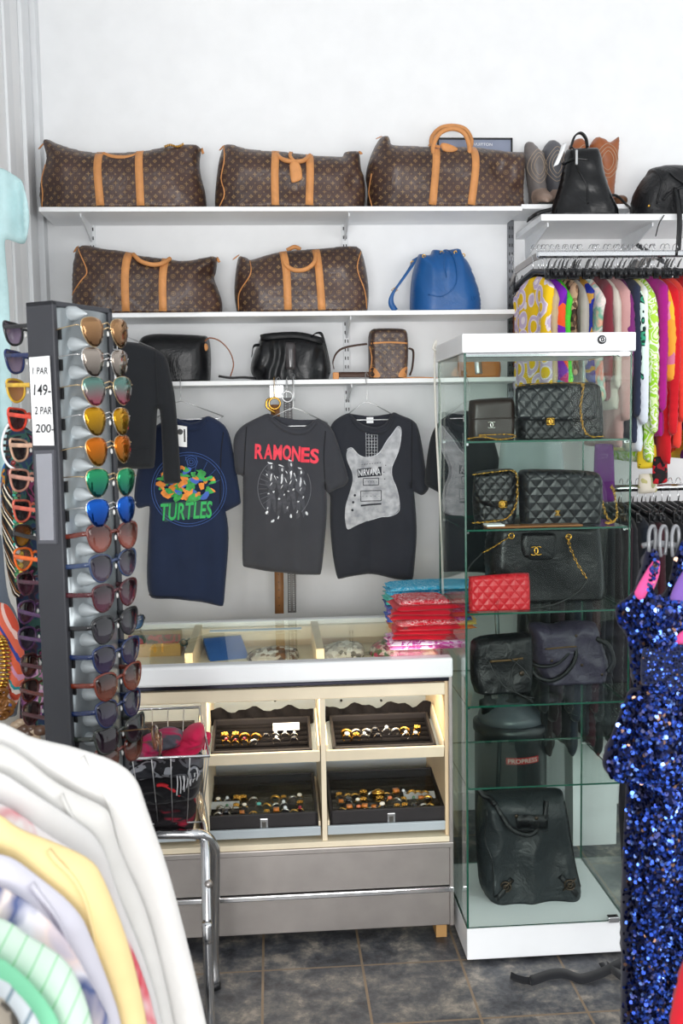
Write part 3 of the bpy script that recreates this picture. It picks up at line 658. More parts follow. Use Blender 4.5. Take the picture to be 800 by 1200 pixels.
# ================================================================ t-shirts hung from the third shelf
def wire_hanger(t, x, ztop, zneck, xl, xr_, Y, drop=.055, name='hanger'):
    """wire hanger (part) hooked over the shelf front at x"""
    pts = [(x+.012, 3.575, ztop+.012), (x+.004, 3.56, ztop+.022), (x-.002, 3.54, ztop+.012), (x, Y, ztop-.03), (x, Y, zneck+.012), (x-.004, Y, zneck)]
    m = MB().tube(cat([Vector(p) for p in pts], 6), .0016, 6)
    m.tube([(x, Y, zneck), (x-.02, Y, zneck-.006), (xl, Y, zneck-drop), (xl+.02, Y, zneck-drop-.008), (xr_-.02, Y, zneck-drop-.008), (xr_, Y, zneck-drop), (x+.02, Y, zneck-.006)], .0016, 6, True)
    return m.out(name, M_WIRE, t)
def tshirt(label, outline, neck, Y, mat, seed, hk, back=None, rib=None, T=.014, name='t_shirt', group='t-shirts hanging under the third shelf', seams=()):
    cx = sum(p[0] for p in outline)/len(outline); b = P(cx, max(p[1] for p in outline), Y); t = thing(name, label, 'shirt', (b.x, Y, b.z), group)
    top = P(cx, min(p[1] for p in outline), Y).z
    fd = foldf(.010, 26, seed, top, .5); bf = ridgef(.006, 11, seed, 1, .45)
    pl = Pillow(outline, Y, T, .03, disp=fd, bumpf=bf, res=.011, sm=1); pl.obj('shirt_body', mat, t)
    if neck:
        q = cat([Vector(a) for a in p2(neck, Y)], 6); dn = .009
        MB().ribbon([(a.x, pl.surf(a.x, a.y-.012)-.002, a.y-.008) for a in q], (0, 0, .008), .003).out('collar', rib or mat, t)
        q3 = [(a.x, Y+.014+pl.disp(a.x, a.y), a.y+.003) for a in q]
        # back of the neck seen inside
        l, r = neck[0], neck[-1]; mx_ = (l[0]+r[0])/2; my = (l[1]+r[1])/2
        Pillow([l, (l[0]+4, l[1]+1), (mx_, my+4), (r[0]-4, r[1]+1), r]+[(a, b_) for a, b_ in neck[1:-1][::-1]], Y+.022, .002, .01, disp=pl.disp).obj('back_neck', rib or mat, t)
    if hk:
        wire_hanger(t, P(hk[0], 447, 3.5).x, ZS[2], P(hk[0], hk[1], Y).z, P(hk[2], 490, Y).x, P(hk[3], 490, Y).x, Y+.008)
    for s_ in seams: strap(MB(), s_, pl, .003, .0012, .0005).out('seam', plain('dark_seam', '121319', .9, var=0), t)  # seams coloured darker to paint in the shading lines at the sleeves
    return t, pl
M_NAVY = cloth('navy_cotton', '1d2842'); M_CHAR = cloth('charcoal_cotton', '3b3c42'); M_BLKC = cloth('washed_black_cotton', '2b2d34'); M_BLKK = cloth('black_knit', '232529')
# navy
tN, plN = tshirt('navy t-shirt with a round green and orange print and a hanging paper tag',
  [(196, 491), (206, 489), (215, 494), (224, 496), (234, 493), (243, 486.5), (255, 492), (266, 501), (272, 520), (283, 590), (260, 602), (262, 590), (269, 622), (264, 685), (262, 711), (244, 708), (225, 704), (200, 701), (176.5, 701), (171, 685), (174, 622), (176, 592), (161, 597), (155, 585), (166, 520), (180, 500)],
  [(206, 490), (214, 497), (224, 500), (235, 497), (243, 488)], 3.49, M_NAVY, 1, (211, 470, 184, 262), seams=[[(262, 506), (259, 535), (258, 598)], [(174, 700-3), (215, 702-3)]])
c0 = P(222, 573, 3.49); R0 = .128
m = MB()
for k, rr in enumerate((1.0, .93)):
    m.tube([(c0.x+R0*rr*math.cos(a), plN.surf(c0.x+R0*rr*math.cos(a), c0.z+R0*rr*math.sin(a))-.001, c0.z+R0*rr*math.sin(a)) for a in np.linspace(0, 2*math.pi, 60)[:-1]], .0010, 5, True)
cc = P(224.5, 541, 3.49)
for rr in (.022, .014, .007):
    m.tube([(cc.x+rr*math.cos(a), plN.surf(cc.x, cc.z)-.001, cc.z+rr*math.sin(a)) for a in np.linspace(0, 2*math.pi, 9)[:-1]], .0012, 5, True)
for a0 in np.linspace(.2, math.pi-.2, 9):
    m.tube([(c0.x+R0*r_*math.cos(a0+.2*(r_-.5)), plN.surf(c0.x+R0*r_*math.cos(a0), c0.z+R0*r_*math.sin(a0))-.001, c0.z+R0*r_*math.sin(a0+.2*(r_-.5))) for r_ in (.45, .6, .75, .9)], .0008, 5)
m.out('ring_print', plain('blue_print_ink', '3f62a8', .6), tN)
def blob(cx, cy, rx, ry, n=10, rot=0, jag=0, seed=0):
    rnd = random.Random(seed); o_ = []
    for i in range(n):
        a = 2*math.pi*i/n; k = 1+jag*rnd.uniform(-1, 1); x, y = rx*k*math.cos(a), ry*k*math.sin(a)
        o_.append((cx+x*math.cos(rot)-y*math.sin(rot), cy+x*math.sin(rot)+y*math.cos(rot)))
    return o_
M_GRN = plain('green_print_ink', '2fa24a', .6, var=.35, vscale=60); M_ORG = plain('orange_print_ink', 'e88a2e', .6, var=.25, vscale=60); M_BLI = plain('royal_blue_print_ink', '3a62c0', .6, var=.2)
rp = random.Random(21)
for i in range(85):
    a_ = rp.uniform(0, 2*math.pi); r_ = rp.uniform(0, 1)**.6; bx, by = 219+33*r_*math.cos(a_), 567+20*r_*math.sin(a_)
    mt = rp.choice([M_GRN, M_GRN, M_GRN, M_ORG, M_BLI, M_ORG]); bx = max(190, min(249, bx))
    decal('abstract_print', blob(bx, by, rp.uniform(3, 7), rp.uniform(1.8, 4), 7, rp.uniform(-1, 1), .35, i), plN, mt, tN, .0012+.00008*i, .02, 0)
decal('banner_print', [(191, 588), (246, 586), (248, 592), (245, 604), (218, 606), (194, 611), (190, 600)], plN, plain('dark_teal_print', '143c3c', .6), tN, .0016, .02, 0)
c = P(219.5, 598, 3.49); text('lettering', 'TURTLES', (c.x, c.z), .178, .060, plN, plain('bright_green_ink', '28b05a', .6, var=.2, vscale=50), tN, rot=.03, shear=.25, bold=.02, lift=.0026)
c = P(213, 511, 3.49); y = plN.surf(c.x, c.z)-.012
a, b, d, e = P(207, 498, 3.44), P(219, 500, 3.44), P(219, 524, 3.44), P(208.5, 523, 3.44)
tg = MB().add([a, b, d, e]+[v_+Vector((0, .001, 0)) for v_ in (a, b, d, e)], [(0, 3, 2, 1), (4, 5, 6, 7), (0, 1, 5, 4), (1, 2, 6, 5), (2, 3, 7, 6), (3, 0, 4, 7)]).out('paper_tag', M_LAM, tN, False)
MB().lathe((P(211, 506, 3.44).x, 3.4392, P(211, 506, 3.44).z), [(.010, -.0003), (.010, .0003)], 14, 'Y').box(P(215, 503, 3.44).x, P(217, 503, 3.44).x, 3.4388, 3.4398, P(216, 518, 3.44).z, P(216, 503, 3.44).z).out('tag_print', M_BLKPL, tN, False)
# charcoal with red lettering
tR, plR = tshirt('charcoal t-shirt with red lettering over a white group print',
  [(281, 500), (300, 490), (315, 483.5), (322, 491), (335, 499), (350, 502), (362, 498), (371, 489.5), (386, 497.5), (394, 512), (409, 562), (404, 570), (393, 574), (383, 579), (381, 566), (384, 590), (380, 638), (376, 674), (344, 672), (306, 669), (284, 664), (284, 622), (285, 557), (276, 556), (272, 515)],
  [(315, 485), (324, 494), (337, 502), (350, 504.5), (362, 501), (371, 491)], 3.47, M_CHAR, 2, (343, 478, 300, 384), seams=[[(289, 500), (287, 530), (286, 556)], [(381, 505), (379, 535), (381, 574)]])
c = P(336, 533, 3.47)
M_RED = plain('red_print_ink', 'e8334a', .6, var=.2, vscale=50); M_WINK = plain('white_print_ink', 'd8dadf', .6, var=.25, vscale=60); M_GINK = plain('grey_print_ink', '6a6b72', .7, var=.2)
wdt = .028
for i, ch in enumerate('RAMONES'):
    xx = c.x+(-3+i)*.0318; zz = c.z+.012-.0012*(i)**1.0+(.002 if i < 2 else 0)-(.0035*max(0, i-3))
    text('letter', ch, (xx, zz), .030, .052, plR, M_RED, tR, rot=-.06, bold=.035, lift=.002)
c = P(333, 572, 3.47); m = MB()
for a0, a1 in ((2.2, 3.9), (-.9, .5)):
    m.tube([(c.x+.092*math.cos(a), plR.surf(c.x+.092*math.cos(a), c.z+.105*math.sin(a))-.001, c.z+.105*math.sin(a)) for a in np.linspace(a0, a1, 24)], .0013, 5)
for a0 in np.linspace(2.4, 3.7, 8): m.tube([(c.x+r_*math.cos(a0), plR.surf(c.x+r_*math.cos(a0), c.z+r_*1.1*math.sin(a0))-.001, c.z+r_*1.1*math.sin(a0)) for r_ in (.06, .075, .088)], .0009, 5)
m.out('ring_print', M_GINK, tR)
m = MB(); md = MB(); rnd = random.Random(4)
figs = [(317.5, 545), (330, 548), (340.5, 542), (352, 551)]
for fi, (fx, fy) in enumerate(figs):      # four standing figures: hair, face, jacket, legs, shoes
    def bl(mb, dx, dy, rx, ry, rot=0, jag=.25, lift=.0018):
        Pillow(blob(fx+dx, fy+dy, rx, ry, 9, rot, jag, fi*7+int(dx*3+dy)), plR.Y, .001, .01, sm=0, res=.02).sheet(mb, plR.surf, lift)
    bl(md, 0, 2, 4, 5.5, 0, .2, .0012); bl(md, 0, 17, 6.5, 12, 0, .2, .0012); bl(md, -2.5, 42, 2.6, 15, .08, .15, .0012); bl(md, 3, 41, 2.6, 14, -.1, .15, .0012)
    bl(m, -1, -2.6, 2.6, .9, .3, .4); bl(m, .5, 2, 1.0, 2.2); bl(m, 0, 13, 1.1, 4.5, .1, .5); bl(m, -5, 11, 1.6, .6, 1.0, .5); bl(m, 4.5, 14, .5, 2.8, -.4, .5); bl(m, -3, 33+3*(fi % 2), 1.2, .9, 0, .5); bl(m, 3, 31, .8, 1.6, .5, .5); bl(m, 0, 22, .5, 2.5, .5, .4)
    bl(m, [-6, -11.5, -1, 6][fi]+1, [55, 62, 62, 50][fi], 1.3, 2.4, [.5, .9, 0, -.4][fi], .15); bl(m, -4, [50, 58, 52, 48][fi], .6, 1.8, .3, .4)
md.out('figure_dark_print', plain('dim_print_ink', '45464d', .8, var=.35, vscale=90), tR, False)  # dark grey bodies of the printed figures
m.out('figure_print', M_WINK, tR, False)
# black with the pale guitar
def guitar(t, pl, dx=0, clip=None):
    body = [(406, 527), (411, 524.5), (415, 528), (420, 533), (428, 536), (436, 534.5), (444, 530), (452, 517), (459, 508), (465, 500), (469, 503), (468.5, 515), (466, 528), (461, 540), (458, 549), (459, 560), (464, 572), (467, 588), (466, 599), (457, 604), (447, 605), (437, 608), (427, 611), (416, 615), (406, 621), (403, 608), (404, 592), (409, 577), (413, 563), (412, 553), (408, 545), (404.5, 535)]
    gm = NG('guitar_print_ink'); v = gm.coord(); zz = gm.xyz(v)[2]
    if 'gprint' not in MC:
        n = gm.noise(v, 260, 3, .8); fade = gm.ma('MULTIPLY', gm.ma('SUBTRACT', zz, .165), 9); k = gm.ma('GREATER_THAN', gm.ma('ADD', fade, n), .62)
        gm.color(gm.mix(k, srgb('2d2f35'), gm.ramp(gm.noise(v, 40, 3), [(.3, '8c8e94'), (.7, 'c3c4c8')]))); gm.set(.7, 0, .3); MC['gprint'] = gm.m
    sh = lambda L: [(a+dx, b) for a, b in L]
    def cl(L): return L if clip is None else [(min(a, clip), b) for a, b in L]
    decal('guitar_print', cl(sh(body)), pl, MC['gprint'], t, .0014, .009, 1)
    # bright rim
    q = cat([Vector(a) for a in p2(sh(body), pl.Y)], 3, True); 
    if clip is None: MB().tube([(a.x, pl.surf(a.x, a.y)-.0016, a.y) for a in q[:66]], .0012, 4, False).out('guitar_outline', M_WINK, t)
    m = MB(); mk = MB()
    def seg(mb, a, b, r=.0008, l=.0022):
        a_, b_ = P(a[0]+dx, a[1], pl.Y), P(b[0]+dx, b[1], pl.Y); mb.tube([(a_.lerp(b_, k/3).x, pl.surf(a_.lerp(b_, k/3).x, a_.lerp(b_, k/3).z)-l, a_.lerp(b_, k/3).z) for k in range(4)], r, 4)
    for k in range(5): seg(m, (428+3.3*k, 505), (428.5+3.2*k, 536))
    for k in range(9): seg(m, (428, 506+3.6*k), (441.5, 506+3.6*k), .0005)
    for k in range(4): c_ = P(434.8+dx, 511+6.5*k, pl.Y); m.sphere((c_.x, pl.surf(c_.x, c_.z)-.002, c_.z), .0022, 6, 4, (1, .3, 1))
    m.out('fretboard_print', M_WINK, t)
    if clip is None:
        for (a, b, ww, hh) in ((434, 564.5, 18, 8), (434, 581, 24, 12)):
            r_ = [(a-ww/2, b-hh/2), (a+ww/2, b-hh/2-.6), (a+ww/2, b+hh/2-.6), (a-ww/2, b+hh/2)]
            for k in range(4): seg(mk, r_[k], r_[(k+1) % 4], .0012)
            for k in range(5): c_ = P(a-ww/2+2.5+k*(ww-5)/4, b, pl.Y); mk.sphere((c_.x, pl.surf(c_.x, c_.z)-.002, c_.z), .0014, 6, 4, (1, .3, 1))
        seg(mk, (422, 592), (446, 590), .003)
        for a, b in ((413, 588), (412, 597), (415, 580), (451, 545), (449, 553), (450, 561)): c_ = P(a, b, pl.Y); mk.sphere((c_.x, pl.surf(c_.x, c_.z)-.002, c_.z), .0045 if a < 430 else .002, 8, 4, (1, .3, 1))
        for k in range(8): seg(mk, (423+3*k, 544.5-.3*k), (424.2+3*k, 544-.3*k), .0009)
        mk.out('pickup_print', M_BLKC, t)
        c_ = P(432, 553, pl.Y)
        q = Pillow([(418, 549.5), (446, 546.5), (446.5, 557), (418.5, 559.5)], pl.Y, .001, .01, sm=0, res=.03); q.sheet(MB(), pl.surf, .0022).out('name_plate_print', M_BLKC, t)
        text('lettering', 'NIRVANA', (c_.x, c_.z), .078, .023, pl, M_WINK, t, rot=.04, bold=.012, lift=.006)
tG, plG = tshirt('black t-shirt with a pale electric guitar printed down its front',
  [(387, 497), (398, 488), (410, 483), (416, 491), (426, 498), (440, 501), (450, 498), (456, 490), (460, 482), (470, 487), (482, 491), (491, 500), (500, 560), (503, 573), (495, 581), (488, 578), (480, 573), (482, 566), (485, 578), (488, 622), (485, 660), (483, 680), (465, 679), (440, 673), (417, 673.5), (395, 679), (389, 650), (386, 610), (387, 580), (380, 574), (383, 520)],
  [(410, 484.5), (416, 494), (426, 501), (440, 504), (451, 501), (457, 493), (460, 484)], 3.505, M_BLKC, 5, (430, 471, 402, 466), seams=[[(482, 494), (481, 530), (481, 572)]])
guitar(tG, plG)
MB().box(P(430, 490, 3.5).x, P(438, 490, 3.5).x, 3.521, 3.523, P(430, 496, 3.5).z, P(430, 489, 3.5).z).out('neck_label', M_LAM, tG, False)
tB, plB = tshirt('black t-shirt half hidden behind the left side of the glass cabinet',
  [(530, 484), (545, 480), (560, 486), (573, 495), (590, 560), (580, 575), (576, 672), (545, 670), (516, 670), (518, 620), (515, 578), (508, 574), (497, 568), (500, 535), (505, 508), (515, 492)], None, 3.47, M_BLKK, 9, (548, 470, 522, 575))
# black long sleeve jacket in front of the navy shirt
tJ, plJ = tshirt('black long-sleeved top hanging beside the sunglasses tower', 
  [(104, 398), (120, 396), (140, 399), (150, 400.5), (166, 402.5), (187.5, 411), (196, 420), (201, 445), (206, 470), (212, 566), (191, 568), (189, 505), (187, 480), (184, 478), (183, 500), (181, 549), (158, 549.5), (128, 548), (100, 548), (98, 470), (90, 430), (94, 405)], None, 3.40, M_BLKK, 4, None, T=.018, name='long_sleeve_top', group=None)
wire_hanger(tJ, P(135, 400, 3.4).x, ZS[2]+.02, P(135, 400, 3.4).z+.03, P(105, 400, 3.4).x, P(180, 400, 3.4).x, 3.41)
strap(MB(), [(183, 412), (184, 440), (186, 478)], plJ, .004, .0015).out('armhole_seam', M_BLKK, tJ); strap(MB(), [(120, 524), (150, 526), (181, 524)], plJ, .003, .0012).out('hem_seam', M_BLKK, tJ)
c = P(134, 408, 3.4); text('printed_mark', 'ELI', (c.x, c.z), .028, .012, plJ, M_WINK, tJ)
a, b = P(132, 428, 3.36), P(138, 454, 3.36); MB().box(a.x, b.x, 3.37, 3.371, b.z, a.z).out('paper_tag', M_LAM, tJ, False)

# ================================================================ belts hanging behind the charcoal shirt
def belt(label, x, w, z0, z1, Y, mat, holes=False, studs=False, buckle=None):
    t = thing('belt', label, 'belt', (x, Y, z0), 'belts hanging under the third shelf')
    MB().ribbon([(x+.002*math.sin(k), Y, z0+(z1-z0)*k/8) for k in range(9)], (w/2, 0, 0), .004).out('strap', mat, t)
    m = MB()
    if holes:
        for k in range(6): m.lathe((x, Y-.003, z0+.03+.028*k), [(.0022, -.001), (.0022, .001)], 8, 'Y')
        m.out('belt_holes', M_BLKPL, t)
    if studs:
        z = z0+.01; i = 0
        while z < z1-.02: m.sphere((x-w/4, Y-.003, z), .003, 6, 4).sphere((x+w/4, Y-.003, z), .003, 6, 4); z += .008
        m.out('studs', M_WIRE, t)
    MB().torus((x, Y-.004, z1+.004), w*.62, .0035, (0, 1, 0), 14, 6).tube([(x, Y-.004, z1+.02), (x, 3.545, 1.705), (x+.003, 3.56, 1.712), (x+.003, 3.575, 1.706)], .0014, 5).out('buckle', buckle or M_GOLD, t)
belt('brown leather belt with gold eyelets behind the charcoal t-shirt', P(324.5, 600, 3.52).x, .032, .868, P(324, 474, 3.5).z, 3.52, leather('brown_belt', '7b5433', .5, .3), holes=True)
belt('silver studded belt with a gold buckle behind the charcoal t-shirt', P(339.5, 600, 3.53).x, .030, .868, P(333, 466, 3.5).z, 3.53, plain('grey_canvas', '6c6a6a', .7), studs=True, buckle=M_WIRE)
t = thing('belt', 'curved gold belt buckle hanging above the charcoal collar', 'belt', (P(316, 480, 3.51).x, 3.52, P(316, 482, 3.51).z), 'belts hanging under the third shelf')
MB().tube(T3([(318, 467, 3.52), (313, 469, 3.51), (312, 476, 3.51), (316, 480, 3.51), (322, 484, 3.515)], 3.5), .0045, 8).out('buckle', M_GOLD, t)
MB().ribbon([P(322, 484, 3.535), P(323, 500, 3.535), P(323, 540, 3.535)], (.008, 0, 0), .003).out('strap', plain('black_white_print', '2a2a2a', .5, var=.5, vscale=80), t)
t = thing('clip_hanger', 'grey metal clip hanger gripping belts at the third shelf edge', 'hanger', (P(325, 460, 3.53).x, 3.54, P(320, 466, 3.53).z))
a, b = P(316, 452, 3.54), P(333, 466, 3.54); m = MB()
for k in range(7): m.box(a.x+(b.x-a.x)*k/7, a.x+(b.x-a.x)*(k+.6)/7, 3.535, 3.545, b.z, a.z)
m.out('clip', M_WIRE, t, False)
MB().tube(T3([(323, 452, 3.54), (323, 446, 3.54), (326, 442, 3.555), (328, 445, 3.57)], 3.54), .0016, 5).tube(T3([(336, 470, 3.54), (335, 452, 3.54), (336, 442, 3.55), (338, 444, 3.57)], 3.54), .0014, 5).tube(T3([(345, 470, 3.54), (344, 452, 3.54), (344, 441, 3.55), (346, 444, 3.57)], 3.54), .0014, 5).out('hook', M_WIRE, t)

# ================================================================ shop counter
CX0, CX1, CY0, CY1, CZ = -.56, .512, 2.822, 3.46, .862
M_CREAM = plain('cream_laminate', 'eadcc0', .5, var=.04); M_WOODP = plain('pale_birch_panel', 'e3cba4', .55, var=.08, vscale=6); M_ALU = plain('white_aluminium', 'eef0f1', .3, .1, var=.02)
M_INT = plain('pale_blue_grey_metal', 'b9c3c8', .45, .1, var=.03)
ct = thing('display_counter', 'old shop display counter with steel front, cream trays and a glass top', 'counter', ((CX0+CX1)/2, (CY0+CY1)/2, 0))
MB().box(CX0, CX1, CY0, CY0+.02, .045, .152).out('lower_panel', M_STEEL, ct, False, .002)
MB().box(CX0, CX1, CY0-.003, CY0+.02, .170, .287).out('middle_panel', M_STEEL, ct, False, .002)
MB().box(CX0, CX1, CY0-.012, CY0+.02, .152, .168).out('chrome_strip', M_CHROME, ct, False, .003)
MB().box(CX0, CX1, CY0-.010, CY0+.03, .287, .305).out('steel_ledge', M_STEEL, ct, False, .003)
MB().box(CX0, CX1, CY0-.006, CY1, .305, .322).out('bottom_shelf', M_CREAM, ct, False, .002)
MB().box(CX0, CX1, CY1-.02, CY1, .045, CZ-.02).out('back_panel', M_WOODP, ct, False)
MB().box(CX0, CX1, 3.19, 3.21, .322, .759).out('inner_back', M_INT, ct, False)
MB().box(CX0, CX0+.02, CY0, CY1, .045, CZ-.02).out('side_panel', M_WOODP, ct, False)
MB().box(CX1-.022, CX1-.013, CY0+.004, CY1-.02, .32, CZ-.03).out('side_panel', M_WOODP, ct, False)
MB().box(CX1-.013, CX1, CY0-.008, CY0+.05, .045, CZ-.008).out('corner_post', M_STEEL, ct, False, .003)
MB().box(CX0, CX1, CY0-.02, CY0+.03, .803, CZ).out('front_rail', M_ALU, ct, False, .008)
MB().box(CX0, CX1-.012, CY0-.014, CY0+.02, .792, .803).out('shadow_rail', plain('dark_chrome', '3b3a44', .2, .9), ct, False, .002)  # thin dark metal strip below the front rail
MB().box(CX0, CX1-.022, CY0-.002, CY0+.02, .748, .785).out('cream_rail', M_CREAM, ct, False, .003)
MB().box(CX0, CX1-.022, CY0+.02, CY1-.02, .760, .770).out('well_floor', M_CREAM, ct, False)
MB().box(CX0, CX1, CY1-.03, CY1+.005, CZ-.022, CZ).out('rear_rail', M_ALU, ct, False, .004)
MB().box(CX0, CX1, CY0+.03, CY1-.03, CZ-.006, CZ-.001).out('glass_top', M_GLASS, ct, False)
MB().box(CX0+.02, CX1-.045, CY1-.06, CY1-.03, .80, .845).out('wood_batten', M_CREAM, ct, False)
for px_ in (232, 369): x = P(px_, 750, 3.38).x; MB().box(x-.012, x+.012, 3.0, 3.43, .770, .855).out('well_divider', M_WOODP, ct, False)
for px_ in (239.5, 378): x = P(px_, 850, 2.84).x; MB().box(x-.007, x+.007, CY0+.004, 3.19, .322, .759).out('divider', M_CREAM, ct, False)
for x in (CX0+.05, P(517, 1100, 2.84).x): MB().box(x-.016, x+.016, CY0+.015, CY0+.08, 0, .045).out('foot_block', plain('raw_pine_block', 'b78c55', .7), ct, False)
for x in (CX0+.05, CX1-.06): MB().box(x-.016, x+.016, CY1-.08, CY1-.02, 0, .045).out('foot_block', MC['raw_pine_block'], ct, False)
m = MB()
for px_ in (272, 322, 400, 447): c = P(px_, 812, 3.17); m.lathe((c.x, 3.187, c.z-.03), [(.004, -.003), (.004, .003)], 8, 'Y')
m.out('screws', M_BLKPL, ct)
tl = MB().tube([(CX0+.04, 2.852, .7505), (CX1-.07, 2.852, .7505)], .006, 10).out('tube_lamp', (lambda g: (g.put(g.b.inputs['Emission Color'], srgb('ffe2b4')), g.b.inputs['Emission Strength'].__setattr__('default_value', 5.), g.m)[-1])(NG('warm_tube_light')), ct)
a, b = P(247, 733, 3.40), P(352, 733, 3.40); y0 = PZ(300, 737, CZ).y
MB().box(PZ(247, 735, CZ).x, PZ(353, 735, CZ).x, y0-.03, y0+.0, CZ, CZ+.001).out('label_strip', plain('pale_blue_label', 'c9dde4', .4, var=.02), ct, False)
area('tube_lamp_light', (-.02, 2.87, .742), (-.02, 3.08, .45), .95, .02, 3.4, (1, .86, .66))
area('display_well_light', (-.02, 2.87, .845), (-.02, 3.35, .80), .95, .015, 1.6, (1, .87, .68))
# things inside the glass topped well
def at(px_, py, Y): return P(px_, py, Y)
t = thing('cardboard_box', 'green and red printed box in the counter top at the left', 'box', (at(185, 770, 3.36).x, 3.38, .770))
a, b = at(150, 735, 3.33), at(212, 775, 3.33)
MB().box(a.x, b.x, 3.33, 3.42, .770, .845).out('box_body', plain('kraft_card', 'c7a257', .7), t, False, .002)
MB().box(a.x, b.x, 3.327, 3.331, .815, .845).out('printed_band', print_mat('red_green_band', ['8c2424', '2f4a2c', 'a33a30', '35502f'], 25, 'swirl'), t, False)
text('box_print', '41', (at(183, 772, 3.33).x, .800), .05, .03, 3.3305, M_GOLD, t, lift=.002)
t = thing('scissors', 'dark green handled scissors standing in the counter top', 'scissors', (at(217, 775, 3.33).x, 3.33, .771))
c = at(218, 757, 3.33); MB().torus((c.x-.008, 3.33, c.z+.012), .011, .0028, (0, 1, 0), 14, 6).torus((c.x+.012, 3.335, c.z+.012), .011, .0028, (0, 1, 0), 14, 6).out('handles', plain('dark_green_plastic', '1d4436', .4), t)
MB().tube([(c.x-.004, 3.33, c.z), (c.x+.002, 3.33, .771)], [.004, .0015], 6).tube([(c.x+.008, 3.335, c.z), (c.x-.002, 3.335, .771)], [.004, .0015], 6).out('blades', M_WIRE, t)
m = MB(); a = at(262, 770, 3.3); m.M = Matrix.Translation((a.x, 3.30, .774)) @ Matrix.Rotation(.25, 4, 'Z') @ Matrix.Rotation(.42, 4, 'X'); m.box(-.055, .075, -.05, .08, 0, .018)
tag(m.out('blue_pouch', plain('blue_nylon', '2d62ae', .4, bump=.4, bscale=18, bdist=.01), None, 'auto', .006), 'shiny blue folded pouch inside the glass counter top', 'pouch')
for i, (px_, lab, mt, w_, h_) in enumerate([(320, 'clear bags of dark jewellery beside the blue pouch in the counter top', print_mat('bagged_jewellery', ['6b4c37', 'b9b2a8', '8f8577', '3f3a3a', 'd9d6d0'], 60, 'cell', .15), .10, .035), (402, 'clear bags of silver jewellery in the right of the counter top', print_mat('bagged_silver', ['b9b6ae', 'e6e4de', '77736c', 'cfc9bd', 'f0efea'], 70, 'cell', .12), .085, .045), (452, 'bag of coloured beads in the counter top next to the bandanas', print_mat('bagged_beads', ['c44a6a', '5d7a42', 'd8cfc4', '8a3b3b', 'e4b9c4', '6c6a55'], 80, 'cell', .15), .06, .045)]):
    c = at(px_, 768, 3.24); q = Pillow([(c.x-w_, .771), (c.x+w_*.9, .771), (c.x+w_*.8, .771+h_*.8), (c.x+w_*.1, .771+h_*1.1), (c.x-w_*.7, .771+h_*.7)], 3.27, .06, .03, base=.771, px=False, bumpf=ridgef(.008, 30, i), res=.008)
    tag(q.obj('jewellery_bag', mt), lab, 'bag')
# sunglasses lying on the counter are built with the other sunglasses further down
# ---------------------------------------------------------------- trays, jewellery cases, rings
M_VEL = plain('black_velvet', '1a1819', .95, var=.15, spec=.1); M_CFR = plain('black_case_frame', '2b2829', .5, var=.15); M_CASEG = glass('case_glass', 'f5f7f7', .8)
RINGS = []
def tray(xa, xb, yf, zf, depth, tilt, h, label, case_label, seed, upright=False, clasp='round', x_in=0):
    M_LIP = M_CREAM if upright else M_INT
    w_ = xb-xa; M = Matrix.Translation((xa, yf, zf)) @ Matrix.Rotation(math.radians(tilt), 4, 'X')
    t = thing('display_tray', label, 'tray', ((xa+xb)/2, yf, zf), 'cream trays in the counter front')
    def mm(): m = MB(); m.M = M; return m
    mm().box(0, w_, 0, .008, 0, h).out('front_lip', M_LIP, t, False, .0015)
    mm().box(0, .006, .008, depth, 0, h+.014).out('side_wall', M_CREAM, t, False, .001); mm().box(w_-.006, w_, .008, depth, 0, h+.014).out('side_wall', M_CREAM, t, False, .001)
    mm().box(.006, w_-.006, .008, depth, 0, .005).out('tray_floor', M_INT, t, False)
    # case
    ins = .022 if upright else .008; ch = .030 if upright else .062; d0 = .014; d1 = depth-.02; fl = .006; bed = .012 if upright else .034
    k = thing('jewellery_case', case_label, 'case', M @ Vector((w_/2, d0, fl)), 'black jewellery cases of rings')
    mm().box(ins, w_-ins, d0, d0+.008, fl, fl+ch).box(ins, w_-ins, d1-.008, d1, fl, fl+ch).box(ins, ins+.008, d0, d1, fl, fl+ch).box(w_-ins-.008, w_-ins, d0, d1, fl, fl+ch).out('case_frame', M_CFR, k, False, .001)
    mm().box(ins+.008, w_-ins-.008, d0+.008, d1-.008, fl, fl+bed).out('velvet_bed', M_VEL, k, False)
    m = mm(); nro = 6
    for r in range(nro): yy = d0+.025+r*(d1-d0-.05)/(nro-1); m.tube([(ins+.012, yy, fl+bed+.001), (w_-ins-.012, yy, fl+bed+.001)], .006, 6)
    m.out('ring_rolls', M_VEL, k)
    if not upright:
        for s_ in ((0, .0),): mm().box(ins+.01, w_-ins-.01, d0+.008, d1-.008, fl+ch-.003, fl+ch-.001).out('case_glass', M_CASEG, k, False)
        cx_ = w_*.52; m = mm().box(cx_-.012, cx_+.012, d0-.004, d0, fl+.012, fl+.05); m.out('clasp', M_WIRE, k, False, .002); mm().box(cx_-.006, cx_+.006, d0-.006, d0-.004, fl+.02, fl+.042).out('clasp_tongue', plain('dark_clasp', '6f6d68', .4, .8), k, False, .001)
    else:
        for cx_ in (w_*.27, w_*.75): mm().lathe((cx_, d0-.002, fl+.012), [(.010, -.003), (.010, 0), (.004, .003)], 12, 'Y').out('case_foot', M_GOLD, k)
    rnd = random.Random(seed)
    return M, w_, ins, d0, d1, fl+bed-.012, k, rnd
cols = [(-.545, P(236, 850, 2.84).x-.012), (P(237, 850, 2.84).x, P(374, 850, 2.84).x), (P(381, 850, 2.84).x, P(521, 850, 2.84).x-.004)]
cols2 = [(-.545, P(232, 930, 2.84).x-.010), (P(236, 930, 2.84).x, P(374, 930, 2.84).x+.002), (P(383, 930, 2.84).x, P(528, 930, 2.84).x-.004)]
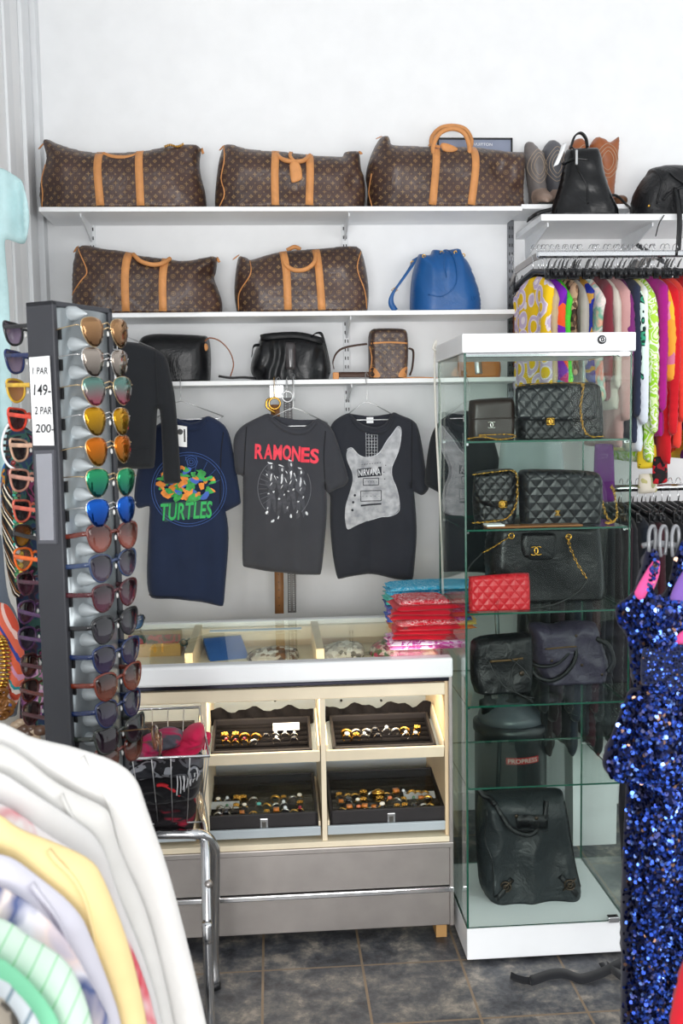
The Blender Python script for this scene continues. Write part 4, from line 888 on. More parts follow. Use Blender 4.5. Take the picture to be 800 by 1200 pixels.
pos = ['left', 'middle', 'right']; TR = []
for i, (xa, xb) in enumerate(cols):
    TR.append(tray(xa, xb, 2.832, .558, .215, 15, .036, f'upper cream tray in the {pos[i]} bay of the counter', ['upper black ring case behind the wire basket', 'upper middle black ring case below the cream rail', 'upper right black ring case beside the wooden side panel'][i], i, True))
for i, (xa, xb) in enumerate(cols2):
    TR.append(tray(xa, xb, 2.832, .335, .29, 7, .028, f'lower cream tray in the {pos[i]} bay of the counter', ['lower black ring case behind the wire basket', 'lower middle black ring case with a white card of rings', 'lower right black ring case with a large gold ring'][i], 10+i, False))
# one ring of each look, then copies
def ringproto(name, band, stone, kind):
    m = MB().torus((0, 0, .009), .0085, .0014, (0, 1, 0), 14, 5, mi=0)
    if kind == 'oval': m.sphere((0, 0, .020), .0055, 10, 6, (1, .8, .7), mi=1)
    elif kind == 'square': m.box(-.0055, .0055, -.005, .005, .016, .0215, mi=1)
    elif kind == 'flower':
        for a in range(6): m.sphere((.005*math.cos(a*1.047), .004*math.sin(a*1.047), .019), .0028, 6, 4, mi=1)
        m.sphere((0, 0, .0205), .003, 8, 5, mi=0)
    elif kind == 'wide': m.torus((0, 0, .009), .0085, .0030, (0, 1, 0), 14, 6, mi=1)
    else: m.sphere((0, 0, .020), .0038, 8, 6, mi=1)
    return m.out(name, [band, stone], None, org=(0, 0, 0))
M_SILV = plain('silver_metal', 'cfcdc8', .22, 1, var=.03)
gm = {n: plain(n, c, r, me, .9, var=.05) for n, c, r, me in (('pearl_stone', 'f2ead8', .15, 0), ('coral_stone', 'e07a4a', .2, 0), ('amber_stone', 'c9762a', .1, 0), ('black_stone', '1b1b20', .08, 0), ('turquoise_stone', '4fb0a8', .2, 0), ('ruby_stone', '8e1f35', .08, 0), ('crystal_stone', 'e8eef2', .03, .3), ('green_stone', '4d7d58', .1, 0))}
protos = []
for nm, band, stn, kd in [('pearl', 'g', 'pearl_stone', 'oval'), ('coral', 'g', 'coral_stone', 'oval'), ('gold flower', 'g', 'gold', 'flower'), ('crystal', 's', 'crystal_stone', 'round'), ('black stone', 's', 'black_stone', 'square'), ('turquoise', 's', 'turquoise_stone', 'oval'), ('wide gold', 'g', 'gold', 'wide'), ('ruby', 'g', 'ruby_stone', 'round'), ('amber', 'g', 'amber_stone', 'square'), ('wide silver', 's', 'silv', 'wide'), ('green stone', 's', 'green_stone', 'round')]:
    b_ = M_GOLD if band == 'g' else M_SILV; s_ = {'gold': M_GOLD, 'silv': M_SILV}.get(stn) or gm[stn]; protos.append([nm, ringproto('ring', b_, s_, kd), False])
ORD = ['first', 'second', 'third', 'fourth', 'fifth', 'sixth', 'seventh', 'eighth', 'ninth', 'tenth', 'eleventh', 'twelfth', 'thirteenth']
bays = ['upper left case', 'upper middle case', 'upper right case', 'lower left case', 'lower middle case', 'lower right case']
for ti, (M, w_, ins, d0, d1, fl, k, rnd) in enumerate(TR):
    n = (7, 8, 8, 7, 11, 12)[ti]; rows = (1, 2) if ti < 3 else (0, 1, 2)
    for r in rows:
        cnt = 0; yy = d0+.025+r*(d1-d0-.05)/5+.002
        for j in range(n):
            if rnd.random() < .12: continue
            xx = ins+.03+(w_-2*ins-.06)*(j+rnd.uniform(-.2, .2)+.3)/n; p_ = protos[rnd.choices(range(11), (3, .8, 4, 2.5, 2, .5, 4, 1, 1.2, 3, .5))[0]]; o = p_[1]
            if p_[2]: o = o.copy(); COL.objects.link(o)
            p_[2] = True
            o.matrix_basis = M @ Matrix.Translation((xx, yy, fl+.012)) @ Matrix.Rotation(rnd.uniform(-.35, .35), 4, 'Z') @ Matrix.Diagonal((rnd.uniform(1.25, 1.6),)*3+(1,))
            cnt += 1; tag(o, f'{p_[0]} ring, {ORD[cnt-1]} from the left, {["front","middle","rear"][r]} row, {bays[ti]}', 'ring', f'rings in the {bays[ti]}')
M, w_, ins, d0, d1, fl, k, rnd = TR[5]
for ti, (fx, fy, wx) in ((1, (.60, .13, .10)), (5, (.66, .10, .12)), (4, (.05, .09, .11)), (2, (.5, .2, 0))):
    M, w_, ins, d0, d1, fl, k, rnd = TR[ti]
    if not wx: continue
    m = MB(); m.M = M @ Matrix.Translation((w_*fx, fy, fl+.022)) @ Matrix.Rotation(.25, 4, 'X'); m.box(0, wx*.8, 0, .03, 0, .0015)
    tag(m.out('price_card', M_LAM, None, False), f'small white card lying in the {bays[ti]} of rings', 'card')
M, w_, ins, d0, d1, fl, k, rnd = TR[5]
m = MB(); m.M = M @ Matrix.Translation((w_*.44, .105, fl+.014)); m.torus((0, 0, .016), .014, .003, (0, 1, 0), 18, 6); m.box(-.018, .018, -.008, .008, .026, .036); m.sphere((0, 0, .038), .010, 12, 6, (1.2, .8, .5))
tag(m.out('bangle', M_GOLD), 'large gold cuff standing in the lower right case', 'bangle')
# crumpled black cloth round the upper cases
for ti, px_ in ((1, 0), (2, 0)):
    M, w_, ins, d0, d1, fl, k, rnd = TR[ti]; m = MB(); m.M = M
    vs = []; nx, nz = 30, 5
    for j in range(nz):
        for i in range(nx): u = i/(nx-1); vs.append((.010+(w_-.02)*u, d1+.004+.008*math.sin(i*1.3+j), .008+(.040+.020*abs(math.sin(u*9+ti)))*j/(nz-1)))
    fs = [(j*nx+i, j*nx+i+1, (j+1)*nx+i+1, (j+1)*nx+i) for j in range(nz-1) for i in range(nx-1)]; b0 = len(vs)
    vs2 = [(a, b+.006, c) for a, b, c in vs]; m.add(vs+vs2, fs+[tuple(x+b0 for x in f)[::-1] for f in fs])
    tag(m.out('velvet_cloth', M_VEL), ['', 'crumpled black cloth behind the upper middle ring case', 'crumpled black cloth with peaks behind the upper right ring case'][ti], 'cloth')

# ================================================================ folded bandanas on the counter
def bmat(name, base, ink): return print_mat(name, [(0, base), (.40, ink), (.43, base), (.56, ink), (.60, base)], 42, 'swirl', .8, dist=2.0)
M_BR = bmat('red_bandana', 'c40d28', 'f3e9e9'); M_BRP = cloth('plain_red_cotton', 'b80c25', .85); M_BT = bmat('turquoise_bandana', '16a3cf', 'c9eef5'); M_BTE = cloth('teal_cotton', '35b5a8', .85)
def folded(label, cx, cy, z, w_, d_, h, rot, mat, seed, group):
    nx, ny, rnd = 16, 12, random.Random(seed); vs = []; fs = []
    def P_(u, v, top):
        e = max(abs(u), abs(v)); k = 1-max(0, (e-.8)/.2)**2*.9
        sag = .009*noise.noise(Vector((u*1.5, v*1.5, seed))); hh = (h*.55*k+sag*.3) if top else (-h*.45*k)
        q = 1+.07*noise.noise(Vector((u*1.6, v*1.6, seed+9)))+.02*noise.noise(Vector((u*6, v*6, seed)))
        return Vector((u*w_/2*q, v*d_/2*q, h*.5+hh))
    for top in (1, 0):
        for j in range(ny+1):
            for i in range(nx+1): vs.append(P_(-1+2*i/nx, -1+2*j/ny, top))
    N = (nx+1)*(ny+1)
    for j in range(ny):
        for i in range(nx): a = j*(nx+1)+i; fs.append((a, a+1, a+nx+2, a+nx+1)); fs.append((a+N, a+nx+1+N, a+nx+2+N, a+1+N))
    for i in range(nx): fs.append((i, i+N, i+1+N, i+1)); a = ny*(nx+1)+i; fs.append((a, a+1, a+1+N, a+N))
    for j in range(ny): a = j*(nx+1); fs.append((a, a+nx+1, a+nx+1+N, a+N)); a += nx; fs.append((a, a+N, a+nx+1+N, a+nx+1))
    m = MB(); m.M = Matrix.Translation((cx, cy, z)) @ Matrix.Rotation(rot, 4, 'Z'); m.add(vs, fs)
    return tag(m.out('folded_bandana', mat), label, 'bandana', group)
rnd = random.Random(3)
cR = PZ(503, 764, CZ); zz = CZ+.0015
lays = [('pink bandana at the bottom of the red stack', print_mat('pink_bandana', ['e68ac0', 'd460a8', 'f0d0e4', 'd35aa5'], 40, 'swirl', .8), .215), ('white and lilac bandana second from the bottom of the red stack', print_mat('lilac_bandana', ['e9dcea', 'b04d98', 'e8d5ea', 'd7a5d5'], 40, 'swirl', .8), .21)]
names = ['lowest', 'second lowest', 'third from the bottom', 'fourth from the bottom', 'fifth from the bottom', 'sixth from the bottom', 'seventh from the bottom', 'uppermost']
yR = 2.98
for lab, mt, w_ in lays: folded(lab, cR.x-.005, yR, zz, w_, .17, .0125, rnd.uniform(-.05, .05), mt, int(zz*999), 'folded bandanas in the red stack'); zz += .0130
for k in range(8):
    folded(f'red folded bandana, {names[k]} of the reds on the counter', cR.x+rnd.uniform(-.008, .006)-.004*k*.5, yR+rnd.uniform(-.006, .006), zz, .185-(.022 if k > 6 else 0)+rnd.uniform(-.012, .010), .155, .0158, rnd.uniform(-.14, .14), M_BR if k in (3, 7) else M_BRP, 50+k, 'folded bandanas in the red stack'); zz += .0152
cT = PZ(500, 735, CZ); zz = CZ+.0015; ty = 3.24
for k, (lab, mt) in enumerate([('orange folded bandana at the bottom of the rear stack', cloth('orange_cotton', 'e88a4e')), ('yellow folded bandana near the bottom of the rear stack', cloth('yellow_cotton', 'e8c468')), ('royal blue folded bandana in the rear stack', bmat('royal_bandana', '2453c0', 'b8c8f0')), ('orange red folded bandana in the rear stack above the royal blue', cloth('coral_cotton', 'e06a48')), ('purple folded bandana in the rear stack', bmat('purple_bandana', '7a62b8', 'd8cfee')), ('dark blue folded bandana in the rear stack', bmat('dark_blue_bandana', '2f4a8c', '9fb4dd')), ('teal folded bandana under the turquoise ones', M_BTE), ('pale green folded bandana near the top of the rear stack', cloth('sea_green_cotton', '55c0b8')), ('turquoise folded bandana second from the top of the rear stack', M_BT), ('turquoise folded bandana on top of the rear stack', M_BT)]):
    folded(lab, cT.x+.012+rnd.uniform(-.01, .01), ty, zz, .30 if k > 3 else .28, .17, .0145, rnd.uniform(-.05, .05), mt, 70+k, 'folded bandanas in the rear stack'); zz += .0147
# ================================================================ glass cabinet
GX0, GX1, GY0, GY1, GT = .524, .990, 2.68, 3.10, .006
M_CABW = plain('white_cabinet_panel', 'eff1f3', .35, var=.015)
gc = thing('glass_cabinet', 'tall glass display cabinet with white base and white lock top', 'cabinet', ((GX0+GX1)/2, (GY0+GY1)/2, 0))
MB().box(GX0, GX1, GY0, GY1, .012, .105).out('base_box', M_CABW, gc, False, .003)
MB().box(GX0+.02, GX1-.02, GY0+.02, GY1-.02, 0, .014).out('plinth', M_BLKPL, gc, False)
MB().box(GX0-.006, GX1+.006, GY0-.008, GY1, 1.727, 1.778).out('top_box', M_CABW, gc, False, .003)
MB().box(GX0+.004, GX1-.004, GY0+.004, GY0+.012, 1.715, 1.727).out('top_rail', M_CHROME, gc, False, .002)
def pane(name, x0, x1, y0, y1, z0, z1, par, edge, thin):
    m = MB(); m.box(x0, x1, y0, y1, z0, z1)
    ax = {'x': (4, 5), 'y': (2, 3), 'z': (0, 1)}[thin]; m.mi = [0 if i in ax else 1 for i in range(6)]
    return m.out(name, [M_GLASS, edge], par, False)
pane('side_pane', GX0, GX0+GT, GY0+.002, GY1, .105, 1.727, gc, M_GEDGE, 'x')
pane('side_pane', GX1-GT, GX1, GY0+.002, GY1, .105, 1.727, gc, M_GEDGE, 'x')
pane('back_pane', GX0+GT, GX1-GT, GY1-GT, GY1, .105, 1.727, gc, M_GEDGE2, 'y')
d = pane('glass_door', GX0+.003, GX1-.003, GY0-.006, GY0, .110, 1.722, gc, M_GEDGE, 'y')
SHZ = [1.484, 1.241, 1.008, .745, .509]
for z in SHZ: pane('glass_shelf', GX0+GT+.001, GX1-GT-.001, GY0+.008, GY1-GT-.002, z, z+.005, gc, M_GEDGE, 'z')
m = MB()
for z in SHZ:
    for x in (GX0+GT+.001, GX1-GT-.009):
        for y in (GY0+.02, GY1-.04): m.box(x, x+.008, y, y+.014, z-.007, z-.0005)
m.out('shelf_clips', M_CHROME, gc, False)
c = P(705, 398, GY0-.01); lk = MB().lathe((c.x, GY0-.012, c.z), [(.0105, -.002), (.012, 0), (.012, .005)], 20, 'Y').out('lock', plain('dark_lock', '3a3b3e', .35, .5), gc)
MB().torus((c.x, GY0-.0145, c.z), .007, .0012, (0, 1, 0), 16, 5).box(c.x-.0012, c.x+.0012, GY0-.0155, GY0-.013, c.z-.004, c.z+.004).out('keyhole', M_CHROME, lk)
c = P(718, 1077, GY0); MB().box(c.x-.016, c.x+.016, GY0-.010, GY0+.010, .106, .122).out('door_hinge', M_CHROME, gc, False, .002)
c = P(718, 408, GY0); MB().box(GX1-.04, GX1-.012, GY0-.009, GY0+.008, 1.712, 1.727).out('door_hinge', M_CHROME, gc, False, .002)
tag(MB().tube(cat([Vector((GX0+.01, GY1+.006, 1.76)), Vector((GX0-.012, GY1+.012, 1.77)), P(511, 400, 3.12), P(509, 425, 3.12), P(511, 500, 3.1), P(516, 600, 3.08), P(519, 700, 3.07), P(521, 713, 3.05)], 6), .0035, 8).out('power_cord', plain('white_cable', 'd9d6cd', .5, var=0)), 'white power cord hanging down the left side of the glass cabinet', 'cord')

# ---------------------------------------------------------------- bags in the cabinet
M_QB = quilt('black_quilted_leather', '1d1e22', .037, .3); M_QR = quilt('red_quilted_leather', 'd0202c', .030, .38); M_QB2 = quilt('worn_quilted_leather', '17171a', .03, .35)
M_BRN = leather('dark_brown_leather', '2c211d', .35, .3, 10)
def chain(pts, Y=None, r=.0042, pl=None):
    q = cat([P(p[0], p[1], p[2] if len(p) > 2 else Y) for p in pts], 14); L = [q[0]]
    for a in q[1:]:
        if (a-L[-1]).length > r*1.55: L.append(a)
    m = MB()
    for i, a in enumerate(L):
        t = (L[min(i+1, len(L)-1)]-L[max(i-1, 0)]).normalized(); n = t.cross(Vector((0, 1, 0)) if i % 2 else Vector((.7, .7, .2)))
        m.torus(a, r, .0011, n if n.length > .1 else (0, 1, 0), 9, 5, st=(1.15, .8))
    return m
def cc(m, c, y, s):      # two interlocked open rings
    m.torus((c.x+s*.42, y, c.z), s*.72, s*.13, (0, -1, 0), 16, 6, (math.radians(48), math.radians(312))); m.torus((c.x-s*.42, y-.0008, c.z), s*.72, s*.13, (0, -1, 0), 16, 6, (math.radians(-132), math.radians(132))); return m
def cbag(label, pts, Y, sh, mat, T=.035, R=.025, bf=None, name='handbag', body='bag_body', edge=.004, sm=1, cat_='bag', res=.008):
    zb = (SHZ+[.100])[sh]+.005; cx = sum(p[0] for p in pts)/len(pts)
    t = thing(name, label, cat_, (P(cx, 500, Y).x, Y, zb)); pl = Pillow(pts, Y, T, R, base=zb, bumpf=bf or noisef(.003, 14, len(label)), res=res, edge=edge, sm=sm); pl.obj(body, mat, t); return t, pl
YQ = 2.80
t, pl = cbag('small brown-black flap clutch with a chain at its foot, top cabinet shelf', [(549, 469), (597, 466), (601, 468), (603, 476), (602, 516), (549, 516)], YQ+.01, 0, M_BRN, .025, .015)
strap(MB(), [(550, 492), (575, 491), (602, 490)], pl, .004, .002).out('flap_edge', M_BRN, t); c = P(573, 498, pl.Y); cc(MB(), Vector((c.x, 0, c.z)), pl.surf(c.x, c.z)-.003, .012).out('emblem', M_SILV, t)
chain([(549, 514, 2.745), (565, 512, 2.745), (585, 515, 2.74), (603, 512, 2.745), (596, 509, 2.75), (560, 510, 2.75)]).out('chain', M_GOLD, t)
t, pl = cbag('larger black quilted flap bag with a gold turn lock, top cabinet shelf', [(604, 457), (609, 452), (650, 450.5), (697, 450), (703, 458), (705, 516), (604, 516)], YQ+.02, 0, M_QB2, .045, .02)
Pillow([(603.5, 453.5), (650, 451.5), (698, 451), (699, 489), (692, 493), (650, 494), (612, 493), (604, 490)], 2.768, .006, .008, sm=1, res=.008).obj('flap', M_QB, t)
c = P(644.5, 494, 2.755); cc(MB(), c, c.y-.004, .013).out('turn_lock', M_GOLD, t); MB().lathe((c.x, c.y, c.z), [(.012, -.002), (.012, .003)], 20, 'Y').out('lock_plate', M_GOLD, t)
chain([(609, 452, 2.80), (640, 449, 2.80), (678, 449, 2.79), (683, 455, 2.75), (680, 478, 2.748), (684, 503, 2.745), (693, 511.5, 2.735), (708, 511, 2.74)], r=.0055).out('chain', M_GOLD, t)
t, pl = cbag('black quilted flap bag leaning at the left of the second cabinet shelf', [(556, 556), (580, 553), (600, 552), (605.5, 558), (605, 604), (600, 617), (556, 617), (553, 590)], 2.83, 1, M_QB2, .04, .02)
Pillow([(556, 557), (601, 552.5), (604, 560), (602, 588), (588, 597), (566, 592), (556, 585)], 2.788, .005, .008).obj('flap', M_QB2, t)
c = P(589, 591, 2.78); cc(MB().lathe((c.x, 2.780, c.z), [(.013, -.002), (.013, .003)], 20, 'Y'), c, 2.775, .012).out('turn_lock', M_GOLD, t)
chain([(556, 556, 2.80), (580, 553, 2.79), (603, 553, 2.77), (606, 575, 2.765), (604, 592, 2.76), (594, 607, 2.75), (575, 611, 2.74), (552, 613, 2.74)], r=.0055).out('chain', M_GOLD, t)
t, pl = cbag('wide black quilted bag with a gold emblem at the right of the second cabinet shelf', [(607, 556), (615, 553.5), (650, 554), (697, 556), (704, 562), (704, 604), (700, 617), (609, 617)], 2.80, 1, M_QB, .04, .02)
c = P(652, 601, 2.76); cc(MB(), c, pl.surf(c.x, c.z)-.003, .009).out('emblem', M_GOLD, t)
chain([(703, 574, 2.80), (706, 590, 2.79), (711, 606, 2.76), (718, 612, 2.74), (709, 613, 2.73), (722, 607, 2.76), (720, 580, 2.80), (716, 570, 2.86)], r=.005).out('chain', M_GOLD, t)
t = thing('leather_pouch', 'flat brown and white pouch lying under the quilted bags, second cabinet shelf', 'pouch', (P(600, 617, 2.73).x, 2.73, SHZ[1]+.005))
a, b = P(568, 615, 2.72), P(680, 615, 2.72); MB().box(a.x, b.x, 2.695, 2.745, SHZ[1]+.006, SHZ[1]+.012).out('pouch_body', leather('amber_leather', '8a5a34', .35, .3), t, False, .003)
MB().box(a.x, a.x+.05, 2.693, 2.745, SHZ[1]+.012, SHZ[1]+.017).out('paper_fold', M_LAM, t, False, .001)
# tote
t, pl = cbag('big smooth black leather tote on the third cabinet shelf behind the red wallet', [(572, 632), (580, 625), (600, 623), (660, 622), (698, 625), (702, 645), (705, 690), (705, 711), (695, 716), (572, 716), (567, 672)], 2.90, 2, M_BLKLEA, .07, .04, noisef(.006, 9, 3), 'tote_bag')
Pillow([(610, 624), (652, 624), (652, 650), (646, 657.5), (618, 657), (610, 649)], 2.828, .004, .006).obj('flap', M_BLKLEA, t)
c = P(628, 645.5, 2.82); cc(MB(), c, 2.820, .017).out('emblem', M_GOLD, t)
for pts, nm in (([(598.6, 628.5, 2.825), (592, 632, 2.81), (578, 641, 2.79), (565, 648, 2.78)], 'a'), ([(666, 629, 2.822), (667, 639, 2.81), (676, 660, 2.79), (688, 679, 2.78)], 'b')): chain(pts, r=.006).out('chain', M_GOLD, t)
m = MB()
for px_, py_ in ((599, 628), (666, 629)): c = P(px_, py_, 2.825); m.torus(c, .008, .002, (0, 1, 0), 16, 6)
m.out('eyelets', M_GOLD, t)
MB().tube(T3([(688, 679, 2.78), (675, 695, 2.76), (650, 708, 2.74), (620, 713.5, 2.73), (600, 714, 2.73)], 2.8), .0025, 6).tube(T3([(565, 648, 2.78), (553, 660, 2.76), (545, 672, 2.74)], 2.8), .0025, 6).out('strap', M_BLKPL, t)
t, pl = cbag('red quilted zip wallet on the third cabinet shelf', [(549, 676.5), (615, 672), (619.5, 676), (620.5, 711), (617, 714), (549, 716)], 2.735, 2, M_QR, .012, .01, name='wallet', cat_='wallet')
q = cat([Vector(a) for a in p2([(549, 676.8), (580, 674.5), (614, 672.5), (619, 677), (620, 708)], 2.735)], 5); MB().tube([(a.x, 2.735, a.y+.0005) for a in q], .0028, 6).out('zip', plain('dark_red_zip', '8c1420', .5), t)
c = P(582, 706, 2.72); cc(MB(), c, pl.surf(c.x, c.z)-.002, .008).out('emblem', M_QR, t)
# fourth shelf
t, pl = cbag('black crinkled leather clutch with long zip tassels, fourth cabinet shelf at the left', [(551, 755), (565, 748), (600, 746), (619, 744), (623.5, 750), (624, 800), (620, 812), (556, 813), (550.5, 800)], 2.84, 3, M_BLKSOFT, .035, .03, ridgef(.006, 14, 2), 'clutch_bag')
strap(MB(), [(570, 775), (590, 773.5), (608, 771)], pl, .006, .002).out('zip', plain('bronze_zip', '6b5439', .4, .7), t)
MB().tube(T3([(572, 774, 2.79), (580, 790, 2.78), (592, 805, 2.77), (612, 815, 2.75), (626, 818, 2.74)], 2.8), .0018, 5).tube(T3([(608, 772, 2.79), (600, 785, 2.78), (602, 808, 2.76), (625, 822, 2.73)], 2.8), .0018, 5).tube(T3([(598, 772, 2.79), (612, 783, 2.78), (622, 797, 2.77)], 2.8), .0018, 5).out('leather_tassels', M_BLKPL, t)
c = P(611, 789, 2.8); MB().sphere((c.x, pl.surf(c.x, c.z), c.z), .008, 10, 6, (1, .4, 1)).out('stud', plain('dark_bronze', '4a3f36', .35, .9), t)
M_PUR = leather('aubergine_leather', '3b3646', .42, .8, 16)
t, pl = cbag('dark purple-grey leather bag with braided handles, fourth cabinet shelf at the right', [(618, 746), (628, 743), (646, 747), (664, 741), (697, 743), (703, 765), (712, 792), (707, 808), (690, 811), (632, 811), (622, 790)], 2.93, 3, M_PUR, .05, .04, ridgef(.008, 12, 5))
MB().tube(T3([(622, 785, 2.87), (632, 795, 2.86), (648, 797, 2.86), (664, 787, 2.86), (674, 770, 2.87), (674, 750, 2.88)], 2.9), .007, 8).tube(T3([(620, 776, 2.88), (634, 781, 2.87), (652, 778, 2.87), (668, 763, 2.88), (676, 748, 2.89)], 2.9), .0055, 8).out('handle', M_BLKSOFT, t)
MB().tube(T3([(698, 748, 2.88), (712, 756, 2.87), (718, 775, 2.87), (712, 788, 2.87)], 2.9), .0085, 7).out('shoulder_strap', M_BLKSOFT, t)
strap(MB(), [(632, 770), (650, 769), (668, 767)], pl, .004, .002).out('zip', MC['bronze_zip'], t)
m = MB()
for px_, py_ in ((675, 789), (698, 800), (640, 784), (668, 755)): c = P(px_, py_, 2.93); z = c.z+pl.dz; m.sphere((c.x, pl.surf(c.x, z), z), .005, 8, 6, (1, .5, 1))
m.out('studs', MC['dark_bronze'], t)
# big bag on the base
t, pl = cbag('large worn black leather bag with buckles standing on the cabinet base', [(562, 941), (600, 936), (658, 934), (662, 950), (666, 990), (672, 1020), (679, 1045), (677, 1051), (640, 1054), (572, 1057), (562, 1050), (559, 1020), (557, 975)], 2.88, 5, leather('worn_black_leather', '23272a', .42, .8, 13), .06, .05, ridgef(.016, 8, 7), 'tote_bag')
MB().tube(T3([(580, 952, 2.82), (588, 966, 2.81), (600, 982, 2.80), (620, 988, 2.80), (633, 977, 2.81), (638, 965, 2.81), (640, 948, 2.82)], 2.8, dz=pl.dz), .008, 8).tube(T3([(560, 934, 2.86), (566, 942, 2.85), (574, 945, 2.84), (580, 953, 2.82)], 2.8, dz=pl.dz), .008, 8).out('handle', M_BLKSOFT, t)
m = MB()
for cx_, cy_ in ((586, 1036), (658, 1032)):
    c = P(cx_, cy_, 2.88); z = c.z+pl.dz; y = pl.surf(c.x, z)-.004; m.torus((c.x, y, z), .015, .003, (.2, 1, 0), 16, 6); m.torus((c.x, y-.002, z), .007, .0025, (0, 1, 0), 12, 6); m.tube([(c.x-.02, y+.001, z-.018), (c.x+.018, y-.003, z+.02)], .003, 6)
m.out('buckles', MC['dark_bronze'], t)
for L in ([(574, 1050), (584, 1040), (594, 1028)], [(668, 1045), (658, 1034), (648, 1024)]): strap(MB(), L, pl, .016, .003).out('buckled_strap', M_BLKSOFT, t)
strap(strap(MB(), [(598, 963), (615, 960), (634, 961)], pl, .040, .003), [(598, 972), (616, 970), (634, 971)], pl, .004, .002, .005).out('zip_pocket', M_BLKSOFT, t)
m = MB()
for px_ in (604, 626): c = P(px_, 965, 2.82); m.sphere((c.x, pl.surf(c.x, c.z+pl.dz)-.005, c.z+pl.dz), .006, 8, 6, (1, .5, 1))
m.out('studs', MC['dark_bronze'], t)
q = cat([Vector(a) for a in p2([(566, 950), (564, 985), (571, 1010), (572, 1048)], 2.88)], 5); q2 = cat([Vector(a) for a in p2([(656, 942), (662, 980), (668, 1010), (674, 1040)], 2.88)], 5)
MB().tube([(a.x, pl.surf(a.x, a.y+pl.dz)-.001, a.y+pl.dz) for a in q], .0025, 6).tube([(a.x, pl.surf(a.x, a.y+pl.dz)-.001, a.y+pl.dz) for a in q2], .0025, 6).out('piping', M_BLKSOFT, t)

# ================================================================ behind the cabinet: steamer, paper bag, strap
Y = 3.36; sx = P(598, 900, Y).x; gz = P(598, 926, Y-.13).z
st = thing('garment_steamer', 'black drum-shaped garment steamer on the floor behind the glass cabinet', 'steamer', (sx, Y, 0))
R_ = .125; zt = P(598, 861, Y-.12).z; zb_ = .16
MB().lathe((sx, Y, 0), [(.10, .03), (.118, .05), (R_, .12), (R_, zt-.02), (R_+.006, zt-.015), (R_+.006, zt+.012), (R_-.01, zt+.02)], 32).out('tank', plain('black_tank', '24262c', .3, spec=.7), st)
MB().lathe((sx, Y, 0), [(R_-.005, zt+.012), (.11, zt+.045), (.075, zt+.075), (.045, zt+.09), (.03, zt+.10)], 32).out('lid', plain('dark_grey_lid', '565a62', .35, spec=.6), st)
for dx in (-.085, .0): MB().lathe((sx+dx, Y-.02, zt+.03), [(.022, 0), (.022, .035), (.03, .04), (.03, .062), (.014, .07), (.012, .09)], 16).out('filler_cap', M_BLKPL, st)
MB().tube([(sx-.03, Y+.02, zt+.05), (sx-.045, Y+.05, 1.05)], .008, 10).out('pole', plain('grey_pole', '8b9296', .4, .5), st)
MB().tube(cat([Vector((sx+.02, Y, zt+.09)), Vector((sx+.03, Y-.02, zt+.16)), Vector((sx+.07, Y, zt+.10)), Vector((sx+.10, Y, zt+.2)), Vector((sx+.05, Y+.03, 1.0))], 8), .012, 10).out('hose', M_BLKPL, st)
for a in range(4): an = math.pi/4+a*math.pi/2; MB().lathe((sx+.09*math.cos(an), Y+.09*math.sin(an), .0), [(.018, 0), (.018, .04)], 12).out('foot', M_BLKPL, st)
c = P(613, 892, Y-R_); lab = MB(); hw = P(633, 892, Y-.1).x-P(594, 892, Y-.1).x; vs = []; n = 14
def arc_pt(x, z, l=.001): return Vector((x, Y-math.sqrt(max((R_+l)**2-(x-sx)**2, 0)), z))
for i in range(n+1):
    x = c.x-.058+hw*i/n
    for z in (c.z-.0115, c.z+.0115): vs.append(arc_pt(x, z))
lab.add(vs, [(2*i, 2*i+2, 2*i+3, 2*i+1) for i in range(n)]).out('label', plain('red_label', 'c8242c', .4, var=.03), st, False)
class Arc:
    def surf(s, x, z): return arc_pt(x, z, .001).y
text('lettering', 'PROPRESS', (c.x-.058+hw/2, c.z), hw*.9, .015, Arc(), plain('pale_lettering', 'e6d3d0', .5, var=0), st, bold=.01, lift=.001)
MB().sphere((sx-.005, Y-.105, zt+.035), .007, 8, 6, (1, .6, 1)).out('warning_mark', plain('yellow_mark', 'e4c52c', .5), st)
# paper bag
Y = 3.42; zg = P(695, 950, Y).z; t = thing('paper_bag', 'white paper carrier bag on the floor behind the right of the cabinet', 'bag', (P(695, 950, Y).x, Y, 0))
a, b = P(672, 856, Y), P(722, 950, Y); top = a.z
m = MB(); x0, x1 = a.x, b.x; vs = [(x0, Y, 0), (x1, Y, 0), (x1, Y+.1, 0), (x0, Y+.1, 0), (x0-.004, Y, top), (x1+.004, Y, top), (x1+.004, Y+.1, top), (x0-.004, Y+.1, top), ((x0), Y+.05, top*.5)]
m.add(vs[:8], [(3, 2, 1, 0), (0, 1, 5, 4), (1, 2, 6, 5), (2, 3, 7, 6), (3, 0, 4, 7)]); m.out('bag_body', plain('white_paper', 'e9eaec', .7, bump=.2, bscale=15, bdist=.01), t, False)
for yy in (Y, Y+.1): MB().tube(cat([Vector((x0+.04, yy, top-.01)), Vector((x0+.045, yy, top+.05)), Vector(((x0+x1)/2, yy, top+.075)), Vector((x1-.045, yy, top+.05)), Vector((x1-.04, yy, top-.01))], 8), .003, 6).out('handle', plain('grey_cord', 'b5b8bc', .7), t)
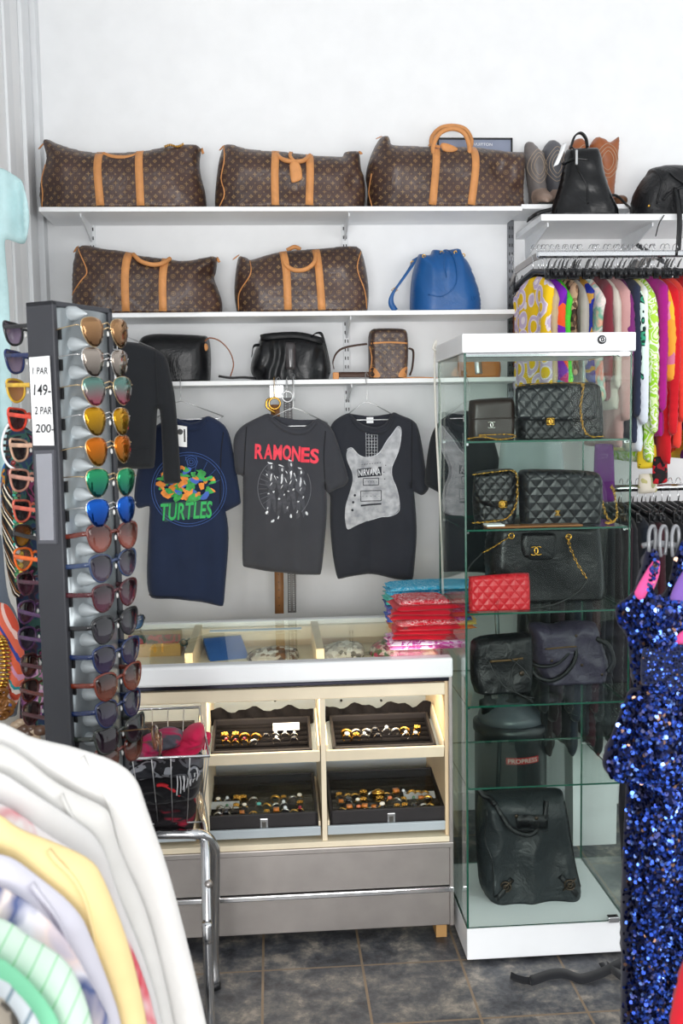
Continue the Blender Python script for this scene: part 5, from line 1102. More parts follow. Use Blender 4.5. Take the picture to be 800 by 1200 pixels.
# floor strap
L = [PZ(598, 1143, .012), PZ(607, 1147, .010), PZ(622, 1149, .012), PZ(645, 1142, .014), PZ(662, 1141, .012), PZ(680, 1147, .008), PZ(700, 1142, .012), PZ(715, 1135, .014), PZ(740, 1122, .014)]
t = thing('fabric_belt', 'black fabric belt lying twisted on the tiles in front of the cabinet', 'belt', (L[4].x, L[4].y, 0))
MB().ribbon(cat(L, 6), [(.002, .0, .010) if i < 12 else (.003, .018, .004) for i in range(6*8+1)], .003).out('strap', cloth('black_webbing', '1c1d21'), t)
MB().ribbon(cat([PZ(712, 1132, .01), PZ(722, 1140, .02), PZ(735, 1146, .01), PZ(745, 1150, .01)], 6), (.004, .02, .003), .003).ribbon(cat([PZ(704, 1128, .02), PZ(709, 1136, .012), PZ(712, 1140, .01)], 5), (.008, .003, 0), .002).out('strap_end', MC['black_webbing'], t)

# ================================================================ clothes rails on the right
RX0, RX1, RY = P(630, 300, 3.42).x, 2.25, 3.42; RZ = P(700, 298, RY).z
t = thing('clothes_rail', 'chrome wall-mounted clothes rail packed with colourful clothes, upper right', 'rail', (RX0, YW, RZ))
m = MB(); pts = [(RX0, RY, RZ)]; m.box(RX0-.004, RX1, RY-.012, RY+.012, RZ-.012, RZ+.012); m.out('bar', M_CHROME, t, False, .006)
for x in (RX0+.015, P(776, 300, RY).x, RX1-.02):
    m = MB().ribbon([(x-.02, YW-.005, RZ-.05), (x-.02, YW-.1, RZ-.01), (x-.01, RY+.06, RZ), (x, RY, RZ)], (0, 0, .012), .005); m.out('arm', M_STEEL, t, False)
xs_ = P(770, 285, 3.46).x
MB().ribbon([(xs_, RY-.02, RZ-.03), (xs_+.01, YW-.01, RZ+.12)], (0, 0, .008), .005).out('brace', plain('dark_bracket', '45474b', .4, .7), t, False)
M_HOOK = M_CHROME; M_HB = plain('black_hanger_plastic', '1c1d20', .35, var=.03)
def hanger_proto():
    r = thing('clothes_hanger', 'black plastic hanger', 'hanger', (0, 0, 0))
    pts = [Vector((0, .018*math.cos(a), .022+.018*math.sin(a)-.018)) for a in np.linspace(-.3, math.pi, 9)]
    MB().tube([Vector((0, 0, -.075)), Vector((0, 0, -.03)), Vector((0, .012, -.014))]+pts[1:], .0014, 5).out('hook', M_HOOK, r)
    arm = [Vector((0, -.195, -.105)), Vector((0, -.12, -.09)), Vector((0, -.03, -.074)), Vector((0, 0, -.070)), Vector((0, .03, -.074)), Vector((0, .12, -.09)), Vector((0, .195, -.105))]
    MB().ribbon(cat(arm, 4), (0, 0, .009), .008).out('shoulder_bar', M_HB, r)
    m = MB()
    for s in (-1, 1):
        m.add([(-.006, s*.165, -.085), (.006, s*.165, -.085), (.008, s*.165-.006, -.118), (-.008, s*.165-.006, -.118), (-.006, s*.165+.012, -.080), (.006, s*.165+.012, -.080), (.007, s*.165+.008, -.118), (-.007, s*.165+.008, -.118)], [(0, 1, 2, 3), (4, 7, 6, 5), (0, 4, 5, 1), (1, 5, 6, 2), (2, 6, 7, 3), (3, 7, 4, 0)])
        m.tube([(0, s*.172, -.083), (.004, s*.178, -.066), (.009, s*.183, -.056)], [.004, .003, .0015], 5)
    m.out('clips', M_HB, r, False, .002)
    return r
HP = hanger_proto(); HP_used = False
def hang(x, y, z, rot, label, group):
    global HP_used
    M = Matrix.Translation((x, y, z)) @ Matrix.Rotation(rot, 4, 'Z')
    if not HP_used: HP_used = True; HP.matrix_basis = M; HP['label'] = label; HP['group'] = group; return HP
    return dup(HP, M, label, group)
def shade(name, hexes, kind='swirl', scale=10, **k): return print_mat(name, hexes, scale, kind, .8, **k)
def garment(label, x, ztop, zbot, mat, seed, w=.38, half=.20, rot=0, kind='dress', Y0=None, T=.013, sleeve=True, group=None, parts=None, category='garment', drop=.045, name='hanging_garment'):
    """garment on the rail: silhouette in its own plane (local y across the shoulders), turned about the hook"""
    Y0 = Y0 or RY; t = thing(name, label, category, (x, Y0, zbot), group)
    h = ztop-zbot; s = half
    o = [(-s*.28, 0), (-s*.7, -drop*.45), (-s, -drop)]
    if sleeve: o += [(-s-.015, -h*.45), (-s-.005, -h*.84), (-s*.82, -h*.85), (-s*.80, -h*.6), (-s*.85, -h)]
    else: o += [(-s*.85, -h*.4), (-s*1.0, -h)]
    o = o+[(-a, b) for a, b in o[::-1]]
    pl = Pillow([(a, ztop+b) for a, b in o], 0, T, .03, px=False, sm=1, res=.016, disp=foldf(.008, 30, seed, ztop, h*.6), bumpf=ridgef(.004, 12, seed, 1.6, .5))
    m = MB(); pl.into(m); M = Matrix.Translation((x, Y0, 0)) @ Matrix.Rotation(math.pi/2+rot, 4, 'Z')
    m.v = [M @ v_ for v_ in m.v]; m.out('fabric', mat, t)
    if parts: parts(t, pl, M)
    return t
G = [ # px of the near edge, top px y, bottom px y, material, label, rot
 (650, 336, 455, shade('yellow_lilac_print', [(0, 'f2c71b'), (.34, 'efe3e9'), (.42, 'cdb9d6'), (.60, 'efe3e9'), (.66, 'f2c71b')], 'dots', 17), 'yellow and lilac printed blouse, leftmost on the upper clothes rail', .13, False),
 (655, 338, 450, cloth('oatmeal_cloth', 'c4ae8a'), 'oatmeal shirt edge right of the yellow and lilac blouse', .1, False),
 (664, 322, 450, shade('violet_blue_red_print', ['7a1fb0', '2a4be0', 'd0257a', '3fb0e8', 'ef5a28', '5a1a9a'], 'cell', 16), 'violet, blue and red printed top on the upper rail', .15, False),
 (671, 330, 450, shade('green_splash_print', ['4fd03a', '2e46c8', '7be03a', '48c93a', '1c1d30'], 'cell', 14), 'bright green printed top on the upper rail', .1, False),
 (678, 345, 440, shade('leopard_print', ['8d6e52', '3a2a22', 'b9987a', '5a4435', 'c9ae8e'], 'cell', 60), 'brown leopard print top on the upper rail', .1, False),
 (689, 326, 450, cloth('grey_beige_knit', 'aaa59c'), 'grey-beige cardigan on the upper rail', .1, True),
 (695, 340, 450, shade('blue_gold_satin', ['20307a', '1c2a8c', 'b98a3a', '25348f', '3a2470'], 'swirl', 12), 'dark blue and gold satin top on the upper rail', .05, False),
 (712, 322, 470, shade('watercolour_print', ['dfeae6', 'f2b79a', '6fb79a', 'f6e4dc', '9fd0c4', 'e88a7a', 'eef2f0'], 'soft', 9, dist=1.), 'pastel watercolour print dress on the upper rail', .2, False),
 (716, 332, 470, cloth('maroon_cloth', '7c2f3a'), 'maroon top squeezed in the middle of the upper rail', 0, True),
 (726, 338, 480, cloth('stone_cloth', 'cfc7ba'), 'stone coloured satin shirt on the upper rail', .08, True),
 (738, 337, 525, cloth('dusty_pink_cloth', 'c99a98'), 'dusty pink dress falling behind the cabinet top', .12, True),
 (742, 336, 470, cloth('plum_cloth', '7a2a72'), 'plum top right of the dusty pink dress', 0, True),
 (749, 332, 520, cloth('ink_navy_cloth', '2c3247'), 'ink navy shirt on the upper rail', .05, True),
 (752, 328, 470, shade('green_ring_print', [(0, '0f3a30'), (.25, '39a07c'), (.45, '0f2f2a'), (.6, 'd9efe6')], 'dots', 38), 'dark green ring print top on the upper rail', 0, True),
 (760, 324, 530, shade('white_yellow_stripe', ['f3f4f0', 'f2dc4a', 'f7f3c4', 'e9eef6', 'dfe6f2'], 'soft', 5, sc=(1, 1, .15)), 'white and yellow blouse on the upper rail', .12, True),
 (771, 338, 543, shade('lime_leaf_print', ['e6f2c0', '9fd832', 'eef4d8', 'b5e04a', 'f6f8ea', 'a8d85a'], 'swirl', 22, dist=1.), 'lime green leaf print dress on the upper rail', .1, True),
 (783, 322, 512, cloth('magenta_cloth', 'a81c84'), 'magenta long-sleeved dress on the upper rail', .16, True),
 (786, 335, 470, shade('orange_pink_print', ['f2a83a', 'e88fb0', 'f7c23a', 'd97a9a'], 'cell', 12), 'orange and pink printed blouse on the upper rail', 0, True),
 (795, 325, 545, cloth('scarlet_cloth', 'cf1c28'), 'scarlet long dress on the upper rail', .12, True),
 (808, 328, 526, cloth('coral_red_cloth', 'f0483a'), 'coral long-sleeved dress on the upper rail', .12, True),
 (822, 332, 430, cloth('bright_red_cloth', 'e01e2e'), 'bright red short top at the right edge of the upper rail', .1, True),
 (832, 330, 540, shade('mixed_right_print', ['2b7a5a', 'e8c83a', '7a2a8a', 'e0552a'], 'cell', 14), 'mixed print dress just leaving the right edge of the photo', 0, True)]
for i, (px_, ty, by, mt, lab, rot, slv) in enumerate(G):
    yn = RY-.185; x = P(px_, 400, yn).x; x -= .185*math.sin(rot)
    zt = P(px_, ty, RY-.05).z; zt = RZ-.078; zb_ = P(px_, by, yn).z
    garment(lab, x, zt, zb_, mt, i*1.7, half=.175, rot=rot, drop=(.05, .08, .065, .095)[i % 4], sleeve=slv, group='clothes on the upper rail', T=.012)
    hang(x, RY, RZ+.012, rot, f'black hanger holding the {" ".join(lab.split(" on ")[0].split()[:5])}', 'hangers on the upper rail')
rnd = random.Random(8)
for i, px_ in enumerate([640, 646, 660, 667, 675, 683, 700, 704, 721, 731, 745, 765, 775, 790]):
    x = P(px_, 330, RY-.1).x+.012
    near = min(G, key=lambda g_: abs(g_[0]-px_))[4].split(' on the')[0].split(',')[0]
    hang(x, RY, RZ+.012, rnd.uniform(-.3, .3), ['bare black clip hanger beside the ', 'second bare hanger close to the '][i % 2]+' '.join(near.split()[:8]), 'bare hangers on the upper rail')
# lower rail
LRZ = P(770, 572, RY).z
t = thing('clothes_rail', 'lower chrome clothes rail holding dark clothes behind the cabinet', 'rail', (1.3, YW, LRZ))
MB().tube([(P(600, 572, RY).x, RY+.03, LRZ), (2.25, RY+.03, LRZ)], .0125, 12).out('bar', M_CHROME, t)
for x in (P(606, 572, RY).x, 2.2): MB().tube([(x, RY+.03, LRZ), (x, YW-.01, LRZ)], .010, 10).out('arm', M_CHROME, t)
DK = [cloth('dark_'+str(i), c) for i, c in enumerate(['1a1b1f', '24222b', '2c1d24', '17181b', '1f2530', '20191c', '3a1620', '191a1e'])]
for m_, nm in zip(DK, ['jet_cloth', 'ink_violet_cloth', 'wine_black_cloth', 'soot_cloth', 'midnight_cloth', 'brown_black_cloth', 'burgundy_cloth', 'coal_cloth']): m_.name = nm
LOWER = [(628, 600, 'grey-white satin skirt seen through the second cabinet level', cloth('satin_grey_cloth', '9aa0a3'), 470, 560)]
nms = ['black jacket', 'violet-black coat', 'wine-black dress', 'sooty black coat', 'midnight blue coat', 'brown-black jacket', 'burgundy coat', 'coal black dress']
gar = thing
for i in range(21):
    px_ = 640+i*10; x = P(px_, 650, RY-.16).x; k = (i*5) % 8
    ORD2 = ['leftmost', 'second from left', 'third from left', 'fourth from left', 'fifth from left', 'sixth from left', 'seventh from left', 'eighth from left', 'ninth from left', 'tenth from left', 'middle', 'tenth from right', 'ninth from right', 'eighth from right', 'seventh from right', 'sixth from right', 'fifth from right', 'fourth from right', 'third from right', 'second from right', 'rightmost']
    lb = f'{nms[k]}, {ORD2[i]} of the dark clothes on the lower rail'
    garment(lb, x, LRZ-.075, P(px_, 882+14*math.sin(i*2.1), RY-.2).z, DK[k], i*2.3+40, half=.17, rot=-rnd.uniform(0, .15), sleeve=True, group='dark clothes on the lower rail', T=.014)
    hang(x, RY+.03, LRZ+.012, rnd.uniform(-.1, .1), f'black hanger of the {nms[k]}, {ORD2[i]} on the lower rail', 'hangers on the lower rail')
for i, (px_, mt, lab) in enumerate([(618, cloth('pale_grey_cloth', '9da3a6'), 'pale grey skirt hanging behind the second level of the cabinet'), (706, cloth('deep_purple_cloth', '6b2a78'), 'purple skirt hem hanging behind the right of the cabinet'), (757, shade('yellow_dot_print', [(0, '2a2410'), (.16, 'e8c832')], 'dots', 60), 'yellow dotted hem under the white blouse'), (757, shade('pale_scarf_print', ['b9b27a', 'd8cfc0', '9a9a72', 'c4a0a0'], 'swirl', 14), 'pale olive scarf hem under the yellow dotted hem'), (772, shade('red_flower_print', ['c01c28', '1a1a1a', '1c1418', '2a1518', '8a1420'], 'cell', 60), 'red and black flower hem under the scarlet dress')]):
    y0 = [520, 525, 525, 560, 540][i]; y1 = [565, 588, 548, 577, 566][i]; Yh = RY-.215-.004*i; wpx = [60, 24, 22, 22, 20][i] if i != 0 else 80
    q = Pillow([(px_-wpx*.4, y0-5), (px_+wpx*.5, y0-5), (px_+wpx*.55, y1), (px_-wpx*.45, y1+2)], Yh+(.12 if i != 0 else .05), .008, .02, disp=foldf(.006, 40, i))
    tag(q.obj('skirt_hem', mt), lab, 'garment')
# metal clips and brown belt hanging from the dark upright
t = thing('belt', 'brown belt with a dark clip hanging by the dark upright left of the clothes rail', 'belt', (P(607, 400, 3.6).x, 3.6, P(607, 425, 3.6).z))
MB().ribbon([P(606, 362, 3.6), P(606, 390, 3.6), P(606, 430, 3.6)], (.016, 0, 0), .004).out('strap', leather('chestnut_leather', '7a4530', .45, .2), t)
a, b = P(600, 338, 3.6), P(612, 359, 3.6); MB().box(a.x, b.x, 3.592, 3.606, b.z, a.z).out('clip', M_BLKPL, t, False, .003)
chain([(600, 300, 3.60), (602, 318, 3.59), (606, 326, 3.59), (604, 340, 3.59), (600, 350, 3.59)], r=.006).out('chain', M_WIRE, t)
# ================================================================ sunglasses tower
TM = P(63, 352, 1.95); TRr = P(130, 357, 2.095); TL = P(32, 353, 1.985)
ZT = TM.z; Mc = Vector((TM.x, TM.y)); dv = Vector((TRr.x, TRr.y))-Mc; sv = Vector((TL.x, TL.y))-Mc
nv = Vector((dv.y, -dv.x)).normalized()             # out of the silver face
sv = -nv*sv.length                                   # squared up
ZB = .35; dl = dv.length; du = dv.normalized()
def F(s, n, z): q = Mc+du*s+nv*n; return Vector((q.x, q.y, z))
M_TOW = plain('anthracite_metal', '3c3d42', .45, .2, var=.04); M_SLV = plain('silver_plastic', 'b2b9bc', .35, .3, var=.04)
tw = thing('sunglasses_tower', 'tall dark sunglasses display tower with a silver ribbed front', 'display stand', F(dl/2, -sv.length/2, 0))
FM = Matrix(((du.x, -nv.x, 0, Mc.x), (du.y, -nv.y, 0, Mc.y), (0, 0, 1, 0), (0, 0, 0, 1)))   # local x along the face, y into the tower, z up
W = sv.length
def fm(): m = MB(); m.M = FM; return m
fm().box(0, dl, .008, W-.008, ZB, ZT-.004).out('core', M_TOW, tw, False)
fm().box(-.004, .008, 0, W, ZB, ZT).out('side_board', M_TOW, tw, False, .002); fm().box(dl-.008, dl+.004, 0, W, ZB, ZT).out('side_board', M_TOW, tw, False, .002)
fm().box(-.004, dl+.004, 0, W, ZT-.010, ZT).out('top_cap', M_TOW, tw, False, .002)
fm().box(-.12, dl+.12, -.12, W+.12, 0, .03).out('foot_plate', M_TOW, tw, False, .004); fm().lathe((dl/2, W/2, 0), [(.03, .03), (.03, ZB+.01)], 16).out('stem', M_CHROME, tw)
# curved silver panels, both sides
for sg, y0, nm in ((-1, .006, 'front_panel'), (1, W-.006, 'rear_panel')):
    m = fm(); n = 14; vs = []
    for i in range(n+1):
        u = i/n; x = .009+(dl-.018)*u; b = .020*math.sin(math.pi*u)**.8
        vs += [(x, y0+sg*b, ZB+.01), (x, y0+sg*b, ZT-.012)]
    m.add(vs, [(2*i, 2*i+2, 2*i+3, 2*i+1) for i in range(n)]+[tuple(range(0, 2*n+2, 2))[::-1]+(), tuple(range(1, 2*n+2, 2))]); m.out(nm, plain('silver_panel', 'a9b1b5', .3, .6, var=.04), tw)
ys = [389, 425, 458, 494, 528, 566, 600, 630, 664, 699, 735, 770, 801, 833, 863, 886]
zs = [P(112, y, 1.98).z for y in ys]
for i, z in enumerate(zs):
    zc = z+.030+.006
    m = fm(); prof = [(.026, 0), (.024, .008), (.016, .022), (.008, .034), (.003, .042), (.0005, .044)]
    vs = []; fs = []
    for k, (r, h) in enumerate(prof):
        for j in range(16):
            a = 2*math.pi*j/16; vs.append((.040+.60*r*.75*math.cos(a), -.012-.85*h*.9+.012*(1 if k == 0 else 0), zc+.62*(r*math.sin(a)*(.9 if k < 3 else 1)-h*.12)))
    for k in range(len(prof)-1):
        for j in range(16): fs.append((k*16+j, (k+1)*16+j, (k+1)*16+(j+1) % 16, k*16+(j+1) % 16))
    m.add(vs, fs); m.out('nose_rest', M_SLV, tw)
    fm().box(.0095, .0130, -.0045, .002, z-.016, z+.006).out('temple_slot', M_BLKPL, tw, False)
# price card and mirror on the dark side (the near side board faces the left-front)
def S(u, z, lift=.003):       # u: 0 at the near corner .. 1 at the left corner
    q = Mc-du*(.004+lift)-nv*(W*u); return Vector((q.x, q.y, z))
def uz(px_, py_):             # pixel to (u, z) on the side board
    d = ray(px_, py_); a = S(0, 0); b = S(1, 0); e = Vector((b.x-a.x, b.y-a.y)); 
    den = d.x*(-e.y)+d.y*e.x; t = (a.x*(-e.y)+a.y*e.x)/den; u = ((d.x*t-a.x)*e.x+(d.y*t-a.y)*e.y)/e.length_squared; return u, CAM_H+d.z*t
co = [uz(*p) for p in ((34.6, 419), (58.5, 417), (64, 522), (39.5, 522))]
card = thing('price_card', 'white hand-written price card taped to the dark side of the sunglasses tower', 'sign', S(co[3][0], co[3][1], .004))
MB().add([S(u, z, .004) for u, z in co]+[S(u, z, .0045) for u, z in co], [(0, 1, 2, 3), (4, 7, 6, 5), (0, 4, 5, 1), (1, 5, 6, 2), (2, 6, 7, 3), (3, 7, 4, 0)]).out('card', M_LAM, card, False)
def stext(s, px_, py_, wpx, hpx, name='handwriting'):
    cu = bpy.data.curves.new(name, 'FONT'); cu.body = s; cu.align_x = 'CENTER'; cu.align_y = 'CENTER'; cu.offset = .012; cu.shear = .05
    o = bpy.data.objects.new(name, cu); COL.objects.link(o); me = bpy.data.meshes.new_from_object(o.evaluated_get(bpy.context.evaluated_depsgraph_get()))
    bpy.data.objects.remove(o); xs = [v.co.x for v in me.vertices]; yy = [v.co.y for v in me.vertices]; vs = []
    for v in me.vertices:
        a = (v.co.x-min(xs))/(max(xs)-min(xs)); b = (v.co.y-min(yy))/(max(yy)-min(yy))
        u, z = uz(px_-wpx/2+a*wpx, py_+hpx/2-b*hpx); vs.append(S(u, z, .0052))
    fs = [list(p.vertices) for p in me.polygons]; MB().add(vs, fs).out(name, plain('marker_ink', '1c1c1f', .7, var=0), card, False)
stext('1 PAR', 48, 434.5, 18, 8); stext('149-', 50.5, 457, 20, 13); stext('2 PAR', 51.5, 481, 20, 9); stext('200-', 53.5, 502, 22, 10)
co = [uz(*p) for p in ((41, 528), (64.5, 527), (67, 637), (46, 637))]
mr = thing('mirror', 'narrow framed mirror on the dark side of the sunglasses tower below the price card', 'mirror', S(co[3][0], co[3][1], .004))
def inset(c, k): cu = sum(a for a, b in c)/4; cz = sum(b for a, b in c)/4; return [(cu+(a-cu)*k, cz+(b-cz)*(1-(1-k)*.35)) for a, b in c]
MB().add([S(u, z, .006) for u, z in co]+[S(u, z, .000) for u, z in co], [(0, 1, 2, 3), (0, 4, 5, 1), (1, 5, 6, 2), (2, 6, 7, 3), (3, 7, 4, 0)]).out('frame', plain('grey_mirror_frame', '5c5d63', .4, .3), mr, False)
ci = inset(co, .78); MB().add([S(u, z, .0068) for u, z in ci]+[S(u, z, .0061) for u, z in ci], [(0, 1, 2, 3), (0, 4, 5, 1), (1, 5, 6, 2), (2, 6, 7, 3), (3, 7, 4, 0)]).out('mirror_glass', plain('mirror_silver', 'cfd0d8', .02, 1, var=0), mr, False)
# ---------------------------------------------------------------- sunglasses, one of each form, then copies
def shape(kind):
    if kind == 'aviator': return [(-.026, .019), (-.012, .024), (.006, .024), (.020, .019), (.025, .008), (.021, -.008), (.012, -.021), (0, -.026), (-.013, -.022), (-.023, -.009), (-.028, .006)]
    if kind == 'round': return [(-.029, .019), (-.015, .023), (.005, .023), (.022, .017), (.026, .004), (.021, -.012), (.008, -.022), (-.008, -.023), (-.021, -.014), (-.027, .0)]
    return [(-.032, .023), (-.010, .021), (.010, .020), (.025, .015), (.025, -.006), (.016, -.020), (-.004, -.024), (-.020, -.019), (-.028, -.003)]
def glasses(kind):
    r = thing('sunglasses', 'sunglasses', 'sunglasses', (0, 0, 0)); thin = kind == 'aviator'; fr = MB()
    for s in (-1, 1):
        o = [(s*(.0345-a) if s < 0 else .0345-a, b) for a, b in shape(kind)] if False else [(s*.0345+s*(-a if True else a), b) for a, b in shape(kind)]
        q = chaikin(o, 2)
        if s < 0: q = q[::-1]
        cv = lambda x: .9*x*x*1.6
        L = Pillow(q, .0, .0012, .02, px=False, sm=0, res=.006, edge=.0008, disp=lambda x, z: cv(x)-.001-.0025*(1-((x-s*.0345)/.027)**2-(z/.025)**2))
        L.obj('lens', M_BLKPL, r)
        fr.tube([(x, cv(x), z) for x, z in q], .0011 if thin else .0026, 6, True)
    if thin: fr.tube([(-.011, .0005, .013), (0, -.002, .016), (.011, .0005, .013)], .0011, 6).tube([(-.010, 0, .004), (0, -.003, .008), (.010, 0, .004)], .0013, 6)
    else: fr.tube([(-.012, 0, .008), (0, -.002, .011), (.012, 0, .008)], .0030, 6)
    fr.out('frame', M_GOLD, r)
    for s in (-1, 1):
        x = s*.0655; y0 = 1.44*x*x
        if thin: MB().tube([(x, y0, .010), (x+s*.004, y0+.004, .011), (x+s*.003, y0+.03, .010), (x+s*.001, .105, .005), (x, .125, -.008)], .0010, 6).out('temple', M_GOLD, r)
        else: MB().ribbon([(x-s*.002, y0-.001, .010), (x+s*.003, y0+.006, .010), (x+s*.002, y0+.04, .007), (x, .105, .004), (x, .128, -.010)], (0, 0, .0040), .003).out('temple', M_GOLD, r)
    m = MB()
    for s in (-1, 1): m.sphere((s*.007, .006, -.002), .004, 8, 6, (.5, .8, 1.2))
    m.out('nose_pads', plain('clear_pads', 'd8d8d4', .2, var=0), r)
    return r
PR = {k: [glasses(k), False] for k in ('aviator', 'round', 'square')}
def place(kind, M, label, frame, lens, group):
    mats = {'frame': frame, 'temple': frame, 'lens': lens}; p_ = PR[kind]
    r = dup(p_[0], M, label, group, mats); return r
ang = math.atan2(du.y, du.x)
fg, fs_ = plain('pale_gold_frame', 'd9bf96', .2, 1, var=0), plain('silver_frame', 'd8d6d4', .15, 1, var=0)
def fpl(n, c): return plain(n, c, .15, 0, .8, var=.25, vscale=60)
fT, fB, fR, fK, fBl, fG = fpl('tortoise_frame', '5c2217'), fpl('clear_blue_frame', '2c3c5c'), fpl('burgundy_frame', '451019'), fpl('black_frame', '17171a'), fpl('cobalt_frame', '0d2350'), fpl('olive_frame', '262c26')
RT_ = [('aviator', 'gold-framed aviator sunglasses with bronze mirror lenses', fg, lens_mat('bronze_mirror', 'a8805a', '3a2010', .05, .9, 1)),  # mirror colours darkened at the bottom to paint a reflected dark interior
 ('aviator', 'silver-framed aviator sunglasses with dark chrome mirror lenses', fs_, lens_mat('chrome_mirror', 'a89c92', '1c1512', .04, .95, 1)),
 ('aviator', 'pale-framed aviator sunglasses with pink-green mirror lenses', fg, lens_mat('pink_mirror', '5f837a', '9a1c44', .06, .85, 1)),
 ('aviator', 'silver aviator sunglasses with yellow-orange mirror lenses', fs_, lens_mat('yellow_mirror', 'c08c10', '332c14', .06, .85, 1)),
 ('aviator', 'gold aviator sunglasses with orange-green mirror lenses', fg, lens_mat('orange_mirror', 'c86a10', '3c3c08', .06, .85, 1)),
 ('aviator', 'silver aviator sunglasses with green-blue mirror lenses', fg, lens_mat('green_mirror', '2a8f60', '0c2c4c', .06, .85, 1)),
 ('aviator', 'aviator sunglasses with deep blue mirror lenses', fs_, lens_mat('blue_mirror', '1458b8', '061648', .06, .85, 1)),
 ('round', 'round sunglasses with reddish tortoise frame and rose lenses', fT, lens_mat('rose_lens', '3c1c18', '9a5a4e', .05, 0, .9)),
 ('round', 'round sunglasses with a see-through blue frame', fB, lens_mat('smoke_violet', '1c1722', '55485a', .05, 0, .9)),
 ('round', 'round sunglasses with burgundy frame and plum lenses', fR, lens_mat('plum_lens', '201018', '6a4050', .05, 0, .9)),
 ('round', 'round black sunglasses with grey gradient lenses on the tower front', fK, lens_mat('grey_lens', '131217', '443e48', .05, 0, .9)),
 ('round', 'round cobalt blue sunglasses, upper of the two cobalt pairs', fBl, lens_mat('violet_lens', '151020', '433656', .05, 0, .9)),
 ('round', 'orange tortoise sunglasses between the two cobalt pairs', fpl('orange_tortoise_frame', '70260f'), lens_mat('brown_lens', '26120e', '8a5040', .05, 0, .9)),
 ('round', 'round cobalt blue sunglasses, lower of the two cobalt pairs', fBl, lens_mat('violet_lens', '151020', '433656', .05, 0, .9)),
 ('square', 'square olive-grey sunglasses near the foot of the tower front', fG, lens_mat('plum_grey_lens', '181218', '3c2c36', .05, 0, .92)),
 ('square', 'tortoise sunglasses lowest on the tower front', fT, lens_mat('brown_lens', '26120e', '8a5040', .05, 0, .9))]
rnd = random.Random(12)
for i, (kd, lab, fr, ln) in enumerate(RT_):
    c = F(dl*.48+.001*rnd.uniform(-1, 1), .058+.003*rnd.uniform(-1, 1), zs[i])
    M = Matrix.Translation(c) @ Matrix.Rotation(ang+rnd.uniform(-.05, .05), 4, 'Z') @ Matrix.Rotation(rnd.uniform(-.07, .03), 4, 'X') @ Matrix.Rotation(rnd.uniform(-.04, .04), 4, 'Y') @ Matrix.Diagonal((1.14, .85, 1.14, 1))
    place(kd, M, lab, fr, ln, 'sunglasses on the silver front of the tower')
# left column, hanging on the far side of the tower
yl = [391, 424, 458, 491, 527, 562, 598, 628, 655, 684, 717, 748, 779, 809, 836]
LT_ = [('square', 'black sunglasses with lilac gradient lenses, highest left of the price card', fK, lens_mat('lilac_lens', '5a4a62', 'b4a0b8', .05, 0, .85)), ('square', 'dark blue sunglasses with lilac lenses left of the price card', fpl('navy_frame', '1c2a5a'), lens_mat('lilac_lens', '5a4a62', 'b4a0b8', .05, 0, .85)),
 ('round', 'yellow-framed sunglasses with brown lenses left of the price card', fpl('yellow_frame', 'e0b43a'), lens_mat('honey_lens', 'a86a3a', 'd09a6a', .05, 0, .85)), ('square', 'bright coral-red framed sunglasses left of the price card', fpl('coral_frame', 'e0452e'), lens_mat('dark_lens', '2a1a1c', '5a3030', .05, 0, .9)),
 ('square', 'beige-pink framed sunglasses, upper of two beside the tower mirror', fpl('beige_frame', 'd2a98e'), lens_mat('black_lens', '1e1a1c', '3c3234', .05, 0, .9)), ('square', 'beige-pink framed sunglasses, lower of two beside the tower mirror', fpl('blush_frame', 'c98f7c'), lens_mat('black_lens', '1e1a1c', '3c3234', .05, 0, .9)),
 ('square', 'salmon-pink framed sunglasses left of the tower mirror', fpl('salmon_frame', 'd0604c'), lens_mat('black_lens', '1e1a1c', '3c3234', .05, 0, .9)), ('round', 'dark tortoise sunglasses with amber lenses left of the mirror foot', fK, lens_mat('amber_lens', '6b3a14', 'b07a20', .05, 0, .85)),
 ('round', 'vivid orange framed sunglasses left of the tower', fpl('orange_frame', 'f26a1e'), lens_mat('clear_orange_lens', '7a5a3a', 'b08a5a', .05, 0, .4)), ('round', 'plum sunglasses just below the vivid orange pair', fpl('plum_frame', '4a2434'), lens_mat('plum_lens', '201018', '6a4050', .05, 0, .9)),
 ('round', 'purple sunglasses second below the vivid orange pair', fpl('purple_frame', '4a2a54'), lens_mat('plum_lens', '201018', '6a4050', .05, 0, .9)), ('round', 'purple sunglasses third below the vivid orange pair', fpl('purple_frame', '4a2a54'), lens_mat('smoke_violet', '1c1722', '55485a', .05, 0, .9)),
 ('round', 'red-brown sunglasses beside the colourful scarves', fR, lens_mat('brown_lens', '26120e', '8a5040', .05, 0, .9)), ('round', 'brown sunglasses at the lower left of the tower', fT, lens_mat('dark_lens', '2a1a1c', '5a3030', .05, 0, .9)), ('round', 'dark red sunglasses lowest at the left of the tower', fR, lens_mat('dark_lens', '2a1a1c', '5a3030', .05, 0, .9))]
for i, (kd, lab, fr, ln) in enumerate(LT_):
    z = P(24, yl[i], 2.06).z; q = Mc+du*(dl*.45)-nv*(W+.078)
    M = Matrix.Translation((q.x, q.y, z)) @ Matrix.Rotation(ang+math.pi+rnd.uniform(-.05, .05), 4, 'Z') @ Matrix.Rotation(rnd.uniform(-.06, .06), 4, 'X')
    place(kd, M, lab, fr, ln, 'sunglasses on the far side of the tower')
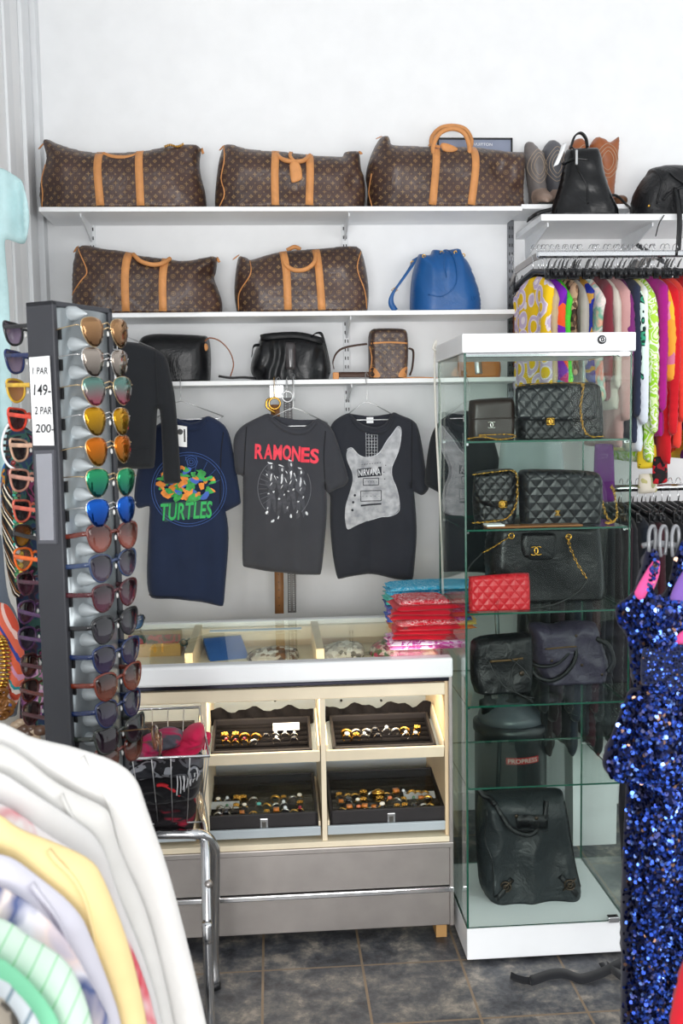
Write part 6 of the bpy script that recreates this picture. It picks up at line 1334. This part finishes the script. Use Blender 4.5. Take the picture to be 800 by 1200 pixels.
# extra pairs: on the counter, and hanging low at the tower's right
c = PZ(168, 722, CZ); place('square', Matrix.Translation((c.x-.03, 3.33, CZ+.026)) @ Matrix.Rotation(.25, 4, 'Z'), 'black sunglasses lying on the counter beside the tower', fK, lens_mat('blue_lens', '1c3a5a', '3a6a9a', .05, 0, .9), 'loose sunglasses')
place('aviator', Matrix.Translation(F(dl*.98, .085, P(150, 878, 2.0).z)) @ Matrix.Rotation(ang+.5, 4, 'Z') @ Matrix.Rotation(.5, 4, 'Y'), 'bronze metal sunglasses dangling low beside the scarf basket', plain('bronze_frame', '8a6a4a', .3, .9), lens_mat('brown_lens', '26120e', '8a5040', .05, 0, .9), 'loose sunglasses')
for k, p_ in PR.items():      # the prototypes themselves are not left at the origin
    for ch in list(p_[0].children): bpy.data.objects.remove(ch)
    bpy.data.objects.remove(p_[0])

# ================================================================ far left: dress, tie, beads, scarves
Y = 2.75
M_AQ = plain('aqua_chiffon', 'c4e4e6', .85, var=.10, vscale=14, bump=.4, bscale=12, bdist=.01); M_AQ.node_tree.nodes['Principled BSDF'].inputs['Alpha'].default_value = .82
t = thing('chiffon_dress', 'pale turquoise sheer dress hanging at the upper left edge', 'dress', (P(-20, 560, Y).x, Y, P(0, 560, Y).z))
pl = Pillow([(-60, 198), (-30, 190), (0, 197), (18, 204), (27, 214), (34, 238), (36, 262), (31, 282), (20, 284), (6, 280), (7, 300), (13, 360), (14, 430), (16, 500), (14, 565), (-60, 570)], Y, .010, .02, disp=foldf(.020, 60, 3), bumpf=ridgef(.005, 18, 3), res=.010); pl.obj('fabric', M_AQ, t)
MB().tube(T3([(-30, 192, Y), (-30, 176, Y), (-24, 168, Y), (-16, 172, Y)], Y), .002, 6).out('hanger_hook', M_WIRE, t)
def lefty(name, label, pts, Y, T, mat, cat_, seed=0, **k):
    pl = Pillow(pts, Y, T, k.pop('R', .04), bumpf=ridgef(.008, 14, seed), disp=foldf(.006, 40, seed), res=.01); return tag(pl.obj(name, mat), label, cat_)
M_TIE = print_mat('striped_silk', [(0, '14110f'), (.30, 'd8c7a4'), (.42, '14110f'), (.62, 'efe6d6'), (.70, '14110f'), (.82, '8a5a2a'), (.9, '14110f')], 38, 'stripe', .5, rot=(0, math.radians(28), 0))
lefty('striped_scarf', 'black scarf with cream diagonal stripes at the left edge', [(2, 565), (13, 575), (22, 630), (27, 680), (22, 702), (14, 698), (6, 660), (1, 610)], 2.42, .012, M_TIE, 'scarf', 1, R=.02)
lefty('grey_coat', 'pale grey garment hanging at the left edge above the scarves', [(-50, 620), (2, 625), (8, 700), (20, 720), (26, 760), (20, 840), (-50, 840)], 2.55, .03, cloth('slate_cloth', '66707c'), 'garment', 2)
lefty('dark_scarf', 'dark patterned scarves hanging behind the left column of sunglasses', [(8, 505), (26, 498), (42, 510), (50, 600), (54, 700), (58, 860), (22, 862), (24, 760), (12, 640), (4, 560)], 2.62, .025, print_mat('dark_multicolour_print', ['1c1e2c', '3a2434', '20304a', '2a4a44', '15161c', '6a2a4a', '1c1a1e'], 26, 'swirl', .8), 'scarf', 3)
lefty('flower_scarf', 'pink and purple flowered scarf low behind the left sunglasses', [(28, 770), (46, 765), (52, 800), (50, 840), (30, 842), (22, 810)], 2.52, .02, print_mat('flower_print', ['a86a98', '7a4a7c', 'c89ab8', '4a6a4c', 'b07aa0', '8a8a5a'], 22, 'swirl', .8), 'scarf', 4)
lefty('blue_print_scarf', 'blue and ochre printed scarf at the left edge beside the beads', [(0, 555), (6, 540), (12, 560), (13, 600), (10, 640), (3, 640)], 2.66, .012, print_mat('blue_ochre_print', ['1f4a8a', '2a6ab0', 'c9882a', '173a6a', '2f7a9a'], 24, 'swirl', .8), 'scarf', 5)
M_SC = print_mat('scarf_stripes', [(0, 'e0694f'), (.16, 'f2c9c0'), (.24, 'd8533c'), (.40, 'efe3da'), (.47, '2a9aa0'), (.54, 'e8745a'), (.7, 'd99ab8'), (.78, 'e86a48'), (.92, '3a4a9a')], 16, 'stripe', .7, rot=(0, .35, 0), dist=3)
rows = [('coral and white striped scarf bundled at the left edge', [(-40, 706), (0, 705), (12, 712), (22, 735), (29, 765), (30, 790), (24, 815), (16, 832), (8, 800), (2, 760), (-40, 740)], M_SC, 2.30),
        ('white and blue scarf looped below the coral one', [(-40, 735), (-2, 738), (8, 770), (16, 800), (15, 832), (6, 842), (-40, 842)], print_mat('white_blue_scarf', ['e6dccf', '3a52a8', 'efe8e0', 'd88a7a'], 9, 'soft', .7), 2.36)]
for i, (lab, o_, mt, yy) in enumerate(rows): lefty('rolled_scarf', lab, o_, yy, .05, mt, 'scarf', 8+i, R=.05)
m = MB(); q = T3([(-8, 740, 2.27), (2, 752, 2.25), (6, 775, 2.25), (3, 800, 2.25), (-6, 815, 2.26)], 2.25, 10)
for i, a in enumerate(q):
    if i % 2 == 0: m.torus(a, .011, .0035, (0, .3, 1), 10, 6)
tag(m.out('necklace', M_GOLD), 'chunky gold rope necklace over the scarves at the left edge', 'necklace')
m = MB(); 
for i, (px_, py_) in enumerate([(2, 812), (4, 824), (8, 834), (3, 838), (10, 826)]): c = P(px_, py_, 2.24); m.torus(c, .012, .005, (rnd.uniform(-1, 1), 1, rnd.uniform(-1, 1)), 12, 6)
tag(m.out('necklace', plain('amber_brown', '8a5a2a', .2, .2, var=.3)), 'brown and gold chunky links under the gold rope necklace', 'necklace')
# bead strands
BE = [('white and green bead strand hanging left of the mirror', [(17, 560), (19, 600), (21, 640), (20, 680)], 'e8e4dc', .007), ('turquoise bead strand hanging beside the striped scarf', [(15, 530), (16, 560), (17, 600), (18, 650)], '2fa08c', .006), ('yellow and white bead strand beside the vivid orange sunglasses', [(23, 600), (25, 630), (24, 660), (22, 690)], 'e0c03a', .007), ('black bead strand behind the white one', [(21, 548), (23, 590), (27, 640), (26, 680)], '1c1a1e', .006)]
for i, (lab, pts, c_, r_) in enumerate(BE):
    q = T3(pts, 2.34+.03*i, 30); m = MB(); L = [q[0]]
    for a in q[1:]:
        if (a-L[-1]).length > r_*1.9: L.append(a)
    for k, a in enumerate(L): m.sphere(a, r_*rnd.uniform(.7, 1.05), 8, 6, mi=(0 if rnd.random() < .6 else 1))
    tag(m.out('necklace', [plain('bead_'+['white', 'turquoise', 'yellow', 'black'][i], c_, .2, 0, .7), plain('bead_second_'+['green', 'red', 'white', 'brown'][i], ['3a7a4a', '8a2a2a', 'efeae2', '5a3a2a'][i], .2, 0, .7)]), lab, 'necklace', 'bead necklaces at the left')
c = P(12, 540, 2.3); m = MB(); m.torus((P(20, 520, 2.3).x, 2.32, P(20, 520, 2.3).z), .052, .003, (.2, 1, 0), 30, 6, (math.radians(95), math.radians(250)), st=(.8, 1.15)); tag(m.out('necklace', M_LAM), 'thin white hoop at the left of the beige-pink sunglasses', 'necklace')
m = MB()
for k in range(9):
    a = math.radians(100+14*k); m.box(P(20, 520, 2.3).x+.045*math.cos(a)*.8-.006, P(20, 520, 2.3).x+.045*math.cos(a)*.8+.006, 2.335, 2.341, P(20, 520, 2.3).z+.058*math.sin(a)-.003, P(20, 520, 2.3).z+.058*math.sin(a)+.003)
tag(m.out('wooden_bracelet', plain('dark_wood_links', '2c1c14', .4)), 'dark wooden link strand inside the white hoop', 'necklace')
m = MB()
for k in range(14): c = P(rnd.uniform(12, 50), rnd.uniform(846, 866), 2.25); m.sphere(c, .013*rnd.uniform(.7, 1.3), 9, 6, (1.3, .7, .8), mi=k % 2)
x = tag(m.out('necklace', [plain('brown_shell', '5a4030', .3, var=.3), plain('cream_shell', 'b9a288', .3, var=.3)]), 'heap of brown and cream shell necklaces below the scarves', 'necklace')

# ================================================================ wire basket of scarves on a chrome rack
t = thing('floor_rack', 'bent chrome tube rack carrying the wire basket', 'rack', (-.35, 2.5, 0))
a = P(120, 978, 2.50); b = P(225, 977, 2.50); f_ = PZ(252, 1152, .015)
MB().tube(cat([a, P(200, 977, 2.5), b, P(241, 980, 2.51), P(250, 992, 2.53), P(252, 1010, 2.55), Vector((f_.x, f_.y, .12)), Vector((f_.x, f_.y, .014))], 8), .0135, 14).out('bar', M_CHROME, t)
MB().lathe((f_.x, f_.y, 0), [(.015, 0), (.016, .012), (.014, .02)], 14).out('foot_cap', M_BLKPL, t)
MB().tube(cat([P(205, 931, 2.78), P(222, 929, 2.75), P(231, 932, 2.72), P(236, 945, 2.66), P(240, 990, 2.50), P(243, 1100, 2.40), Vector((P(246, 1200, 2.40).x, 2.40, .30)), Vector((P(247, 1220, 2.4).x, 2.40, .0))], 8), .0125, 14).out('post', M_CHROME, t)
MB().tube([(a.x, 2.50, a.z), (a.x, 2.52, .0)], .0135, 12).out('post', M_CHROME, t)
c = P(243, 1035, 2.45); MB().sphere((c.x+.002, c.y-.004, c.z), .012, 10, 6).out('adjuster_knob', M_STEEL, t)
ZR = .742; fl_, fr_ = P(135, 896, 2.38), P(245, 888, 2.38); bl_, br_ = P(150, 827, 2.78), P(234, 821, 2.78)
RF = [Vector((-.40, 2.38, ZR)), Vector((fr_.x, 2.38, ZR)), Vector((br_.x, 2.77, ZR+.01)), Vector((-.44, 2.77, ZR+.01))]
zbk = .528; BFt = [Vector((-.385, 2.50, zbk)), Vector((P(236, 965, 2.5).x, 2.50, zbk)), Vector((br_.x-.02, 2.72, zbk)), Vector((-.42, 2.72, zbk))]
t = thing('wire_basket', 'chrome wire basket full of scarves and gloves', 'basket', (-.29, 2.6, zbk))
MB().tube(RF, .0038, 8, True).out('rim', M_CHROME, t); m = MB().tube(BFt, .002, 6, True)
for k in range(4):
    n = 5 if k % 2 == 0 else 6
    for i in range(n+1): u = i/n; m.tube([RF[k].lerp(RF[(k+1) % 4], u), BFt[k].lerp(BFt[(k+1) % 4], u)], .0014, 5)
for i in range(1, 6): u = i/6; m.tube([BFt[0].lerp(BFt[1], u), BFt[3].lerp(BFt[2], u)], .0014, 5)
m.out('wires', M_WIRE, t)
def wad(label, pts, Y, T, mat, seed, name='scarf', fr=None):
    tt = thing(name, label, 'scarf', P(pts[0][0], pts[0][1], Y), 'scarves in the wire basket')
    pl = Pillow(pts, Y, T, .03, bumpf=lambda x, z: .014*(1-2*abs(noise.noise(Vector((x*14, z*38, seed)))))+.007*(1-2*abs(noise.noise(Vector((x*34+z*20, z*80, seed+4))))), res=.004); pl.obj('fabric', mat, tt)
    if fr:
        m = MB()
        for (a, b, c, d) in fr: m.tube(cat([P(a, b, Y-T-.006), P((a+c)/2+1.5, (b+d)/2, Y-T-.012), P(c, d, Y-T-.006)], 5), .0016, 5)
        m.out('fringe', fr_m, tt)
fr_m = cloth('pale_fringe', 'c9c9cc')
M_BM = print_mat('black_red_trim', [(0, '141215'), (.55, '1b171b'), (.62, '9a1432'), (.68, '171316')], 9, 'soft', .8, sc=(1, 1, 3))
wad('black scarf with dark red edges at the bottom of the basket', [(150, 925), (190, 918), (222, 922), (231, 940), (228, 966), (180, 969), (150, 968)], 2.56, .045, M_BM, 1)
wad('black and maroon scarf in the middle of the basket', [(150, 895), (190, 890), (236, 892), (234, 930), (190, 938), (150, 935)], 2.55, .06, cloth('black_wool', '17161a'), 2)
wad('grey and black fringed scarf draped at the front of the basket', [(150, 888), (195, 884), (238, 884), (238, 905), (225, 912), (190, 905), (150, 915)], 2.50, .05, print_mat('grey_black_knit', ['2a2b30', '8a8c92', '1c1c20', '5a5b60', '232428'], 18, 'swirl', .9), 3, fr=[(206+3*i, 900+i % 2*2, 207+2.4*i+(i % 3)*2, 932-i*2.2) for i in range(9)])
wad('grey scarf with pink edge lying on top at the left of the basket', [(152, 890), (158, 870), (178, 858), (202, 852), (216, 860), (214, 872), (196, 878), (178, 888), (160, 896)], 2.52, .04, print_mat('grey_pink_edge', [(0, '5c5c64'), (.42, '6a6a72'), (.52, 'b51d52'), (.57, '4a4a52')], 8, 'soft', .85, sc=(1, 1, 2)), 4)
wad('crimson pink scarf on top at the right of the basket', [(186, 880), (200, 872), (214, 858), (222, 850), (238, 848), (241, 862), (238, 878), (222, 889), (200, 890)], 2.53, .04, cloth('crimson_pink_cloth', 'c01848', .85), 5)
wad('dark red scarf end poking through the right wires of the basket', [(236, 858), (248, 858), (246, 872), (240, 880), (234, 874)], 2.60, .008, MC['crimson_pink_cloth'], 6)
wad('black glove-like roll at the back left of the basket', [(150, 862), (160, 850), (172, 852), (178, 864), (170, 876), (152, 880)], 2.60, .03, MC['black_wool'], 7)
tag(MB().tube(cat([P(177, 925, 2.485), P(185, 920, 2.478), P(195, 921, 2.475), P(206, 928, 2.478), P(211, 932, 2.48)], 6), .005, 8).out('cord', plain('bright_red_cord', 'd0202c', .7)), 'bright red cord lying across the black scarf in the basket', 'cord')

# ================================================================ blue sequinned dress, right foreground
Y = 1.72; M_SB = cloth('navy_base_cloth', '10122e'); M_PK = cloth('pink_lining', 'd8508e')
gq = NG('sequin_foil'); geo = gq.new('ShaderNodeNewGeometry'); rn = geo.outputs['Random Per Island']
gq.color(gq.ramp(rn, [(0, '0f1740'), (.3, '1c3280'), (.48, '2a4cae'), (.62, '10142e'), (.76, '4468cc'), (.86, '141430'), (.94, '8a6a5a'), (.97, '7a98e0')], 'CONSTANT')); gq.set(.24, .8, .6); M_SQ = gq.m
def sequins(t, pl, step, r, seed, xmax=860, dens=1., tilt=.55):
    rnd = random.Random(seed); x0, x1 = pl.V[:, 0].min(), pl.V[:, 0].max(); z0, z1 = pl.V[:, 1].min(), pl.V[:, 1].max(); pts = []
    j = 0; z = z0
    while z < z1:
        x = x0+(step/2 if j % 2 else 0)
        while x < x1: pts.append((x+rnd.uniform(-.3, .3)*step, z+rnd.uniform(-.3, .3)*step)); x += step
        z += step*.85; j += 1
    G = np.array(pts); G = G[pl.inside(G)]; th = pl.th(G); vs = []; fs = []
    for (x, z), t_ in zip(G, th):
        if rnd.random() > dens: continue
        y = pl.Y-t_+pl.disp(x, z)-pl.bf(x, z)*min(1, t_/pl.T)-.0015-.002*rnd.random()
        n = Vector((rnd.gauss(0, tilt), -1, rnd.gauss(.15, tilt))).normalized(); a = n.orthogonal().normalized(); b = n.cross(a); c = Vector((x, y, z)); k0 = len(vs)
        rr = r*rnd.uniform(.75, 1.1)
        for k in range(7): an = 2*math.pi*k/7; vs.append(c+(a*math.cos(an)+b*math.sin(an))*rr)
        fs.append(tuple(range(k0, k0+7)))
    MB().add(vs, fs).out('sequins', M_SQ, t, False)
dr = thing('sequin_dress', 'dark blue sequinned dress with pink lining, right foreground', 'dress', (P(780, 1200, Y).x, Y, P(780, 1230, Y).z))
rf = lambda seed: (lambda x, z: .012*math.sin(x*60+3*noise.noise(Vector((x*3, z*3, seed)))))
sk = Pillow([(737, 860), (733, 930), (730, 990), (729, 1067), (729, 1150), (728, 1250), (900, 1250), (890, 860)], Y, .05, .05, bumpf=rf(1), res=.012); sk.obj('skirt', M_SB, dr); sequins(dr, sk, .0050, .0038, 1, tilt=.36)
pp = Pillow([(745, 806), (738, 808), (731, 822), (717, 860), (706, 888), (706, 900), (714, 910), (730, 916), (760, 916), (800, 925), (880, 930), (870, 806)], Y-.045, .035, .04, bumpf=rf(2), res=.010); pp.obj('peplum', M_SB, dr); sequins(dr, pp, .0052, .0042, 2, tilt=.38)
bo = Pillow([(756, 645), (762, 640), (768, 655), (757, 690), (775, 700), (783, 690), (790, 650), (800, 630), (870, 620), (870, 812), (745, 810), (741, 800), (737, 770), (735, 745), (722, 730), (720, 709), (741, 697), (751, 673)], Y-.03, .035, .03, res=.009, bumpf=rf(3)); bo.obj('bodice', M_SB, dr); sequins(dr, bo, .0052, .0042, 3, tilt=.38)
be = Pillow([(752, 758), (800, 752), (870, 750), (870, 806), (750, 804)], Y-.068, .014, .02, res=.009); be.obj('waistband', cloth('navy_tulle', '1c2340'), dr); sequins(dr, be, .0058, .0022, 4, tilt=.3)
Pillow([(741, 696), (768, 651), (773, 659), (772, 674), (764, 694), (752, 706)], Y-.055, .004, .02, res=.01).obj('lining', M_PK, dr); Pillow([(783, 706), (788, 690), (800, 668), (815, 655), (815, 700), (800, 712)], Y-.055, .004, .02, res=.01).obj('lining', cloth('violet_lining', '7a5aa8'), dr)
Pillow([(785, 752), (800, 738), (820, 728), (820, 750), (800, 756)], Y-.072, .003, .01, res=.01).obj('lining', M_PK, dr)
hg = thing('clip_hanger', 'grey plastic hanger with clips above the sequinned dress', 'hanger', (P(775, 640, Y-.02).x, Y-.02, P(775, 652, Y).z))
M_GP = plain('grey_hanger_plastic', '7e8084', .25, spec=.7)
for px_ in (761, 774, 788):
    MB().tube(T3([(px_, 652, Y-.03), (px_-1, 640, Y-.035), (px_-1, 626, Y-.03), (px_+2, 617, Y-.02), (px_+6, 619, Y-.01), (px_+7, 632, Y-.01), (px_+5, 650, Y-.01)], Y), .0032, 8).out('clip', M_GP, hg)
MB().tube([P(766, 636, Y), P(800, 641, Y), P(860, 650, Y)], .006, 10).tube([P(752, 640, Y), P(766, 636, Y)], .005, 8).out('bar', M_GP, hg)
MB().tube(T3([(860, 650, Y), (862, 620, Y), (858, 600, Y), (866, 590, Y), (874, 600, Y)], Y), .0025, 6).out('hook', M_WIRE, hg)
tag(Pillow([(727, 900), (733, 893), (736, 960), (733, 1020), (731, 1060), (728, 1000), (724, 950)], 1.95, .02, .02, res=.012).obj('hanging_coat', M_BLKK), 'black garment edge between the cabinet and the sequinned dress', 'garment')
rd = Pillow([(801, 1128), (795, 1150), (788, 1180), (783, 1215), (780, 1260), (900, 1260), (900, 1110), (815, 1105)], 1.30, .03, .03, res=.012, bumpf=noisef(.006, 10, 3)); tag(rd.obj('hanging_garment', cloth('scarlet_wool', 'd8182c', .85)), 'bright red garment in the bottom right corner', 'garment')

# ================================================================ rack of shirts, left foreground
def shirt(label, edge, Y, mat, seed, T=.016, name='hanging_shirt', creases=()):
    """shoulder and sleeve outline running from the left frame edge over the shoulder and down"""
    x0, y0 = edge[0]; pts = [(-150, y0-30)]+([(-60, y0-14)] if y0 < 1120 else [])+edge
    xl, yl_ = edge[-1]; pts += [(xl+12, yl_+90), (-150, yl_+90)]
    t = thing(name, label, 'shirt', (P(-40, 1200, Y).x, Y, P(0, yl_+90, Y).z), 'shirts on the foreground rack')
    pl = Pillow(pts, Y, T, .03, res=.012, bumpf=ridgef(.006, 5, seed, 2, .8), disp=foldf(.005, 22, seed)); pl.obj('fabric', mat, t)
    for c_ in creases: strap(MB(), c_, pl, .004, .0015).out('seam', mat, t)
    return t
def wmat(n, c, k=.03): return plain(n, c, .9, var=k, vscale=5, bump=.3, bscale=5, bdist=.02, spec=.2)
MW = wmat('white_cotton', 'dcdad7'); MW2 = wmat('offwhite_cotton', 'd9d7d3')
FG = [('white shirt at the back of the foreground rack', [(0, 845), (18, 855), (39, 868), (97, 880), (136, 893), (160, 913), (172, 950), (201, 1028), (244, 1200)], MW, [[(98, 884), (128, 930), (150, 1010), (170, 1100)]]),
 ('second white shirt on the foreground rack with a soft collar', [(0, 872), (32, 893), (65, 918), (128, 948), (140, 1000), (175, 1070), (205, 1200)], MW2, [[(75, 926), (120, 1000), (150, 1100)]]),
 ('third white shirt on the foreground rack above the red floral one', [(0, 905), (30, 925), (75, 955), (120, 985), (135, 1040), (170, 1120), (192, 1200)], wmat('snow_cotton', 'dddbd9'), []),
 ('red and white floral shirt showing as a sliver on the foreground rack', [(0, 943), (24, 958), (52, 978), (104, 1003), (116, 1025), (160, 1120), (185, 1200)], print_mat('red_floral', [(0, 'c8283c'), (.3, 'efe2e2'), (.45, 'd84a5a'), (.55, 'f2ecec')], 9, 'soft', .85), []),
 ('pale yellow shirt on the foreground rack', [(0, 952), (20, 969), (60, 985), (107, 1011), (120, 1034), (150, 1108), (172, 1200)], wmat('pale_yellow_cotton', 'ecd49c', .04), [[(60, 990), (100, 1040), (122, 1140)]]),
 ('lavender-white shirt on the foreground rack in front of the yellow one', [(0, 998), (18, 1005), (39, 1024), (91, 1070), (107, 1106), (130, 1164), (142, 1200)], wmat('lavender_white_cotton', 'd2d0da', .03), [[(40, 1030), (80, 1090), (100, 1190)]]),
 ('blue, pink and white printed shirt on the foreground rack', [(0, 1040), (20, 1052), (39, 1064), (71, 1094), (94, 1132), (118, 1180), (128, 1200)], print_mat('blue_pink_checks', ['8f9fcc', 'f1dcd8', 'e9e6ee', '4a5a8c', 'f3e4dc', 'b9c4e0'], 6, 'soft', .85, dist=1), []),
 ('mint-white shirt with fine green stripes on the foreground rack', [(0, 1078), (16, 1084), (32, 1096), (71, 1118), (91, 1145), (110, 1200)], print_mat('green_fine_stripes', [(0, 'cfe3d4'), (.78, '97cfa2'), (.88, 'cfe3d4')], 55, 'stripe', .85, rot=(0, -.5, 0)), []),
 ('bright mint green shirt on the foreground rack', [(0, 1122), (16, 1136), (32, 1148), (58, 1177), (72, 1200), (76, 1230)], wmat('mint_cotton', '8fe0b4', .05), []),
 ('grey-blue striped shirt on the foreground rack', [(0, 1143), (16, 1157), (32, 1171), (49, 1196), (56, 1230)], print_mat('grey_blue_stripes', [(0, 'dfe6ea'), (.55, '8fa3ae'), (.7, 'dfe6ea')], 40, 'stripe', .85, rot=(0, -.6, 0)), []),
 ('dark checked shirt in the bottom left corner of the photo', [(0, 1163), (10, 1174), (19, 1187), (26, 1204), (30, 1235)], print_mat('dark_checks', ['4a4640', '8c8478', '2c2c2c', 'b0a898'], 40, 'cell', .85), [])]
for i, (lab, ed, mt, cr) in enumerate(FG): shirt(lab, ed, 1.30-.045*i, mt, i+1, creases=cr)
